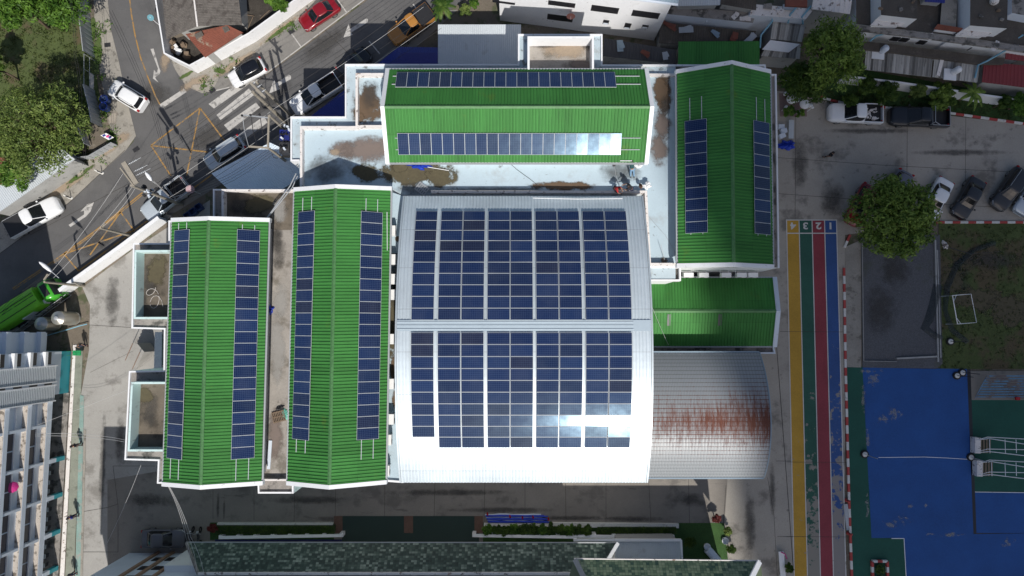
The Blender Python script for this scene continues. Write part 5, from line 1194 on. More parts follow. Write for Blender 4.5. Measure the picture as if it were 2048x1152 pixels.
def tonneau(root, l2, hw, HT):
    b = MB(); b.box((-.655*l2, 0, 1.08), (.67*l2, hw*1.9, .05)); b.build('bed_cover', M['black_plastic'], root, True)
def rollbar(root, l2, hw, HT):
    b = MB()
    for s in (-1, 1): b.tube([(-.34*l2, s*hw*.86, 1.0), (-.36*l2, s*hw*.8, 1.75), (-.66*l2, s*hw*.86, 1.1)], .035, 6)
    b.tube([(-.36*l2, -hw*.8, 1.75), (-.36*l2, hw*.8, 1.75)], .035, 6); b.build('roll_bar', M['galv'], root, True)
    for x in (-.36, -.96): b = MB(); b.tube([(x*l2, -hw*.95, 1.3), (x*l2, hw*.95, 1.3)], .03, 6); b.build('rack_bar', M['galv'], root, True)
    for s in (-1, 1): b = MB(); b.tube([(-.36*l2, s*hw*.95, 1.3), (-.96*l2, s*hw*.95, 1.3)], .03, 6); b.build('rack_bar', M['galv'], root, True)
WHT = carpaint('white_car_paint', (.82,.83,.84)); SLV = carpaint('silver_car_paint', (.50,.56,.61), .2); BLKP = carpaint('black_car_paint', (.008,.009,.013)); GRY = carpaint('dark_grey_car_paint', (.10,.10,.115), .2)
REDP = carpaint('dark_red_car_paint', (.22,.008,.016)); ORG = carpaint('orange_car_paint', (.42,.19,.04)); GR2 = carpaint('blue_grey_car_paint', (.16,.16,.19), .2); DKG = carpaint('charcoal_car_paint', (.022,.023,.027)); LIM = carpaint('green_truck_paint', (.06,.40,.03))
car('white hatchback with black glass turning out of the side road', 'car', (222,172), (288,212), 'suv', WHT, h=1.55, name='white_car')
car('white hatchback with a black roof parked by the zebra crossing', 'car', (461,163), (528,128), 'hatch', WHT, BLKP, Wd=1.72)
car('dark red sedan parked along the white plastered wall', 'car', (603,51), (673,6), 'sedan', REDP)
car('orange pickup with a black bed cover near the palm', 'pickup truck', (782,80), (862,22), 'pickup', ORG, extra=tonneau, Wd=1.9)
car('black car half hidden behind the stepped parapet corner', 'car', (736,103), (682,148), 'sedan', BLKP)
car('white pickup with an open dark bed beside the blue shed roof', 'pickup truck', (585,219), (677,160), 'pickup', SLV if False else WHT, Wd=1.88)
car('silver estate car parked against the blue grey corrugated roof', 'car', (413,330), (486,283), 'suv', SLV)
car('silver pickup with tubular bed rack under the utility pole', 'pickup truck', (289,432), (375,366), 'pickup', SLV, extra=rollbar, Wd=1.9)
car('white pickup with black bed cover parked below the tin roof', 'pickup truck', (119,406), (18,461), 'pickup', WHT, extra=tonneau, Wd=1.95)
def junkload(root, l2, hw, HT):
    rr = random.Random(4)
    b = MB()
    for k in range(26): b.box((rr.uniform(-.8,-.36)*l2, rr.uniform(-.6,.6)*hw, rr.uniform(.7,1.0)), (rr.uniform(.1,.35), rr.uniform(.08,.25), rr.uniform(.05,.2)), rr.uniform(0,3))
    b.build('scrap_load', M['parapet'], root, True)
car('white pickup carrying scrap, parked on the red and white kerb', 'pickup truck', (1657,225), (1763,229), 'pickup', WHT, extra=junkload, Wd=1.95)
car('black pickup with steel bed rack parked behind the white one', 'pickup truck', (1779,232), (1895,236), 'pickup', BLKP, extra=rollbar, Wd=1.98)
car('dark grey sedan right of the leafy tree, nose towards the grass', 'car', (1916,434), (1957,359), 'sedan', DKG)
car('black estate car at the right edge, second from the leafy tree', 'car', (1993,416), (2045,341), 'suv', DKG, h=1.6)
car('white car mostly covered by the leafy tree in the schoolyard', 'car', (1850,440), (1893,360), 'sedan', WHT)
car('grey car whose tail pokes out above the leafy tree', 'car', (1770,425), (1812,344), 'hatch', GR2)
car('dark red car under the left side of the leafy tree', 'car', (1702,448), (1742,372), 'hatch', REDP)
car('pale car cut off by the right edge beside the red and white kerb', 'car', (2040,428), (2085,350), 'sedan', SLV)
car('dark grey sedan parked beside the tiled roof at the bottom', 'car', (371,1077), (284,1077), 'sedan', GRY)
# lorry with a lime tarpaulin
f, r = W(123,572,1.0), W(6,644,1.0); Lt = (f-r).length; ct = (f+r)/2
tr = thing('lorry', 'lorry with a lime green tarpaulin over its load at the left edge', 'lorry', (ct.x, ct.y, .03), math.atan2(f.y-r.y, f.x-r.x)); l2 = Lt/2
b = MB(); rows = []
for x, w, zt in ((l2-1.5,.95,2.05),(l2-1.3,1.0,2.2),(l2-.5,1.0,2.15),(l2-.1,.96,1.5),(l2,.85,1.0)): rows.append([(x, y*w, z_) for y, z_ in ((1,.5),(1,zt-.15),(.85,zt),(0,zt+.04),(-.85,zt),(-1,zt-.15),(-1,.5))])
b.grid(rows, 0, None, True, True); b.face(rows[0]); b.face(rows[-1]); b.build('cab', LIM, tr, True)
b = MB(); b.face([(l2-.42,-.85,2.12),(l2-.42,.85,2.12),(l2-.02,.88,1.5),(l2-.02,-.88,1.5)][::-1]); b.face([(l2-.40,-.85,2.14),(l2-.40,.85,2.14),(l2+.01,.86,1.5),(l2+.01,-.86,1.5)]); b.build('windscreen', M['glass'], tr, True)
b = MB(); b.box((l2-.95,0,2.22), (.55,1.2,.08)); b.build('roof_hatch', M['black_plastic'], tr, True)
lime = mk('lime_tarpaulin', (.20,.62,.035), .45, .08, 1.5, .05); rt = random.Random(8); rows = []
for k in range(15):
    x = -l2 + (Lt-1.9)*k/14; rows.append([(x, y*1.0 + rt.uniform(-.02,.02), z_ + rt.uniform(-.035,.035)) for y, z_ in ((1,.9),(1.0,2.0),(.93,2.22),(.6,2.34),(.3,2.36),(0,2.42),(-.3,2.35),(-.6,2.34),(-.93,2.2),(-1.0,2.0),(-1,.9))])
b = MB(); b.grid(rows, 0, None, True); b.face(rows[0]); b.face(rows[-1][::-1]); b.build('tarpaulin', lime, tr, True)
b = MB()
for y in (-.55,.02,.3): b.tube([(-l2, y, 2.38),(l2-2.0, y+.1, 2.42)], .03, 5)
b.build('tie_rope', M['black_plastic'], tr, True)
b = MB(); b.box((-.4,0,.75), (Lt-1.0,2.1,.3)); b.build('chassis', M['steel_dark'], tr, True)
for s in (-1, 1):
    for x in (l2-1.0, -l2+1.2): wheel(tr, x, s*1.0, .45, .28)
    b = MB(); b.box((l2-.2, s*1.15, 1.6), (.1,.12,.35)); b.build('mirror', M['black_plastic'], tr, True)
# motorcycles beside the grey sedan
for x, y, a, l in ((385,1072,1.5,'black motorbike parked next to the grey sedan bonnet'),(401,1073,1.6,'black motorbike parked nearer the low hedge')):
    c = W(x, y, .3); t = thing('motorbike', l, 'motorbike', (c.x, c.y, .03), a)
    b = MB(); b.tube([(-.6,0,.75),(-.2,0,.78),(.1,0,.7),(.35,0,.85),(.5,0,.8)], [.08,.13,.12,.13,.06], 8); b.build('body', M['black_plastic'], t, True)
    b = MB(); b.tube([(-.6,0,.84),(-.1,0,.86)], [.09,.12], 8); b.build('seat', M['steel_dark'], t, True)
    b = MB(); b.tube([(.42,-.34,1.0),(.5,0,1.02),(.42,.34,1.0)], .02, 6); b.build('handlebar', M['galv'], t, True)
    b = MB(); b.box((.62,0,.9), (.08,.18,.14)); b.build('headlight', M['lamp'], t, True)
    for xx in (-.6,.65):
        b = MB(); b.grid([[(xx + rr*math.cos(k*.4488), yy, .3 + rr*math.sin(k*.4488)) for k in range(14)] for rr, yy in ((.2,-.05),(.3,-.03),(.3,.03),(.2,.05))], 0, None, True, True); b.build('wheel', M['rubber'], t, True)

# ------------------------------------------------------------------ trees, shrubs, hedges
def leaves(b, c, rx, ry, rz, n, size, rnd, mi=0, shell=.55, droop=.0):
    c = Vector(c)
    for _ in range(n):
        while True:
            v = Vector((rnd.uniform(-1,1), rnd.uniform(-1,1), rnd.uniform(-1,1)))
            if .02 < v.length < 1: break
        v = v.normalized()*(shell + (1-shell)*rnd.random()**.6) if rnd.random() < .8 else v
        p = c + Vector((v.x*rx, v.y*ry, v.z*rz))
        nn = (v + Vector((rnd.gauss(0,.55), rnd.gauss(0,.55), rnd.gauss(.35,.5)))).normalized()
        a = nn.orthogonal().normalized(); a = Matrix.Rotation(rnd.uniform(0,6.28), 3, nn) @ a; q = nn.cross(a)
        s = size*rnd.uniform(.6,1.35); w = s*.55
        b.face([p - a*s, p + q*w*.6 - a*s*.1 - nn*droop*s, p + a*s, p - q*w*.6 - a*s*.1 - nn*droop*s], mi)
def tree(name, label, cx, cy, rpx, zc, rz, mat, nclump=36, nleaf=150, size=.22, group=None, seed=1, trunk_h=None, squash=1.0, ang=0.0, spread=.85, cl=(.22,.38)):
    rnd = random.Random(seed); c = W(cx, cy, zc); sc = (W(cx+1, cy, zc)-c).length; RR = rpx*sc
    t = thing(name, label, 'tree' if RR > 1.1 else 'shrub', (c.x, c.y, 0), 0, group)
    cr = MB(); tk = MB(); limbs = []
    for k in range(nclump):
        th = k*2.39996 + rnd.uniform(-.4,.4); rr = RR*spread*math.sqrt((k+.5)/nclump)*rnd.uniform(.85,1.12)
        x, y = rr*math.cos(th), rr*math.sin(th)*squash
        x, y = x*math.cos(ang)-y*math.sin(ang), x*math.sin(ang)+y*math.cos(ang)
        hgt = zc + rz*(1-(rr/RR)**2)*rnd.uniform(.35,1.0) - rz*.35*rnd.random()
        q = RR*rnd.uniform(*cl)
        leaves(cr, (c.x+x, c.y+y, hgt), q, q, q*.62, nleaf, size, rnd); limbs.append((x, y, hgt, rr))
    h0 = max(.2, zc - rz*.6)
    tk.tube([(c.x, c.y, 0), (c.x + RR*.03, c.y, h0*.5), (c.x, c.y + RR*.03, h0)], [RR*.07+.05, RR*.055+.04, RR*.045+.03], 8)
    for x, y, hgt, rr in limbs[::2]:
        tk.tube([(c.x, c.y, h0*.9), (c.x + x*.5, c.y + y*.5, (h0+hgt)/2 + .1), (c.x + x*.95, c.y + y*.95, hgt)], [RR*.03+.02, RR*.018+.012, .012], 5)
    cr.build('crown', M[mat], t); tk.build('trunk', M['bark'], t); return t
tree('leafy_tree', 'broad leafy tree shading parked cars in the schoolyard', 1788, 436, 92, 5.2, 2.2, 'leaf_right', 100, 110, .21, seed=11, cl=(.13,.25))
tree('leafy_tree', 'tall leafy tree between the porch roofs and the row houses', 1668, 108, 64, 6.5, 3.0, 'leaf_right', 60, 100, .20, seed=12, squash=1.15)
tree('dark_tree', 'lower dark tree beside the east block corner and round tables', 1606, 166, 50, 4.0, 1.6, 'leaf_dark', 46, 110, .19, seed=13, squash=.8)
tree('feathery_tree', 'large feathery yellow green tree on the overgrown plot at the left edge', 80, 262, 108, 6.5, 3.4, 'leaf_yellow', 120, 95, .16, seed=14, cl=(.10,.22))
tree('bushy_tree', 'bright green bushy tree in the top left corner', 34, 14, 50, 4.5, 2.2, 'leaf_mid', 44, 120, .19, seed=15)
tree('bushy_tree', 'mid green tree at the top edge beside the corrugated fence', 124, 14, 46, 4.0, 2.0, 'leaf_mid', 40, 120, .19, seed=16)
tree('bushy_tree', 'dark bushy tree cut by the left edge above the mown strip', -16, 132, 26, 3.6, 2.0, 'leaf_dark', 26, 180, .2, seed=17)
tree('small_tree', 'small tree at the top edge behind the white plastered wall', 556, 0, 24, 3.0, 1.2, 'leaf_mid', 20, 140, .18, seed=18)
tree('small_tree', 'spindly tree at the left edge under the feathery crown', 30, 348, 34, 4.5, 1.6, 'leaf_mid', 24, 120, .17, seed=19)
for k, (x, y, r_, l, m_) in enumerate(((1733,172,20,'leftmost dark shrub along the pale garden wall in the shade','leaf_dark'),(1772,184,24,'second dark shrub from the left along the garden wall','leaf_dark'),(1836,182,15,'thin yellowish shrub in the middle of the shaded verge','leaf_yellow'),
     (1883,192,29,'big round shrub behind the black pickup','leaf_right'),(2040,208,24,'shrub at the right edge end of the shaded verge','leaf_mid'),(2008,205,14,'low plant between the banana plant and the right edge','leaf_dark'),(1700,200,14,'low plant by the start of the red and white kerb','leaf_dark'))):
    tree('shrub', l, x, y, r_, 1.6, .9, m_, 22, 130, .15, 'shrubs on the shaded verge', seed=30+k)
for k, (x, y, r_, l, m_) in enumerate(((930,20,12,'yellow green bush right of the palm at the top','leaf_yellow'),(948,8,10,'small bush by the white building corner at the top','leaf_mid'),(1578,222,12,'potted bush among the round tables','leaf_mid'),(1601,226,8,'small potted plant on the right table','leaf_mid'),
     (1850,30,9,'small plant hanging over the white ledge between the upper houses','leaf_right'),(1497,12,11,'small plant growing on the ledge at the top edge','leaf_mid'),(1535,72,9,'small bush on the edge of the upper porch roof','leaf_mid') if False else (1598,76,8,'small bush on the edge of the upper porch roof','leaf_mid'),(2040,44,14,'bush beside the row house at the right edge','leaf_dark'),
     (425,1056,9,'red flowering shrub at the end of the clipped hedge','leaf_red'),(1433,1036,9,'reddish flowering shrub at the corner of the lane','leaf_red'),(1455,1062,9,'yellow green plant at the corner of the small lawn','leaf_yellow'),(1462,1098,10,'dark plant at the end of the small lawn','leaf_dark'),(1380,1085,12,'dark shrub on the small lawn','leaf_dark'))):
    tree('shrub', l, x, y, r_, .9 if y > 1000 else 1.2, .5, m_, 14, 90, .12, seed=60+k)
rs = random.Random(44)
for k in range(12):
    x = 975 + k*18; tree('shrub', 'leafy shrub in the row between white kerb and balustrade, right of the forecourt', x, 1060 + rs.uniform(-2,2), 12, .9, .5, 'leaf_dark' if k % 3 else 'leaf_mid', 12, 80, .12, 'shrubs in the bed right of the forecourt', seed=90+k)
# weeds and rank growth along the old fence: countless, one mass
b = MB(); rw = random.Random(71)
for x, y, n in ((196,60,26),(192,105,22),(212,165,10),(215,232,14),(228,276,22),(150,345,10),(115,362,8),(165,340,10),(470,125,8),(440,142,8),(415,165,6),(580,50,10),(560,62,8),(408,172,5),(205,310,6),(175,235,30),(160,200,20)):
    for _ in range(n):
        c = W(x + rw.gauss(0,7), y + rw.gauss(0,9), .12); leaves(b, c, .28, .28, .2, 9, .12, rw)
o = b.build('weeds', M['leaf_mid'], origin=(0,0,0)); stuff(o)
b = MB()
for _ in range(1500):
    x, y = rw.uniform(-20,185), rw.uniform(-10,330)
    if x > 172 and y < 110: continue
    c = W(x, y, .06); leaves(b, c, .25, .25, .12, 6, .13, rw)
o = b.build('grass_tufts', leafmat('rank_grass_blades', (.04,.07,.015), (.14,.16,.05)), origin=(0,0,0)); stuff(o)
b = MB()
for _ in range(900):
    x, y = rw.uniform(1884,2048), rw.uniform(452,735)
    if rw.random() < .4 and y > 560: continue
    leaves(b, W(x, y, .05), .2, .2, .06, 5, .10, rw)
for _ in range(700):
    x = rw.uniform(1640,2048); y = 205 + (x-1640)*.085 - rw.uniform(0,28); leaves(b, W(x, y, .08), .22, .22, .1, 5, .11, rw)
o = b.build('grass_tufts', leafmat('field_grass_blades', (.03,.05,.012), (.10,.13,.04)), origin=(0,0,0)); stuff(o)
# palm by the blue shed and the banana plant
def fronds(name, label, cat, px, py, h, n, L, mat, wide, seed, w=.12):
    rnd = random.Random(seed); c = W(px, py, h); t = thing(name, label, cat, (c.x, c.y, 0))
    b = MB(); b.tube([(c.x,c.y,0),(c.x+.05,c.y,h*.6),(c.x,c.y,h)], [.16,.12,.1], 8); b.build('trunk', M['bark'], t)
    for k in range(n):
        a = 2*math.pi*k/n + rnd.uniform(-.25,.25); l = L*rnd.uniform(.75,1.1); up = rnd.uniform(.2,.55); b = MB()
        P = [Vector((c.x + l*s*math.cos(a), c.y + l*s*math.sin(a), h + l*(up*s - .75*s*s))) for s in (0,.2,.4,.6,.8,1.0)]
        side = Vector((-math.sin(a), math.cos(a), 0))
        if wide:
            rows = [[p + side*w_*wide + Vector((0,0,-.04)), p + Vector((0,0,.03)), p - side*w_*wide + Vector((0,0,-.04))] for p, w_ in zip(P, (.15,.8,1,.95,.7,.05))]
            b.grid(rows)
        else:
            for i in range(len(P)-1):
                for j in range(7):
                    s = j/7; p = P[i] + (P[i+1]-P[i])*s; fl = .42*l*(1-.6*abs((i+s)/5-.45)*1.6)*.5
                    for sg in (-1, 1):
                        q = p + side*sg*fl + (P[i+1]-P[i]).normalized()*fl*.55 + Vector((0,0,-.18*fl)); d = (P[i+1]-P[i]).normalized()*.035
                        b.face([p - d, p + d, q])
        b.build('frond', M[mat], t)
    return t
fronds('palm_tree', 'green feather palm at the top beside the pale carport roof', 'palm', 884, 12, 2.6, 16, 1.35, 'leaf_palm', 0, 5)
fronds('banana_plant', 'banana plant with long splayed leaves on the shaded verge', 'banana plant', 1948, 185, 2.2, 9, 1.6, 'leaf_right', .2, 6)
# clipped hedges
def hedge(label, x0, x1, y0, y1, h, seed):
    rnd = random.Random(seed); t = thing('clipped_hedge', label, 'hedge', W((x0+x1)/2, (y0+y1)/2, 0)); b = MB()
    P = PX([(x0,y0),(x1,y0),(x1,y1),(x0,y1)], h*.85); b.prism(P, 0, h*.85); b.build('stems', M['hedge'], t); b = MB()
    for _ in range(int((x1-x0)*7)):
        c = W(rnd.uniform(x0,x1), rnd.uniform(y0,y1), h*rnd.uniform(.8,1.0)); leaves(b, c, .12, .12, .1, 3, .075, rnd)
    b.build('foliage', M['leaf_dark'], t)
hedge('long clipped dark hedge left of the tiled forecourt', 430, 668, 1052, 1068, .8, 3)
hedge('clipped dark hedge between the long kerb and concrete beam', 1195, 1352, 1055, 1068, .7, 4)
# ------------------------------------------------------------------ air conditioners
def aircon(label, px, py, z, rz, group, w=.42, l=.86):
    c = W(px, py, z); t = thing('air_conditioner', label, 'air conditioner', c, rz, group)
    b = MB(); b.box((0,0,.3), (w,l,.6)); b.build('case', M['ac_white'], t, True)
    b = MB(); b.grid([[(w/2+.006, r*math.cos(a*.3927)-.12, .3+r*math.sin(a*.3927)) for a in range(16)] for r in (.02,.2)], 0, None, False, True); b.build('fan_grille', M['black_plastic'], t, True)
    b = MB(); b.bar((-w/2-.25,-l/2+.05,.02), (w/2,-l/2+.05,.02), .05, .05); b.bar((-w/2-.25,l/2-.05,.02), (w/2,l/2-.05,.02), .05, .05); b.build('bracket', M['ac_white'], t, True)
    b = MB(); b.tube([(0,l/2,.2),(.1,l/2+.12,.1),(.3,l/2+.1,.3)], .02, 5); b.build('pipe', M['wire'], t, True)
ACY = [463, 520, 559, 590, 678, 767, 837, 878, 939]
for k, y in enumerate(ACY):
    x = 788 - (3 if 600 < y < 850 else 8 if y >= 850 else 0) - (4 if y > 900 else 0)
    aircon(f'white air conditioner beside the arched hall, {ORD[k]} from the top of the gap', x, y, 9.7, 0, 'air conditioners in the gap beside the hall')
for k, x in enumerate((1374.5, 1404.5, 1449, 1479.5, 1502)):
    aircon(f'white air conditioner under the east gable, {ORD[k]} from the left', x, 551, 6.2, -math.pi/2, 'air conditioners under the east gable')

# ------------------------------------------------------------------ things lying about on the roofs
def heap(name, label, cat, cx, cy, z, rx, ry, h, mat, seed, ang=0.0, spikes=.35):
    """crumpled sheet: a low uneven heap with ragged edges"""
    rnd = random.Random(seed); c = W(cx, cy, z); sc = (W(cx+1,cy,z)-c).length; n = 22; rows = []
    rim = [1 + rnd.uniform(-spikes, spikes) for _ in range(n)]
    for f, hh in ((1.0,.02),(.8,.5),(.5,.9),(.2,.8),(.01,1.0)):
        rows.append([c + Vector(((rx*f*rim[k]*math.cos(k*2*math.pi/n)*math.cos(ang) - ry*f*rim[k]*math.sin(k*2*math.pi/n)*math.sin(ang))*sc, (rx*f*rim[k]*math.cos(k*2*math.pi/n)*math.sin(ang) + ry*f*rim[k]*math.sin(k*2*math.pi/n)*math.cos(ang))*sc, h*hh*rnd.uniform(.4,1.2) + .02)) for k in range(n)])
    b = MB(); b.grid(rows, 0, None, False, True); return fin(b, name, mat, label, cat)
heap('blue_tarpaulin', 'crumpled bright blue tarpaulin on the brown stained deck', 'tarpaulin', 838, 332, DZ, 23, 6, .3, M['tarp_blue'], 1, -.12, .4)
heap('blue_tarpaulin', 'small blue plastic sheet at the edge of the westernmost green roof', 'tarpaulin', 540, 619, 8.95, 8, 9, .3, M['tarp_blue'], 2, .3, .3)
heap('blue_tarpaulin', 'blue tarpaulin beside white cartons east of the east block', 'tarpaulin', 1574, 290, .1, 17, 10, .5, M['tarp_blue'], 3, .1, .3)
heap('white_sack', 'white sack beside the worker in jeans', 'sack', 1277, 331, DZ, 9, 5, .2, M['white'], 4, .1, .2)
heap('white_sack', 'crumpled white paper sheet at the parapet corner of the hall', 'sack', 1294, 372, 9.9, 8, 7, .15, M['white'], 5, .6, .35)
heap('brown_bag', 'brown bag next to the crumpled white sheet', 'bag', 1281, 372, 9.9, 3.5, 6, .3, M['terracotta'], 6, .2, .2)
heap('green_sheet', 'pale green plastic sheet under the roof pallet', 'sheet', 570, 827, 8.95, 7, 11, .12, mk('pale_green_plastic', (.16,.45,.36), .5, .1), 7, .3, .3)
heap('brown_bundle', 'brown bundle on the green eave edge near the pallet', 'bag', 560, 816, 8.95, 9, 4, .2, M['steel_dark'], 8, .3, .3)
def slats(name, label, cat, cx, cy, z, w, l, n, rz, mat):
    c = W(cx, cy, z); t = thing(name, label, cat, c, rz); b = MB()
    for k in range(n): b.box(((k/(n-1)-.5)*w, 0, .11), (w/n*.6, l, .025))
    o = b.build('deck_boards', mat, t, True)
    for y in (-.42, 0, .42): b = MB(); b.box((0, y*l, .05), (w, .09, .09)); b.build('bearer', mat, t, True)
slats('pallet', 'worn wooden pallet on the concrete deck between the two western roofs', 'pallet', 558, 833, 8.96, 1.0, .95, 8, .25, M['wood'])
slats('pallet', 'dark slatted metal rack leaning on the stained deck corner', 'rack', 844, 378, DZ+.02, .95, .85, 6, -.65, M['wire'] if False else M['galv'])
def pole_obj(name, label, cat, pts, r, mat, n=6):
    b = MB(); b.tube([W(*p) for p in pts], r, n); return fin(b, name, M[mat], label, cat)
b = MB(); b.bar(W(541,881,9.0), W(537,938,9.0), .28, .05); fin(b, 'plank', M['facade'], 'pale blue plank lying on the concrete deck between the western roofs', 'plank')
pole_obj('white_pipe', 'short white pipe left of the crumpled blue tarpaulin', 'pipe', [(807,324,9.4),(824,328,9.4)], .035, 'white_clean')
pole_obj('white_pipe', 'white pipe sticking out right of the crumpled blue tarpaulin', 'pipe', [(855,334,9.4),(898,341,9.4)], .03, 'white_clean')
pole_obj('white_pipe', 'long white pipe lying along the upper edge of the arched roof', 'pipe', [(1066,396,10.95),(1155,398,10.98),(1245,397,10.95)], .035, 'white_clean')
pole_obj('white_pipe', 'thin white pipe along the right eave of the second green roof', 'pipe', [(774,424,11.1),(774.5,501,11.1)], .03, 'white_clean')
pole_obj('white_bar', 'short white bar at the lower right eave of the north roof', 'bar', [(1240,321.5,11.05),(1264,321.5,11.05)], .035, 'white_clean')
pole_obj('steel_conduit', 'left of two steel conduits sloping from the parapet to the westernmost roof', 'conduit', [(592,347,9.8),(580,372,9.9),(534,436,10.4)], .06, 'galv')
pole_obj('steel_conduit', 'right of two steel conduits sloping from the parapet to the westernmost roof', 'conduit', [(595,352,9.8),(584,376,9.9),(538,432,10.2)], .05, 'galv')
pole_obj('hose', 'coiled pale hose on the dirt of the upper mint walled roof box', 'hose', [(300 + 11*math.cos(a*.5)+.6*a, 575 + (8+a*.5)*math.sin(a*.5) + a*1.6, 9.0) for a in range(26)], .018, 'parapet', 5)
pole_obj('roof_cable', 'thin dark cable wandering over the pale blue deck below the white panels', 'cable', [(1010,318,9.33),(1035,340,9.33),(1060,358,9.33),(1085,378,9.33)], .018, 'wire', 5)
pole_obj('roof_cable', 'thin grey cable along the deck right of the arched hall', 'cable', [(1295,430,9.33),(1312,450,9.33),(1330,470,9.33),(1348,500,9.33),(1352,525,9.33)], .015, 'galv', 5)
t = thing('broom', 'round twig broom standing on the deck right of the arched hall', 'broom', W(1328,521,DZ))
b = MB(); c = W(1328,521,DZ); rb = random.Random(3)
for k in range(40): a = rb.uniform(0,6.28); b.tube([c + Vector((0,0,.2)), c + Vector((.3*math.cos(a), .26*math.sin(a), rb.uniform(.02,.12)))], .02, 4)
b.build('bristles', M['wood'], t); b = MB(); b.tube([c + Vector((0,0,.2)), W(1322,490,10.0)], .02, 5); b.build('handle', M['galv'], t)
t = thing('mop', 'long handled mop lying on the deck beside the worker in red', 'mop', W(1230,355,DZ)); b = MB(); b.tube([W(1228,330,9.36), W(1234,366,9.36)], .022, 5); b.build('handle', M['galv'], t); b = MB(); b.box(W(1228,330,9.36), (.25,.25,.05), .1); b.build('head', M['steel_dark'], t)

# ------------------------------------------------------------------ poles, lamps, signs, wires
def upole(label, base, zt, arms=(), lean=0.0, extras=None, name='utility_pole', r=(.17,.11)):
    c = W(*base, 0); t = thing(name, label, 'utility pole', c)
    b = MB(); b.tube([c, c + Vector((0,0,zt*.5)), c + Vector((0,0,zt))], [r[0], (r[0]+r[1])/2, r[1]], 8, 0, True, False); b.build('shaft', M['pole'], t)
    for a, q, w in arms: b = MB(); b.bar(W(*a), W(*q), w, .16); b.build('crossarm', M['pole'], t)
    if extras: extras(t)
    return t
def ins(t, pts):
    for a, q in pts:
        p, e = W(*a), W(*q); n = 5; b = MB(); d = (e-p)
        b.tube([p, e], .02, 5)
        for k in range(n): s = p + d*(.15 + .12*k); b.tube([s - d.normalized()*.03, s + d.normalized()*.03], .075, 7)
        b.build('insulator', M['galv'], t)
def p1x(t):
    ins(t, [((256,329,9.35),(282,315,9.3)),((268,343,9.35),(295,330,9.3)),((272,351,9.35),(301,337,9.3))])
    rp = random.Random(6); c = W(365,410,0)
    for k in range(14):
        z = rp.uniform(5.4,7.6); b = MB(); b.box(c + Vector((rp.uniform(-.5,.5), rp.uniform(-.5,.5), z)), (rp.uniform(.1,.3), rp.uniform(.1,.25), rp.uniform(.2,.5)), rp.uniform(0,3)); b.build('cable_box', M['wire'] if k % 3 else M['facade'], t)
    b = MB(); b.bar(W(308,362,7.6), W(338,392,6.8), .12, .12); b.build('bracket', M['steel_dark'], t)
upole('tall concrete utility pole with double crossarm leaning over the silver pickup', (365,410), 9.3, [((247,325,9.35),(273,367,9.35),.42),((241,336,9.2),(268,372,9.2),.12)], extras=p1x)
upole('bare concrete pole rising over the yellow hatched box by the boundary wall', (272,474), 5.9, [((210,447,5.7),(204,457,5.7),.08)], r=(.14,.09))
upole('concrete pole with a crossbar behind the green lorry cab', (168,572), 5.8, [((88,560,5.7),(96,548,5.7),.1),((150,566,5.2),(160,572,5.2),.08)], r=(.14,.1))
def p3x(t): ins(t, [((505,168,9.3),(516,160,9.3)),((513,176,9.3),(524,168,9.3)),((521,186,9.3),(532,178,9.3))])
upole('concrete utility pole at the stepped parapet corner over the white pickup', (582,231), 9.4, [((500,165,9.4),(530,195,9.4),.2)], extras=p3x)
upole('second paler pole standing next to the one at the stepped corner', (570,243), 8.6, [((512,180,8.5),(524,192,8.5),.12)], r=(.2,.14))
t = thing('transformer_stand', 'transformer stand of two concrete poles beside the stepped parapet', 'transformer', W(594,310,0))
for base in ((595,281),(593,338)): c = W(*base,0); b = MB(); b.tube([c, c + Vector((0,0,8))], [.16,.11], 8); b.build('pole', M['pole'], t)
b = MB(); b.bar(W(538,231,7.9), W(536,296,7.9), .16, .14); b.build('top_beam', M['pole'], t)
b = MB(); b.bar(W(497,293,7.0), W(538,296,7.0), .16, .12); b.build('side_arm', M['pole'], t)
b = MB(); b.bar(W(484,230,7.2), W(540,236,7.2), .10, .1); b.build('side_arm', M['galv'], t)
b = MB(); c = W(578,288,4.4); b.box(c, (1.2,2.6,.15)); b.build('platform', M['pole'], t)
for dy, m_ in ((-.7,'steel_dark'),(.5,'blue_roof')):
    b = MB(); b.box(c + Vector((0,dy,.75)), (.9,.95,1.2)); b.build('tank', M[m_], t)
    for k in range(3): b = MB(); b.lathe(c + Vector((-.25+.25*k, dy, 1.35)), [(.07,0),(.1,.08),(.06,.15),(.1,.22),(.05,.35),(.01,.4)], 8); b.build('bushing', M['wire'], t)
for k, (x, y) in enumerate(((485,232),(502,231),(520,230))):
    b = MB(); b.tube([W(x,y,7.2), W(x+4,y+30,6.6), W(x+12,y+60,6.9)], .035, 5); b.build('jumper_lead', M['wire'] if k else M['galv'], t)
    b = MB(); b.lathe(W(x,y,7.2), [(.05,0),(.1,.05),(.05,.12),(.1,.2),(.02,.3)], 7); b.build('bushing', M['wire'], t)
rp = random.Random(12)
for k in range(16):
    p = W(rp.uniform(548,592), rp.uniform(250,322), rp.uniform(5.2,6.6)); q = p + Vector((rp.uniform(-.7,.7), rp.uniform(-.7,.7), rp.uniform(-.4,.4)))
    b = MB(); b.tube([p, (p+q)/2 + Vector((rp.uniform(-.2,.2), rp.uniform(-.2,.2), -.25)), q], .03, 5); b.build('cable_loop', M['wire'], t)
    if k % 3 == 0: b = MB(); b.box(p, (.22,.16,.3), rp.uniform(0,3)); b.build('fuse_box', M['facade'], t)
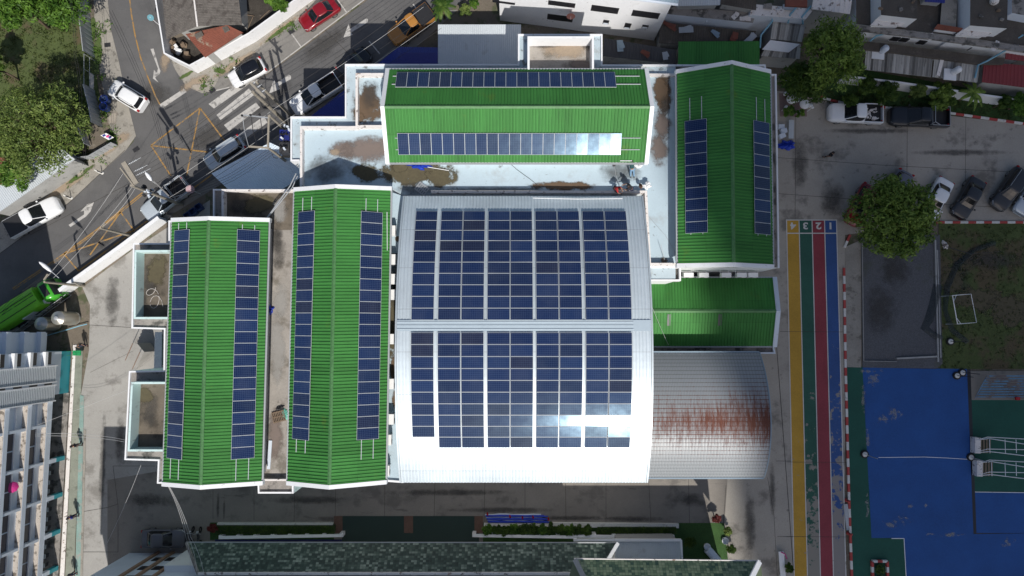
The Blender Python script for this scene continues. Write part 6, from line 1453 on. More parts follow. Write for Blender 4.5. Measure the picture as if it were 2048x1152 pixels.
def lamp(label, base, tip, head, zb):
    t = thing('street_lamp', label, 'street lamp', W(*base[:2], 0)); b = MB(); b.tube([W(*base), W(*tip)], .035, 6); b.build('arm', M['galv'], t)
    p, q = W(*tip), W(*head); d = (q-p).normalized(); s = Vector((-d.y, d.x, 0)); L = (q-p).length; b = MB()
    b.grid([[p + d*L*f + s*w*a + Vector((0,0,h_)) for a, h_ in ((-1,-.03),(-.7,.07),(0,.1),(.7,.07),(1,-.03),(0,-.07))] for f, w in ((0,.05),(.25,.17),(.6,.2),(.9,.13),(1,.03))], 0, None, True, True); b.build('lamp_head', M['white_clean'], t)
lamp('white headed street lamp on the pole over the silver pickup', (318,372,7.0), (304,362,7.6), (291,345,7.8), 7)
lamp('long slim street lamp on the pole behind the green lorry', (118,556,5.6), (104,544,5.9), (79,524,6.1), 5)
def wire(pts, r=.016, mat='wire', sag=.35):
    r = r*.85
    P = [W(*p) for p in pts]; Q = []
    for a, c in zip(P, P[1:]):
        for k in range(8): s = k/8; Q.append(a + (c-a)*s - Vector((0,0,sag*4*s*(1-s))))
    Q.append(P[-1]); b = MB(); b.tube(Q, r, 4, 0, False); return b.build('overhead_wire', M[mat])
for k in range(3):
    tag(wire([(301-19*(k == 0)-6*(k == 1), 337-22*(k == 0)-7*(k == 1), 9.3), (516+8*k, 160+9*k, 9.3), (880+12*k, -92+14*k, 9.3)]), 'thin black overhead power line strung along the main road between pole tops', 'cable', 'power lines along the main road')
for k in range(5):
    tag(wire([(312+9*k, 368+9*k, 7.0-.2*k), (538+11*k, 205+12*k, 7.0-.2*k), (835+12*k, 0+14*k, 7.0-.2*k)], .018 if k else .024, 'wire_pale' if k % 2 else 'wire'), 'telephone cable in the sagging bundle beside the parked silver cars', 'cable', 'telephone cables along the main road')
for k in range(4): tag(wire([(330+6*k, 395+3*k, 6.2), (452+5*k, 352+3*k, 6.0), (585, 262+5*k, 6.2)], .016), 'dark service cable crossing above the blue grey corrugated roof', 'cable', 'service cables above the blue grey roof')
for k, (a, c) in enumerate((((246,347,9.2),(96,552,5.7)),((266,372,8.6),(107,556,5.6)),((270,377,8.0),(204,455,5.7)))): tag(wire([a, c], .016, 'wire_pale'), ('pale wire from the double crossarm to the pole behind the lorry','second pale wire towards the pole behind the green lorry','pale wire from the crossarm pole to the bare pole')[k], 'cable')
for k in range(3): tag(wire([(204,455+2*k,5.6),(20,600+6*k,5.4),(-60,665+8*k,5.4)], .016), 'black wire from the bare pole along the road past the lorry', 'cable', 'wires past the lorry')
for k in range(2): tag(wire([(133+3*k,-30,6.5),(148+4*k,110,6.3),(158+5*k,225,6.3),(165+4*k,330,6.5)], .018), 'dark wire hanging over the overgrown plot beside the side road', 'cable', 'wires over the overgrown plot')
for k in range(3): tag(wire([(212+6*k,20,7.5),(300+4*k,215,7.5),(345+4*k,395,7.2)], .016), 'dark wire crossing the road junction towards the crossarm pole', 'cable', 'wires crossing the junction')
for k in range(2): tag(wire([(70,868+4*k,5.2),(160,868+6*k,5.0),(250,880+4*k,8.8)], .018, 'wire_pale'), 'pale wire from the classroom building to the lower mint walled box', 'cable', 'pale wires across the alley')
tag(wire([(75,850,5.0),(254,780,8.8)], .016, 'wire_pale', .2), 'thin pale wire rising across the alley to the mint walled box', 'cable')
tag(wire([(215,1085,5),(282,930,8.8)], .016, 'wire_pale', .2), 'pale wire over the shaded lane corner left of the grey sedan', 'cable')
for k in range(3): tag(wire([(335+k,970,10.4),(372+5*k,1075,8.0),(380+14*k,1150,7.6)], .018, 'wire_pale', .3), 'pale wire from the westernmost gable to the tiled roof corner', 'cable', 'pale wires to the tiled roof')
tag(wire([(1300,603,8.5),(1337,690,5.6)], .014, 'wire_pale', .2), 'single pale wire over the bright strip of the annex roof', 'cable')
def disc_sign(name, label, base, z, rad, mat, tilt):
    c = W(*base, 0); t = thing(name, label, 'road sign', c); b = MB(); b.tube([c, c + Vector((0,0,z+.1))], .035, 6); b.build('post', M['white_clean'], t)
    b = MB(); ax = Vector(tilt).normalized(); rot = ax.to_track_quat('Z','Y').to_matrix(); o = c + Vector((0,0,z)); R_ = lambda r, h: [o + rot @ Vector((r*math.cos(k*.3142), r*math.sin(k*.3142), h)) for k in range(20)]
    b.grid([R_(.01,.06), R_(rad,.06), R_(rad,.03), R_(.01,.03)], 0, None, False, True); b.build('disc', mat, t)
disc_sign('road_sign', 'cyan round road sign on a white post by the corner house', (323,54), 2.1, .30, M['cyan_sign'], (.3,-.5,.9))
disc_sign('road_sign', 'faded pink round road sign behind the silver pickup', (402,388), 2.3, .40, mk('faded_pink_sign', (.42,.28,.30), .6, .05), (.3,-.2,.9))
for x, y, a, l in ((215,90,.1,'dark drain grate in the pavement beside the corrugated fence'),(425,181,.6,'dark drain grate in the kerb by the zebra crossing'),(583,63,.6,'dark drain grate beside the red sedan'),(272,299,.6,'dark drain grate at the left corner of the yellow box marking'),(196,536,.6,'dark drain grate near the boundary wall by the bare pole')):
    c = W(x, y, .05); t = thing('drain_grate', l, 'drain grate', c, a); b = MB(); b.box((0,0,.01), (.62,.42,.03)); b.build('frame', M['steel_dark'], t, True); b = MB()
    for k in range(6): b.box((-.24+.096*k,0,.035), (.05,.36,.02))
    b.build('grille', M['wire'], t, True)
for x, y, l in ((205,346,'dark delineator post at the road edge nearer the junction'),(143,396,'dark delineator post at the road edge nearer the white pickup')):
    c = W(x,y,0); t = thing('delineator_post', l, 'post', c); b = MB(); b.tube([c, c + Vector((0,0,.9))], .05, 7); b.build('post', M['steel_dark'], t); b = MB(); b.lathe(c, [(.16,0),(.16,.06),(.06,.1)], 10); b.build('base', M['kerb_white'], t); b = MB(); b.box(c + Vector((-.45,.12,.06)), (.7,.12,.1), -.5); b.build('foot_block', M['kerb_white'], t)
M['drum_blue'] = mk('blue_plastic_drum', (.02,.05,.16), .45, .08)
for x, y, l in ((217,203,'upper of two blue drums behind the white turning car'),(216,218,'lower of two blue drums behind the white turning car')):
    t = thing('plastic_drum', l, 'drum', W(x,y,0)); b = MB(); c = W(x,y,.05); b.lathe(c, [(.3,0),(.38,.1),(.38,.35),(.35,.4),(.38,.45),(.38,.8),(.34,.85),(.30,.84),(.29,.5),(.01,.48)], 16); b.build('drum', M['drum_blue'], t); b = MB(); b.tube([c + Vector((.39*math.cos(a*.5236),.39*math.sin(a*.5236),.84)) for a in range(13)], .03, 5); b.build('rim', M['tarp_blue'], t)
t = thing('notice_board', 'leaning grey notice board with faint lettering by the old fence', 'sign', W(178,275,0), 0); b = MB(); p, q = W(170,262,.2), W(182,293,.2); b.bar(p + Vector((0,0,.6)), q + Vector((0,0,.6)), .05, 1.1); b.build('board', M['galv'], t)
d = (q-p)
for k in range(9): b = MB(); s = p + d*(.12+.085*k) + Vector((.035,0,.75)); b.box(s, (.02,.06,.28), math.atan2(d.y,d.x)+1.57); b.build('lettering', M['white_clean'], t)
t = thing('plastic_banner', 'small white banner with purple and red print slumped among the weeds', 'banner', W(214,272,.3)); b = MB(); b.face([W(201,271,.7), W(212,266,.9), W(228,275,.5), W(217,280,.3)]); b.build('sheet', M['white_clean'], t)
for q, m_ in (((204,271,209,268),'blue_roof'),((211,273,216,270),'pink'),((216,275,220,273),'blue_roof')): b = MB(); x0, y0, x1, y1 = q; b.face([W(x0,y0,.78), W(x1,y1,.86), W(x1+3,y1+3,.72), W(x0+3,y0+3,.66)]); b.build('print', M[m_], t)
# steel water silos behind the classroom building
for x, y, rr, h, l in ((150,637,.66,2.6,'right hand stainless steel water tank with conical lid'),(112,648,.66,2.2,'left hand stainless steel water tank beside the railing')):
    c = W(x,y,0); t = thing('steel_tank', l, 'water tank', c); b = MB(); b.lathe(c, [(rr*.96,.1),(rr,.2)] + [(rr + (.015 if k % 2 else 0), .2+(h-.3)*k/8) for k in range(9)] + [(rr*.97,h-.02)], 26); b.build('shell', M['silo'], t)
    b = MB(); b.lathe(c, [(rr*.98,h-.02),(rr*.6,h+.12),(.22,h+.2)], 26); b.build('lid', M['silo'], t); b = MB(); b.lathe(c, [(.22,h+.2),(.22,h+.28),(.14,h+.3),(.01,h+.32)], 14); b.build('hatch', M['galv'], t)
pole_obj('blue_pipe', 'thin blue water pipe running past the steel tanks', 'pipe', [(90,672,.3),(122,663,.3),(158,652,.3),(174,648,.3)], .05, 'pipe_blue')
t = thing('stair_flight', 'concrete outdoor stair flight in the recess between the mint boxes', 'stairs', W(290,715,0)); b = MB(); p, q = W(268,728,0), W(308,694,0); d = (q-p)
for k in range(11): c = p + d*(k+.5)/11; b.box((c.x, c.y, .12+.11*k), (d.length/11, 1.1, .24+.22*k), math.atan2(d.y,d.x))
b.build('steps', M['concrete'], t)
for s in (-1, 1): n = Vector((-d.y,d.x,0)).normalized()*.55*s; b = MB(); b.tube([p + n + Vector((0,0,.9)), q + n + Vector((0,0,3.2))], .035, 6); b.build('handrail', mk('brown_rail_paint', (.20,.12,.08), .5, 0) if 'brown_rail_paint' not in bpy.data.materials else bpy.data.materials['brown_rail_paint'], t)
shed('awning', 'narrow pale blue metal awning above the outdoor stair recess', 'awning', ((324,664,3.4),(323,736,3.4),(310,664,3.1),(308,737,3.1)), 'tin_blue' if 'tin_blue' in M else 'shed_metal', pitch=.2)
M['bin_green'] = mk('green_plastic', (.02,.30,.10), .5, .05)
t = thing('green_cart', 'bright green cart frame at the corner of the teal stair tower', 'cart', W(154,706,0)); b = MB(); b.box(W(154,706,.6), (.8,.5,.06)); b.build('tray', M['bin_green'], t)
for dx, dy in ((-.35,-.2),(.35,-.2),(.35,.2),(-.35,.2)): b = MB(); c = W(154,706,0); b.tube([c + Vector((dx,dy,0)), c + Vector((dx,dy,1.0))], .025, 5); b.build('post', M['bin_green'], t)
for k in range(3): b = MB(); c = W(154,706,.85); b.tube([c + Vector((-.35,-.2+.2*k,0)), c + Vector((.35,-.2+.2*k,0))], .025, 5); b.build('rail', M['bin_green'], t)
for k, x in enumerate((113,160,212,258)): pass
# blue crates under the wall by the silver pickup
for k, (x, y) in enumerate(((380,433),(391,425),(402,416))):
    t = thing('blue_crate', 'dark blue bin in the row behind the boundary wall', 'bin', W(x,y,0), .6, 'blue bins behind the boundary wall'); c = W(x,y,0); b = MB(); b.ring([(0+sx*.3, sy*.3) for sx, sy in ((-1,-1),(1,-1),(1,1),(-1,1))], .04, .05, .7); b.build('bin', M['drum_blue'], t, True); b = MB(); b.box((0,0,.1), (.56,.56,.06)); b.build('floor', M['drum_blue'], t, True)

# ------------------------------------------------------------------ playground, kerbs and the right hand side
def painted_kerb(label, pts, w=.22, h=.16, seg=.82):
    P = PX(pts, 0); b = MB(); k = 0
    for p, q in zip(P, P[1:]):
        n = max(1, round((q-p).length/seg))
        for j in range(n): a, c = p + (q-p)*j/n, p + (q-p)*(j+1)/n; b.bar(a + Vector((0,0,h/2)), c + Vector((0,0,h/2)), w, h, k % 2); k += 1
    return fin(b, 'painted_kerb', [M['brick_red'], M['kerb_white']], label, 'kerb')
painted_kerb('red and white painted kerb beside the blue running lane', [(1699,470),(1688,495)]); painted_kerb('long red and white painted kerb between the lanes and the blue court', [(1687,536),(1688,600),(1690,735),(1697,1000),(1704,1190)])
painted_kerb('red and white painted kerb behind the shaded pickups', [(1631,186),(1645,197),(1690,208),(1785,217),(1893,226),(2060,250)]); painted_kerb('red and white painted kerb between parked cars and the grass', [(1872,445),(2060,445)])
def tyrepole(label, px, py, h, mat='steel_dark', lean=(0,0)):
    c = W(px, py, 0); t = thing('net_post', label, 'post', c); b = MB(); b.lathe(c, [(.2,.02),(.38,.04),(.40,.12),(.38,.2),(.26,.22)], 18); b.build('tyre', M['rubber'], t)
    b = MB(); b.lathe(c, [(.27,.05),(.27,.2),(.2,.23),(.01,.24)], 14); b.build('concrete_core', M['kerb_white'], t); b = MB(); b.tube([c + Vector((0,0,.2)), c + Vector((lean[0],lean[1],h))], .035, 6); b.build('post', M[mat], t); b = MB(); b.lathe(c + Vector((lean[0],lean[1],h)), [(.04,0),(.05,.03),(.01,.05)], 6); b.build('cap', M[mat], t)
tyrepole('tyre footed net post on the grass below the small goal', 1899, 683, 2.6); tyrepole('left of the tyre footed posts at the blue court corner', 1912, 751, 2.5); tyrepole('right of the tyre footed posts at the blue court corner', 1923, 745, 2.6)
tyrepole('white tyre footed post on the green court border', 1728, 908, 2.4, 'galv'); tyrepole('white tyre footed post at the right edge of the blue court', 1940, 914, 2.6, 'galv')
t = thing('football_goal', 'small white football goal standing on the worn grass', 'goal', W(1930,618,0)); b = MB()
a0, a1, e0, e1 = W(1905,591,1.8), W(1915,648,1.8), W(1942,588,.05), W(1953,645,.05)
g0, g1 = Vector((a0.x,a0.y,0)), Vector((a1.x,a1.y,0))
b.tube([g0, a0, a1, g1], .045, 7); b.build('front_frame', M['white_clean'], t); b = MB(); b.tube([a0, a0 + Vector((.6,.05,-.02)), e0, e1, a1 + Vector((.6,.05,-.02)), a1], .035, 6); b.build('back_frame', M['white_clean'], t)
for p, q in ((a0, a1), (a1, a0)): b = MB(); v = (q-p).normalized(); b.tube([p + v*.6, p + Vector((.55,0,-.3))], .03, 5); b.build('brace', M['white_clean'], t)
for k, y in enumerate((892, 938)):
    t = thing('basketball_hoop', ('upper','lower')[k] + ' of two portable basketball stands at the right edge', 'basketball stand', W(1955, y, 0)); x0 = 1945 + 4*k
    b = MB(); b.box(W(x0+6,y-2,.45), (.55,1.5,.7), -.05); b.build('base_box', M['parapet'], t)
    for j in range(4): b = MB(); b.box(W(x0+16+6*j,y,.6), (.16,1.35,.12), -.05); b.build('weight', M['wood'], t)
    for s in (-1, 1):
        b = MB(); p, q, r_ = W(x0+12,y+s*13,.6), W(x0+34,y+s*13-2,1.2), W(2080,y+s*11+12,3.0); b.tube([p, q, r_], .04, 6); b.build('arm', M['white_clean'], t)
        b = MB(); b.tube([W(x0+8,y+s*12,.8), W(x0+30,y+s*12-6,2.0), W(2085,y+s*10-2,3.2)], .035, 6); b.build('stay', M['white_clean'], t)
    for x, z in ((x0+34,1.3),(2010,2.4),(2032,2.7),(2060,3.0)): b = MB(); b.tube([W(x,y-13,z), W(x+1,y+14,z)], .03, 6); b.build('rung', M['white_clean'], t)
    b = MB(); b.box(W(2120,y+6,3.1), (.08,1.8,1.05)); b.build('backboard', M['white_clean'], t)
t = thing('bleacher', 'faded light blue slatted bleacher benches by the green court', 'bleacher', W(2000,775,0)); bb = mk('faded_blue_slat', (.10,.22,.34), .6, .2, 2.0, .2, [((.14,.09,.07), .8, .46, .58, .9)])
for k in range(9):
    y = 752 + k*5.2; b = MB(); b.bar(W(1974-k*2.6+(0 if k else 4),y,.25+.14*(8-k)), W(2080,y,.25+.14*(8-k)), .13, .04); b.build('seat_slat', bb, t)
b = MB(); b.bar(W(1975,750,1.3), W(1949,798,.3), .06, .06); b.build('side_rail', bb, t); b = MB(); b.box(W(2035,797,.4), (.4,.3,.2)); fin(b, 'red_box', M['red_lens'], 'small red box on the lowest bleacher bench', 'box')
P = PX([(1885,495),(1896,560),(1884,640),(1868,668)], .4)
b = MB(); b.tube([W(1887,492,.2), W(1915,500,.8), W(1942,508,1.5)], .035, 6); b.tube([W(1942,508,1.5), W(2003,503,1.4)], .012, 4); fin(b, 'net_post', M['steel_dark'], 'leaning black pole beside the broken white stool on the grass', 'post')
heap('white_stool', 'broken white plastic stool beside the leaning black pole', 'stool', 1888, 490, 0.05, 5, 9, .4, M['parapet'], 21, .3, .3)
def netheap(label, pts, w, seed):
    rnd = random.Random(seed); P = PX(pts, .12); b = MB(); rows = []
    for k, p in enumerate(P):
        d = (P[min(k+1,len(P)-1)]-P[max(k-1,0)]).normalized(); n = Vector((-d.y,d.x,0)); rows.append([p + n*w*a*rnd.uniform(.6,1.2) + Vector((0,0,h)) for a, h in ((-1,-.08),(-.4,.12),(.1,.2),(.6,.1),(1,-.08))])
    b.grid(rows, 0, None, True); return fin(b, 'dark_net', M['net'], label, 'net')
netheap('dark green net heaped along the goal side of the grass', [(1990,485),(1950,500),(1915,530),(1895,575),(1890,620),(1905,660),(1935,684)], .34, 1)
netheap('dark netting bunched against the gravel lot edge', [(1878,570),(1868,610),(1858,640),(1852,655),(1864,668),(1884,676)], .45, 2)
b = MB()
for a, c, w in (((1870,480),(1876,724),.14),((1874,500),(1881,716),.10),((1793,717),(1874,713),.16),((1724,478),(1727,722),.05),((1727,722),(1793,723),.05)): p, q = W(*a,.12), W(*c,.12); b = MB(); b.bar(p, q, w, .16); fin(b, 'lot_edging', M['wall_grey'], {480:'outer concrete edging between gravel lot and grass',500:'inner concrete edging between gravel lot and grass',717:'pale concrete edging at the bottom of the gravel lot',478:'thin edging on the left of the gravel lot',722:'thin edging at the bottom left of the gravel lot'}[a[1]], 'edging')
t = thing('planter', 'square red and white kerbed planter on the green court border', 'planter', W(1760,1138,0)); P = PX([(1745,1123),(1775,1123),(1776,1156),(1746,1156)], .25)
for k in range(4):
    p, q = P[k], P[(k+1)%4]
    for j in range(3): b = MB(); b.bar(p + (q-p)*j/3 - Vector((0,0,.1)), p + (q-p)*(j+1)/3 - Vector((0,0,.1)), .22, .28); b.build('kerb_block', M['brick_red'] if (k+j) % 2 else M['kerb_white'], t)
b = MB(); leaves(b, W(1761,1139,.4), .5, .6, .3, 260, .12, random.Random(3)); b.build('plant', M['leaf_dark'], t)
for x, y, l in ((1692,1000,'upper red hydrant at the kerb beside the running lanes'),(1696,1066,'lower red hydrant at the kerb beside the running lanes')):
    c = W(x,y,0); t = thing('hydrant', l, 'hydrant', c); b = MB(); b.lathe(c, [(.18,0),(.18,.05),(.11,.08),(.11,.5),(.15,.54),(.12,.64),(.02,.7)], 12); b.build('barrel', M['brick_red'], t)
    for s in (-1, 1): b = MB(); b.tube([c + Vector((s*.1,0,.42)), c + Vector((s*.24,0,.42))], .06, 8); b.build('outlet', M['brick_red'], t)
b = MB(); b.bar(W(1691,1008,.1), W(1697,1060,.1), .4, .08); fin(b, 'gutter_cover', M['galv'], 'grey metal gutter cover between the two hydrants', 'cover')
t = thing('white_bench', 'white concrete bench with a flower garland near the yellow lane bottom', 'bench', W(1565,1130,0)); b = MB(); b.bar(W(1562,1103,.45), W(1567,1165,.45), .5, .12); b.build('seat', M['white'], t)
for y in (1108,1130,1152): b = MB(); b.box(W(1564,y,.2), (.4,.2,.4)); b.build('leg', M['white'], t)
b = MB(); b.tube([W(1562,1104,.55), W(1570,1108,.6), W(1574,1118,.4)], .05, 6); b.build('garland', M['pink'], t)
tree('shrub', 'dark shrub beside the white bench at the lane bottom', 1578, 1136, 9, .7, .5, 'leaf_dark', 14, 90, .11, seed=130)
for x, y, l in ((1413,1092,'round white pot ring at the left of the small lawn'),(1449,1080,'round white pot ring on the right edge of the small lawn'),(1385,1083,'white post on the small lawn by the grey lean-to')):
    c = W(x,y,0); b = MB(); b.lathe(c, [(.28,0),(.34,.3),(.30,.34),(.26,.3),(.2,.2),(.01,.18)] if 'ring' in l else [(.1,0),(.1,.7),(.06,.8),(.01,.82)], 16); fin(b, 'flower_pot' if 'ring' in l else 'lawn_post', M['white'], l, 'flower pot' if 'ring' in l else 'post')
for p_, q_, l in (((1414,1098),(1438,1125),'pale round pipe-shaped wall curving at the garden corner'),): b = MB(); b.tube([W(*p_,.3), W(1420,1104,.3), W(*q_,.3)], .4, 10); fin(b, 'culvert_pipe', M['facade'], l, 'pipe')
# corner with round tables, lamps and cartons
sheet('brick_terrace', [(1558,186),(1612,190),(1614,233),(1560,233)], .045, mk('pinkish_paving', (.24,.17,.16), .85, .15))
for x, y, l in ((1577,203,'white concrete round table nearest the east block wall'),(1603,213,'white concrete round table by the globe lamp')):
    c = W(x,y,0); t = thing('round_table', l, 'table', c); b = MB(); b.lathe(c, [(.12,0),(.12,.68)], 10); b.build('pedestal', M['white'], t); b = MB(); b.lathe(c, [(.01,.66),(.48,.68),(.5,.72),(.48,.76),(.01,.76)], 18); b.build('table_top', M['white'], t)
    for k in range(3): a = k*2.1; b = MB(); b.lathe(c + Vector((.8*math.cos(a),.8*math.sin(a),0)), [(.14,0),(.2,.4),(.01,.42)], 10); b.build('stool', M['white'], t)
for x, y, l in ((1562,170,'white globe garden lamp at the upper table corner'),(1563,222,'white globe garden lamp by the east block wall'),(1614,223,'white globe garden lamp at the right of the tables')):
    c = W(x,y,0); t = thing('globe_lamp', l, 'garden lamp', c); b = MB(); b.tube([c, c + Vector((0,0,1.2))], .03, 6); b.build('post', M['white_clean'], t); b = MB(); b.lathe(c + Vector((0,0,1.3)), [(.01,-.13),(.1,-.09),(.14,0),(.1,.1),(.01,.14)], 12); b.build('globe', M['white_clean'], t)
for k, (x, y) in enumerate(((1562,254),(1567,262),(1564,272))): b = MB(); b.box(W(x,y,.25+.1*k), (.6,.45,.4), .2*k); fin(b, 'carton', M['facade'], ('uppermost','middle','lowest')[k] + ' pale carton in the pile east of the east block', 'carton', 'cartons by the east block')
b = MB(); b.bar(W(1583,240,.6), W(1582,277,.6), .5, .06); fin(b, 'metal_sheet', M['shed_metal'], 'long grey metal sheet beside the pale cartons', 'sheet')

# ------------------------------------------------------------------ people
def skinmesh(name, verts, edges, mat, parent=None, loc=None, rz=0.0, levels=1):
    me = bpy.data.meshes.new(name); me.from_pydata([v[0] for v in verts], edges, []); me.materials.append(mat)
    o = bpy.data.objects.new(name, me); COL.objects.link(o)
    if parent: o.parent = parent
    else: o.location = loc; o.rotation_euler = (0,0,rz)
    sk = o.modifiers.new('skin','SKIN'); sk.use_smooth_shade = True
    for k, v in enumerate(verts): me.skin_vertices[0].data[k].radius = (v[1]*1.0, v[1]*1.0*(v[2] if len(v) > 2 else 1)); me.skin_vertices[0].data[k].use_root = (k == 0)
    sb = o.modifiers.new('sub','SUBSURF'); sb.levels = levels; sb.render_levels = levels
    return o
POSES = {
 'stand': dict(pel=(0,0,.92), che=(.01,0,1.24), nek=(.01,0,1.42), hea=(.03,0,1.58), sh=.19, el=((.02,.26,1.12),(.04,-.26,1.12)), wr=((.10,.25,.88),(.13,-.24,.90)), kn=((.05,.10,.48),(-.02,-.10,.48)), an=((.06,.10,.08),(-.10,-.10,.08))),
 'walk': dict(pel=(0,0,.90), che=(.03,0,1.22), nek=(.05,0,1.40), hea=(.09,0,1.56), sh=.19, el=((.14,.27,1.12),(-.10,-.27,1.12)), wr=((.30,.24,.98),(-.05,-.26,.88)), kn=((.20,.10,.50),(.02,-.10,.46)), an=((.28,.10,.09),(-.30,-.10,.14))),
 'lean': dict(pel=(.42,0,.86), che=(.68,0,1.13), nek=(.82,0,1.30), hea=(.93,0,1.42), sh=.19, el=((.98,.28,1.22),(.98,-.28,1.22)), wr=((1.18,.2,1.38),(1.2,-.2,1.38)), kn=((.24,.12,.46),(.18,-.12,.46)), an=((.02,.13,.08),(-.06,-.13,.08))),
 'crouch': dict(pel=(-.12,0,.30), che=(.08,0,.58), nek=(.20,0,.74), hea=(.30,0,.86), sh=.19, el=((.30,.27,.52),(.34,-.26,.52)), wr=((.50,.18,.34),(.55,-.14,.36)), kn=((.30,.16,.50),(.28,-.16,.48)), an=((.08,.14,.08),(.06,-.14,.08))),
}
def person(label, px, py, z, rz, pose, shirt, trou, hairm=None, s=1.0, hat=None):
    p = POSES[pose]; c = W(px, py, z); V = lambda t: Vector(t)*s
    verts = []; edges = []
    def add(co, r, par=None, fl=1.0): verts.append((tuple(V(co)), r*s, fl)); (edges.append((par, len(verts)-1)) if par is not None else None); return len(verts)-1
    pe = add(p['pel'], .13, None, .8); ch = add(p['che'], .14, pe, .75); nk = add(p['nek'], .06, ch); h1 = add(Vector(p['hea'])-Vector((0,0,.05)), .085, nk, 1.1); h2 = add(Vector(p['hea'])+Vector((0,0,.06)), .09, h1, 1.1)
    add(Vector(p['hea'])+Vector((.105,0,-.02)), .016, h1)                 # nose
    for sd in (1, -1): add(Vector(p['hea'])+Vector((0,sd*.095,-.01)), .018, h1)   # ears
    for k, sd in ((0, 1), (1, -1)):
        sh = add(Vector(p['nek'])*.8 + Vector(p['che'])*.2 + Vector((0,sd*p['sh'],-.02)), .062, ch); el = add(p['el'][k], .044, sh); wr = add(p['wr'][k], .030, el)
        d = (Vector(p['wr'][k])-Vector(p['el'][k])).normalized(); pm = add(Vector(p['wr'][k]) + d*.07, .036, wr, .6); sdv = d.cross(Vector((0,0,1))); sdv = sdv.normalized() if sdv.length > .01 else Vector((1,0,0))
        for f, L in ((-.03,.075),(-.010,.09),(.010,.085),(.03,.065)):
            b0 = Vector(p['wr'][k]) + d*.11 + sdv*f; m1 = add(b0, .010, pm); m2 = add(b0 + d*L*.5 + Vector((0,0,-.012)), .009, m1); add(b0 + d*L*.85 + Vector((0,0,-.035)), .008, m2)
        th = add(Vector(p['wr'][k]) + d*.05 + sdv*.045*-sd, .011, pm); add(Vector(p['wr'][k]) + d*.10 + sdv*.06*-sd, .009, th)
        hp = add(Vector(p['pel']) + Vector((0,sd*.09,-.04)), .10, pe); kn = add(p['kn'][k], .062, hp); an = add(p['an'][k], .042, kn); add(Vector(p['an'][k]) + Vector((.14,sd*.01,-.04)), .038, an, .7)
    body = skinmesh('person', verts, edges, M['skin'], None, c, rz); tag(body, label, 'person')
    MW[body.name] = Matrix.Translation(c) @ Matrix.Rotation(rz, 4, 'Z')
    v = [(tuple(V(p['pel'])), .155*s, .8)]; e = []
    def ad(co, r, par, fl=1): v.append((tuple(V(co)), r*s, fl)); e.append((par, len(v)-1)); return len(v)-1
    a = ad(p['che'], .165, 0, .75); ad(Vector(p['nek'])*.75 + Vector(p['che'])*.25, .085, a)
    for k, sd in ((0,1),(1,-1)): q = ad(Vector(p['nek'])*.8 + Vector(p['che'])*.2 + Vector((0,sd*p['sh'],-.02)), .082, a); ad(Vector(p['el'][k])*.9 + Vector(p['nek'])*.1, .066, q)
    skinmesh('shirt', v, e, shirt, body)
    v = [(tuple(V(p['pel'])), .15*s, .82)]; e = []
    for k, sd in ((0,1),(1,-1)): q = ad(Vector(p['pel']) + Vector((0,sd*.09,-.04)), .115, 0); q = ad(p['kn'][k], .080, q); ad(p['an'][k], .062, q)
    skinmesh('trousers', v, e, trou, body)
    b = MB(); hc = V(p['hea']); b.lathe(hc + Vector((-.012*s,0,.0)), [(.105*s,.0),(.112*s,.05*s),(.10*s,.11*s),(.06*s,.15*s),(.005,.165*s)], 12); b.build('hair' if not hat else 'hat', hat or hairm or M['hair'], body, True)
    b = MB()
    for sd in (1, -1): b.lathe(hc + Vector((.088*s, sd*.034*s, .015*s)), [(.004,-.010),(.012,0),(.004,.010)], 6)
    b.build('eyes', M['wire'], body, True)
    for k in (0, 1): b = MB(); a_ = V(p['an'][k]); b.box(a_ + Vector((.06*s,0,-.045*s)), (.27*s,.10*s,.07*s)); b.build('shoe', M['black_plastic'], body, True)
    return body
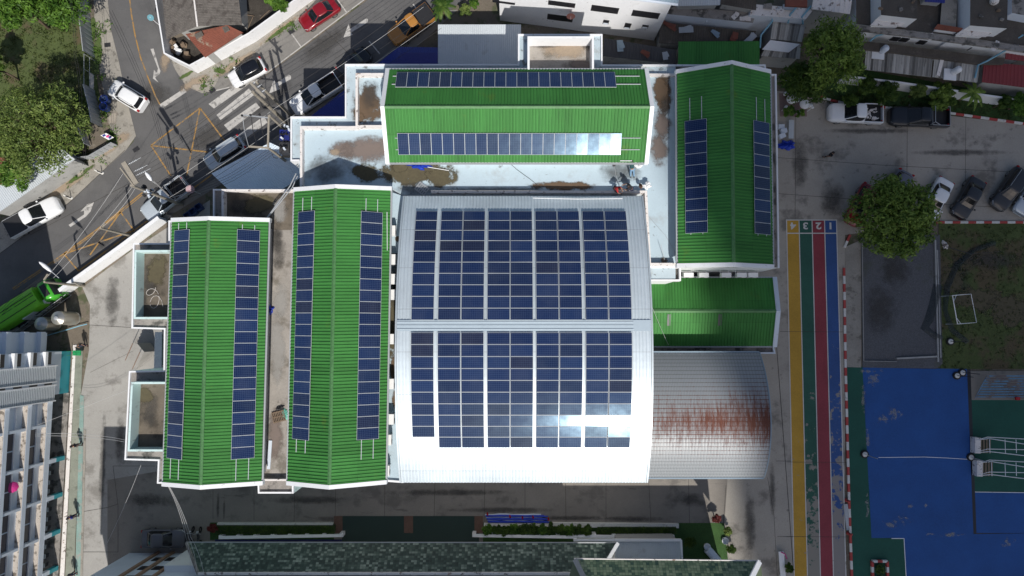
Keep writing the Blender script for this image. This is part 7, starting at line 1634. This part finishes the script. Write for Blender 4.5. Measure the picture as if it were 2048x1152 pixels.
CL_ = lambda n, c: mk(n, c, .85, .08, 3.0, .06)
RED_S = CL_('red_shirt_cloth',(.40,.02,.025)); BLK_S = CL_('black_shirt_cloth',(.018,.018,.022)); TEAL_S = CL_('dark_teal_shirt_cloth',(.02,.07,.075)); JEAN = CL_('light_denim',(.18,.31,.45)); NAVY = CL_('navy_trouser_cloth',(.02,.025,.06)); BLU_S = CL_('deep_blue_shirt_cloth',(.025,.04,.26)); KHK = CL_('grey_trouser_cloth',(.12,.12,.125))
person('worker in a red shirt crouching on the hall parapet, reaching to the panels', 1231, 379, 9.92, -.6, 'crouch', RED_S, BLK_S, s=1.0)
person('worker in black crouching on the parapet next to the man in red', 1259, 378, 9.92, 2.9, 'crouch', BLK_S, NAVY, s=1.1)
person('worker in teal shirt and pale jeans leaning on the north roof eave', 1264, 353, DZ, 1.88, 'lean', TEAL_S, JEAN, s=1.1)
person('person in black walking alone across the shaded schoolyard', 1654, 314, .03, 2.9, 'walk', BLK_S, BLK_S)
person('person in black standing on the mossy walk by the teal columns', 163, 888, .08, 1.4, 'stand', BLK_S, KHK)
person('person in deep blue standing lower down the mossy walk', 156, 1029, .08, 1.4, 'stand', BLU_S, NAVY)
person('person in grey at the bottom edge of the mossy walk', 152, 1144, .08, -1.5, 'stand', KHK, NAVY)
person('person in black with pale hat behind the bright green cart', 172, 690, .03, -1.2, 'stand', BLK_S, NAVY, hat=M['parapet'])
t = thing('umbrella', 'open pink umbrella hung on the upper ledge of the classroom building', 'umbrella', W(26,975,6.6)); c = W(26,975,6.7); ax = Vector((.8,0,.6)).normalized(); rot = ax.to_track_quat('Z','Y').to_matrix(); b = MB()
b.grid([[c + rot @ Vector((r*math.cos(k*.7854/1), r*math.sin(k*.7854/1), -.55*r*r)) for k in range(8)] for r in (.01,.2,.38,.5)], 0, None, False, True); b.build('canopy', M['pink'], t); b = MB(); b.tube([c + rot @ Vector((0,0,.06)), c - rot @ Vector((0,0,.6))], .015, 5); b.build('shaft', M['galv'], t)
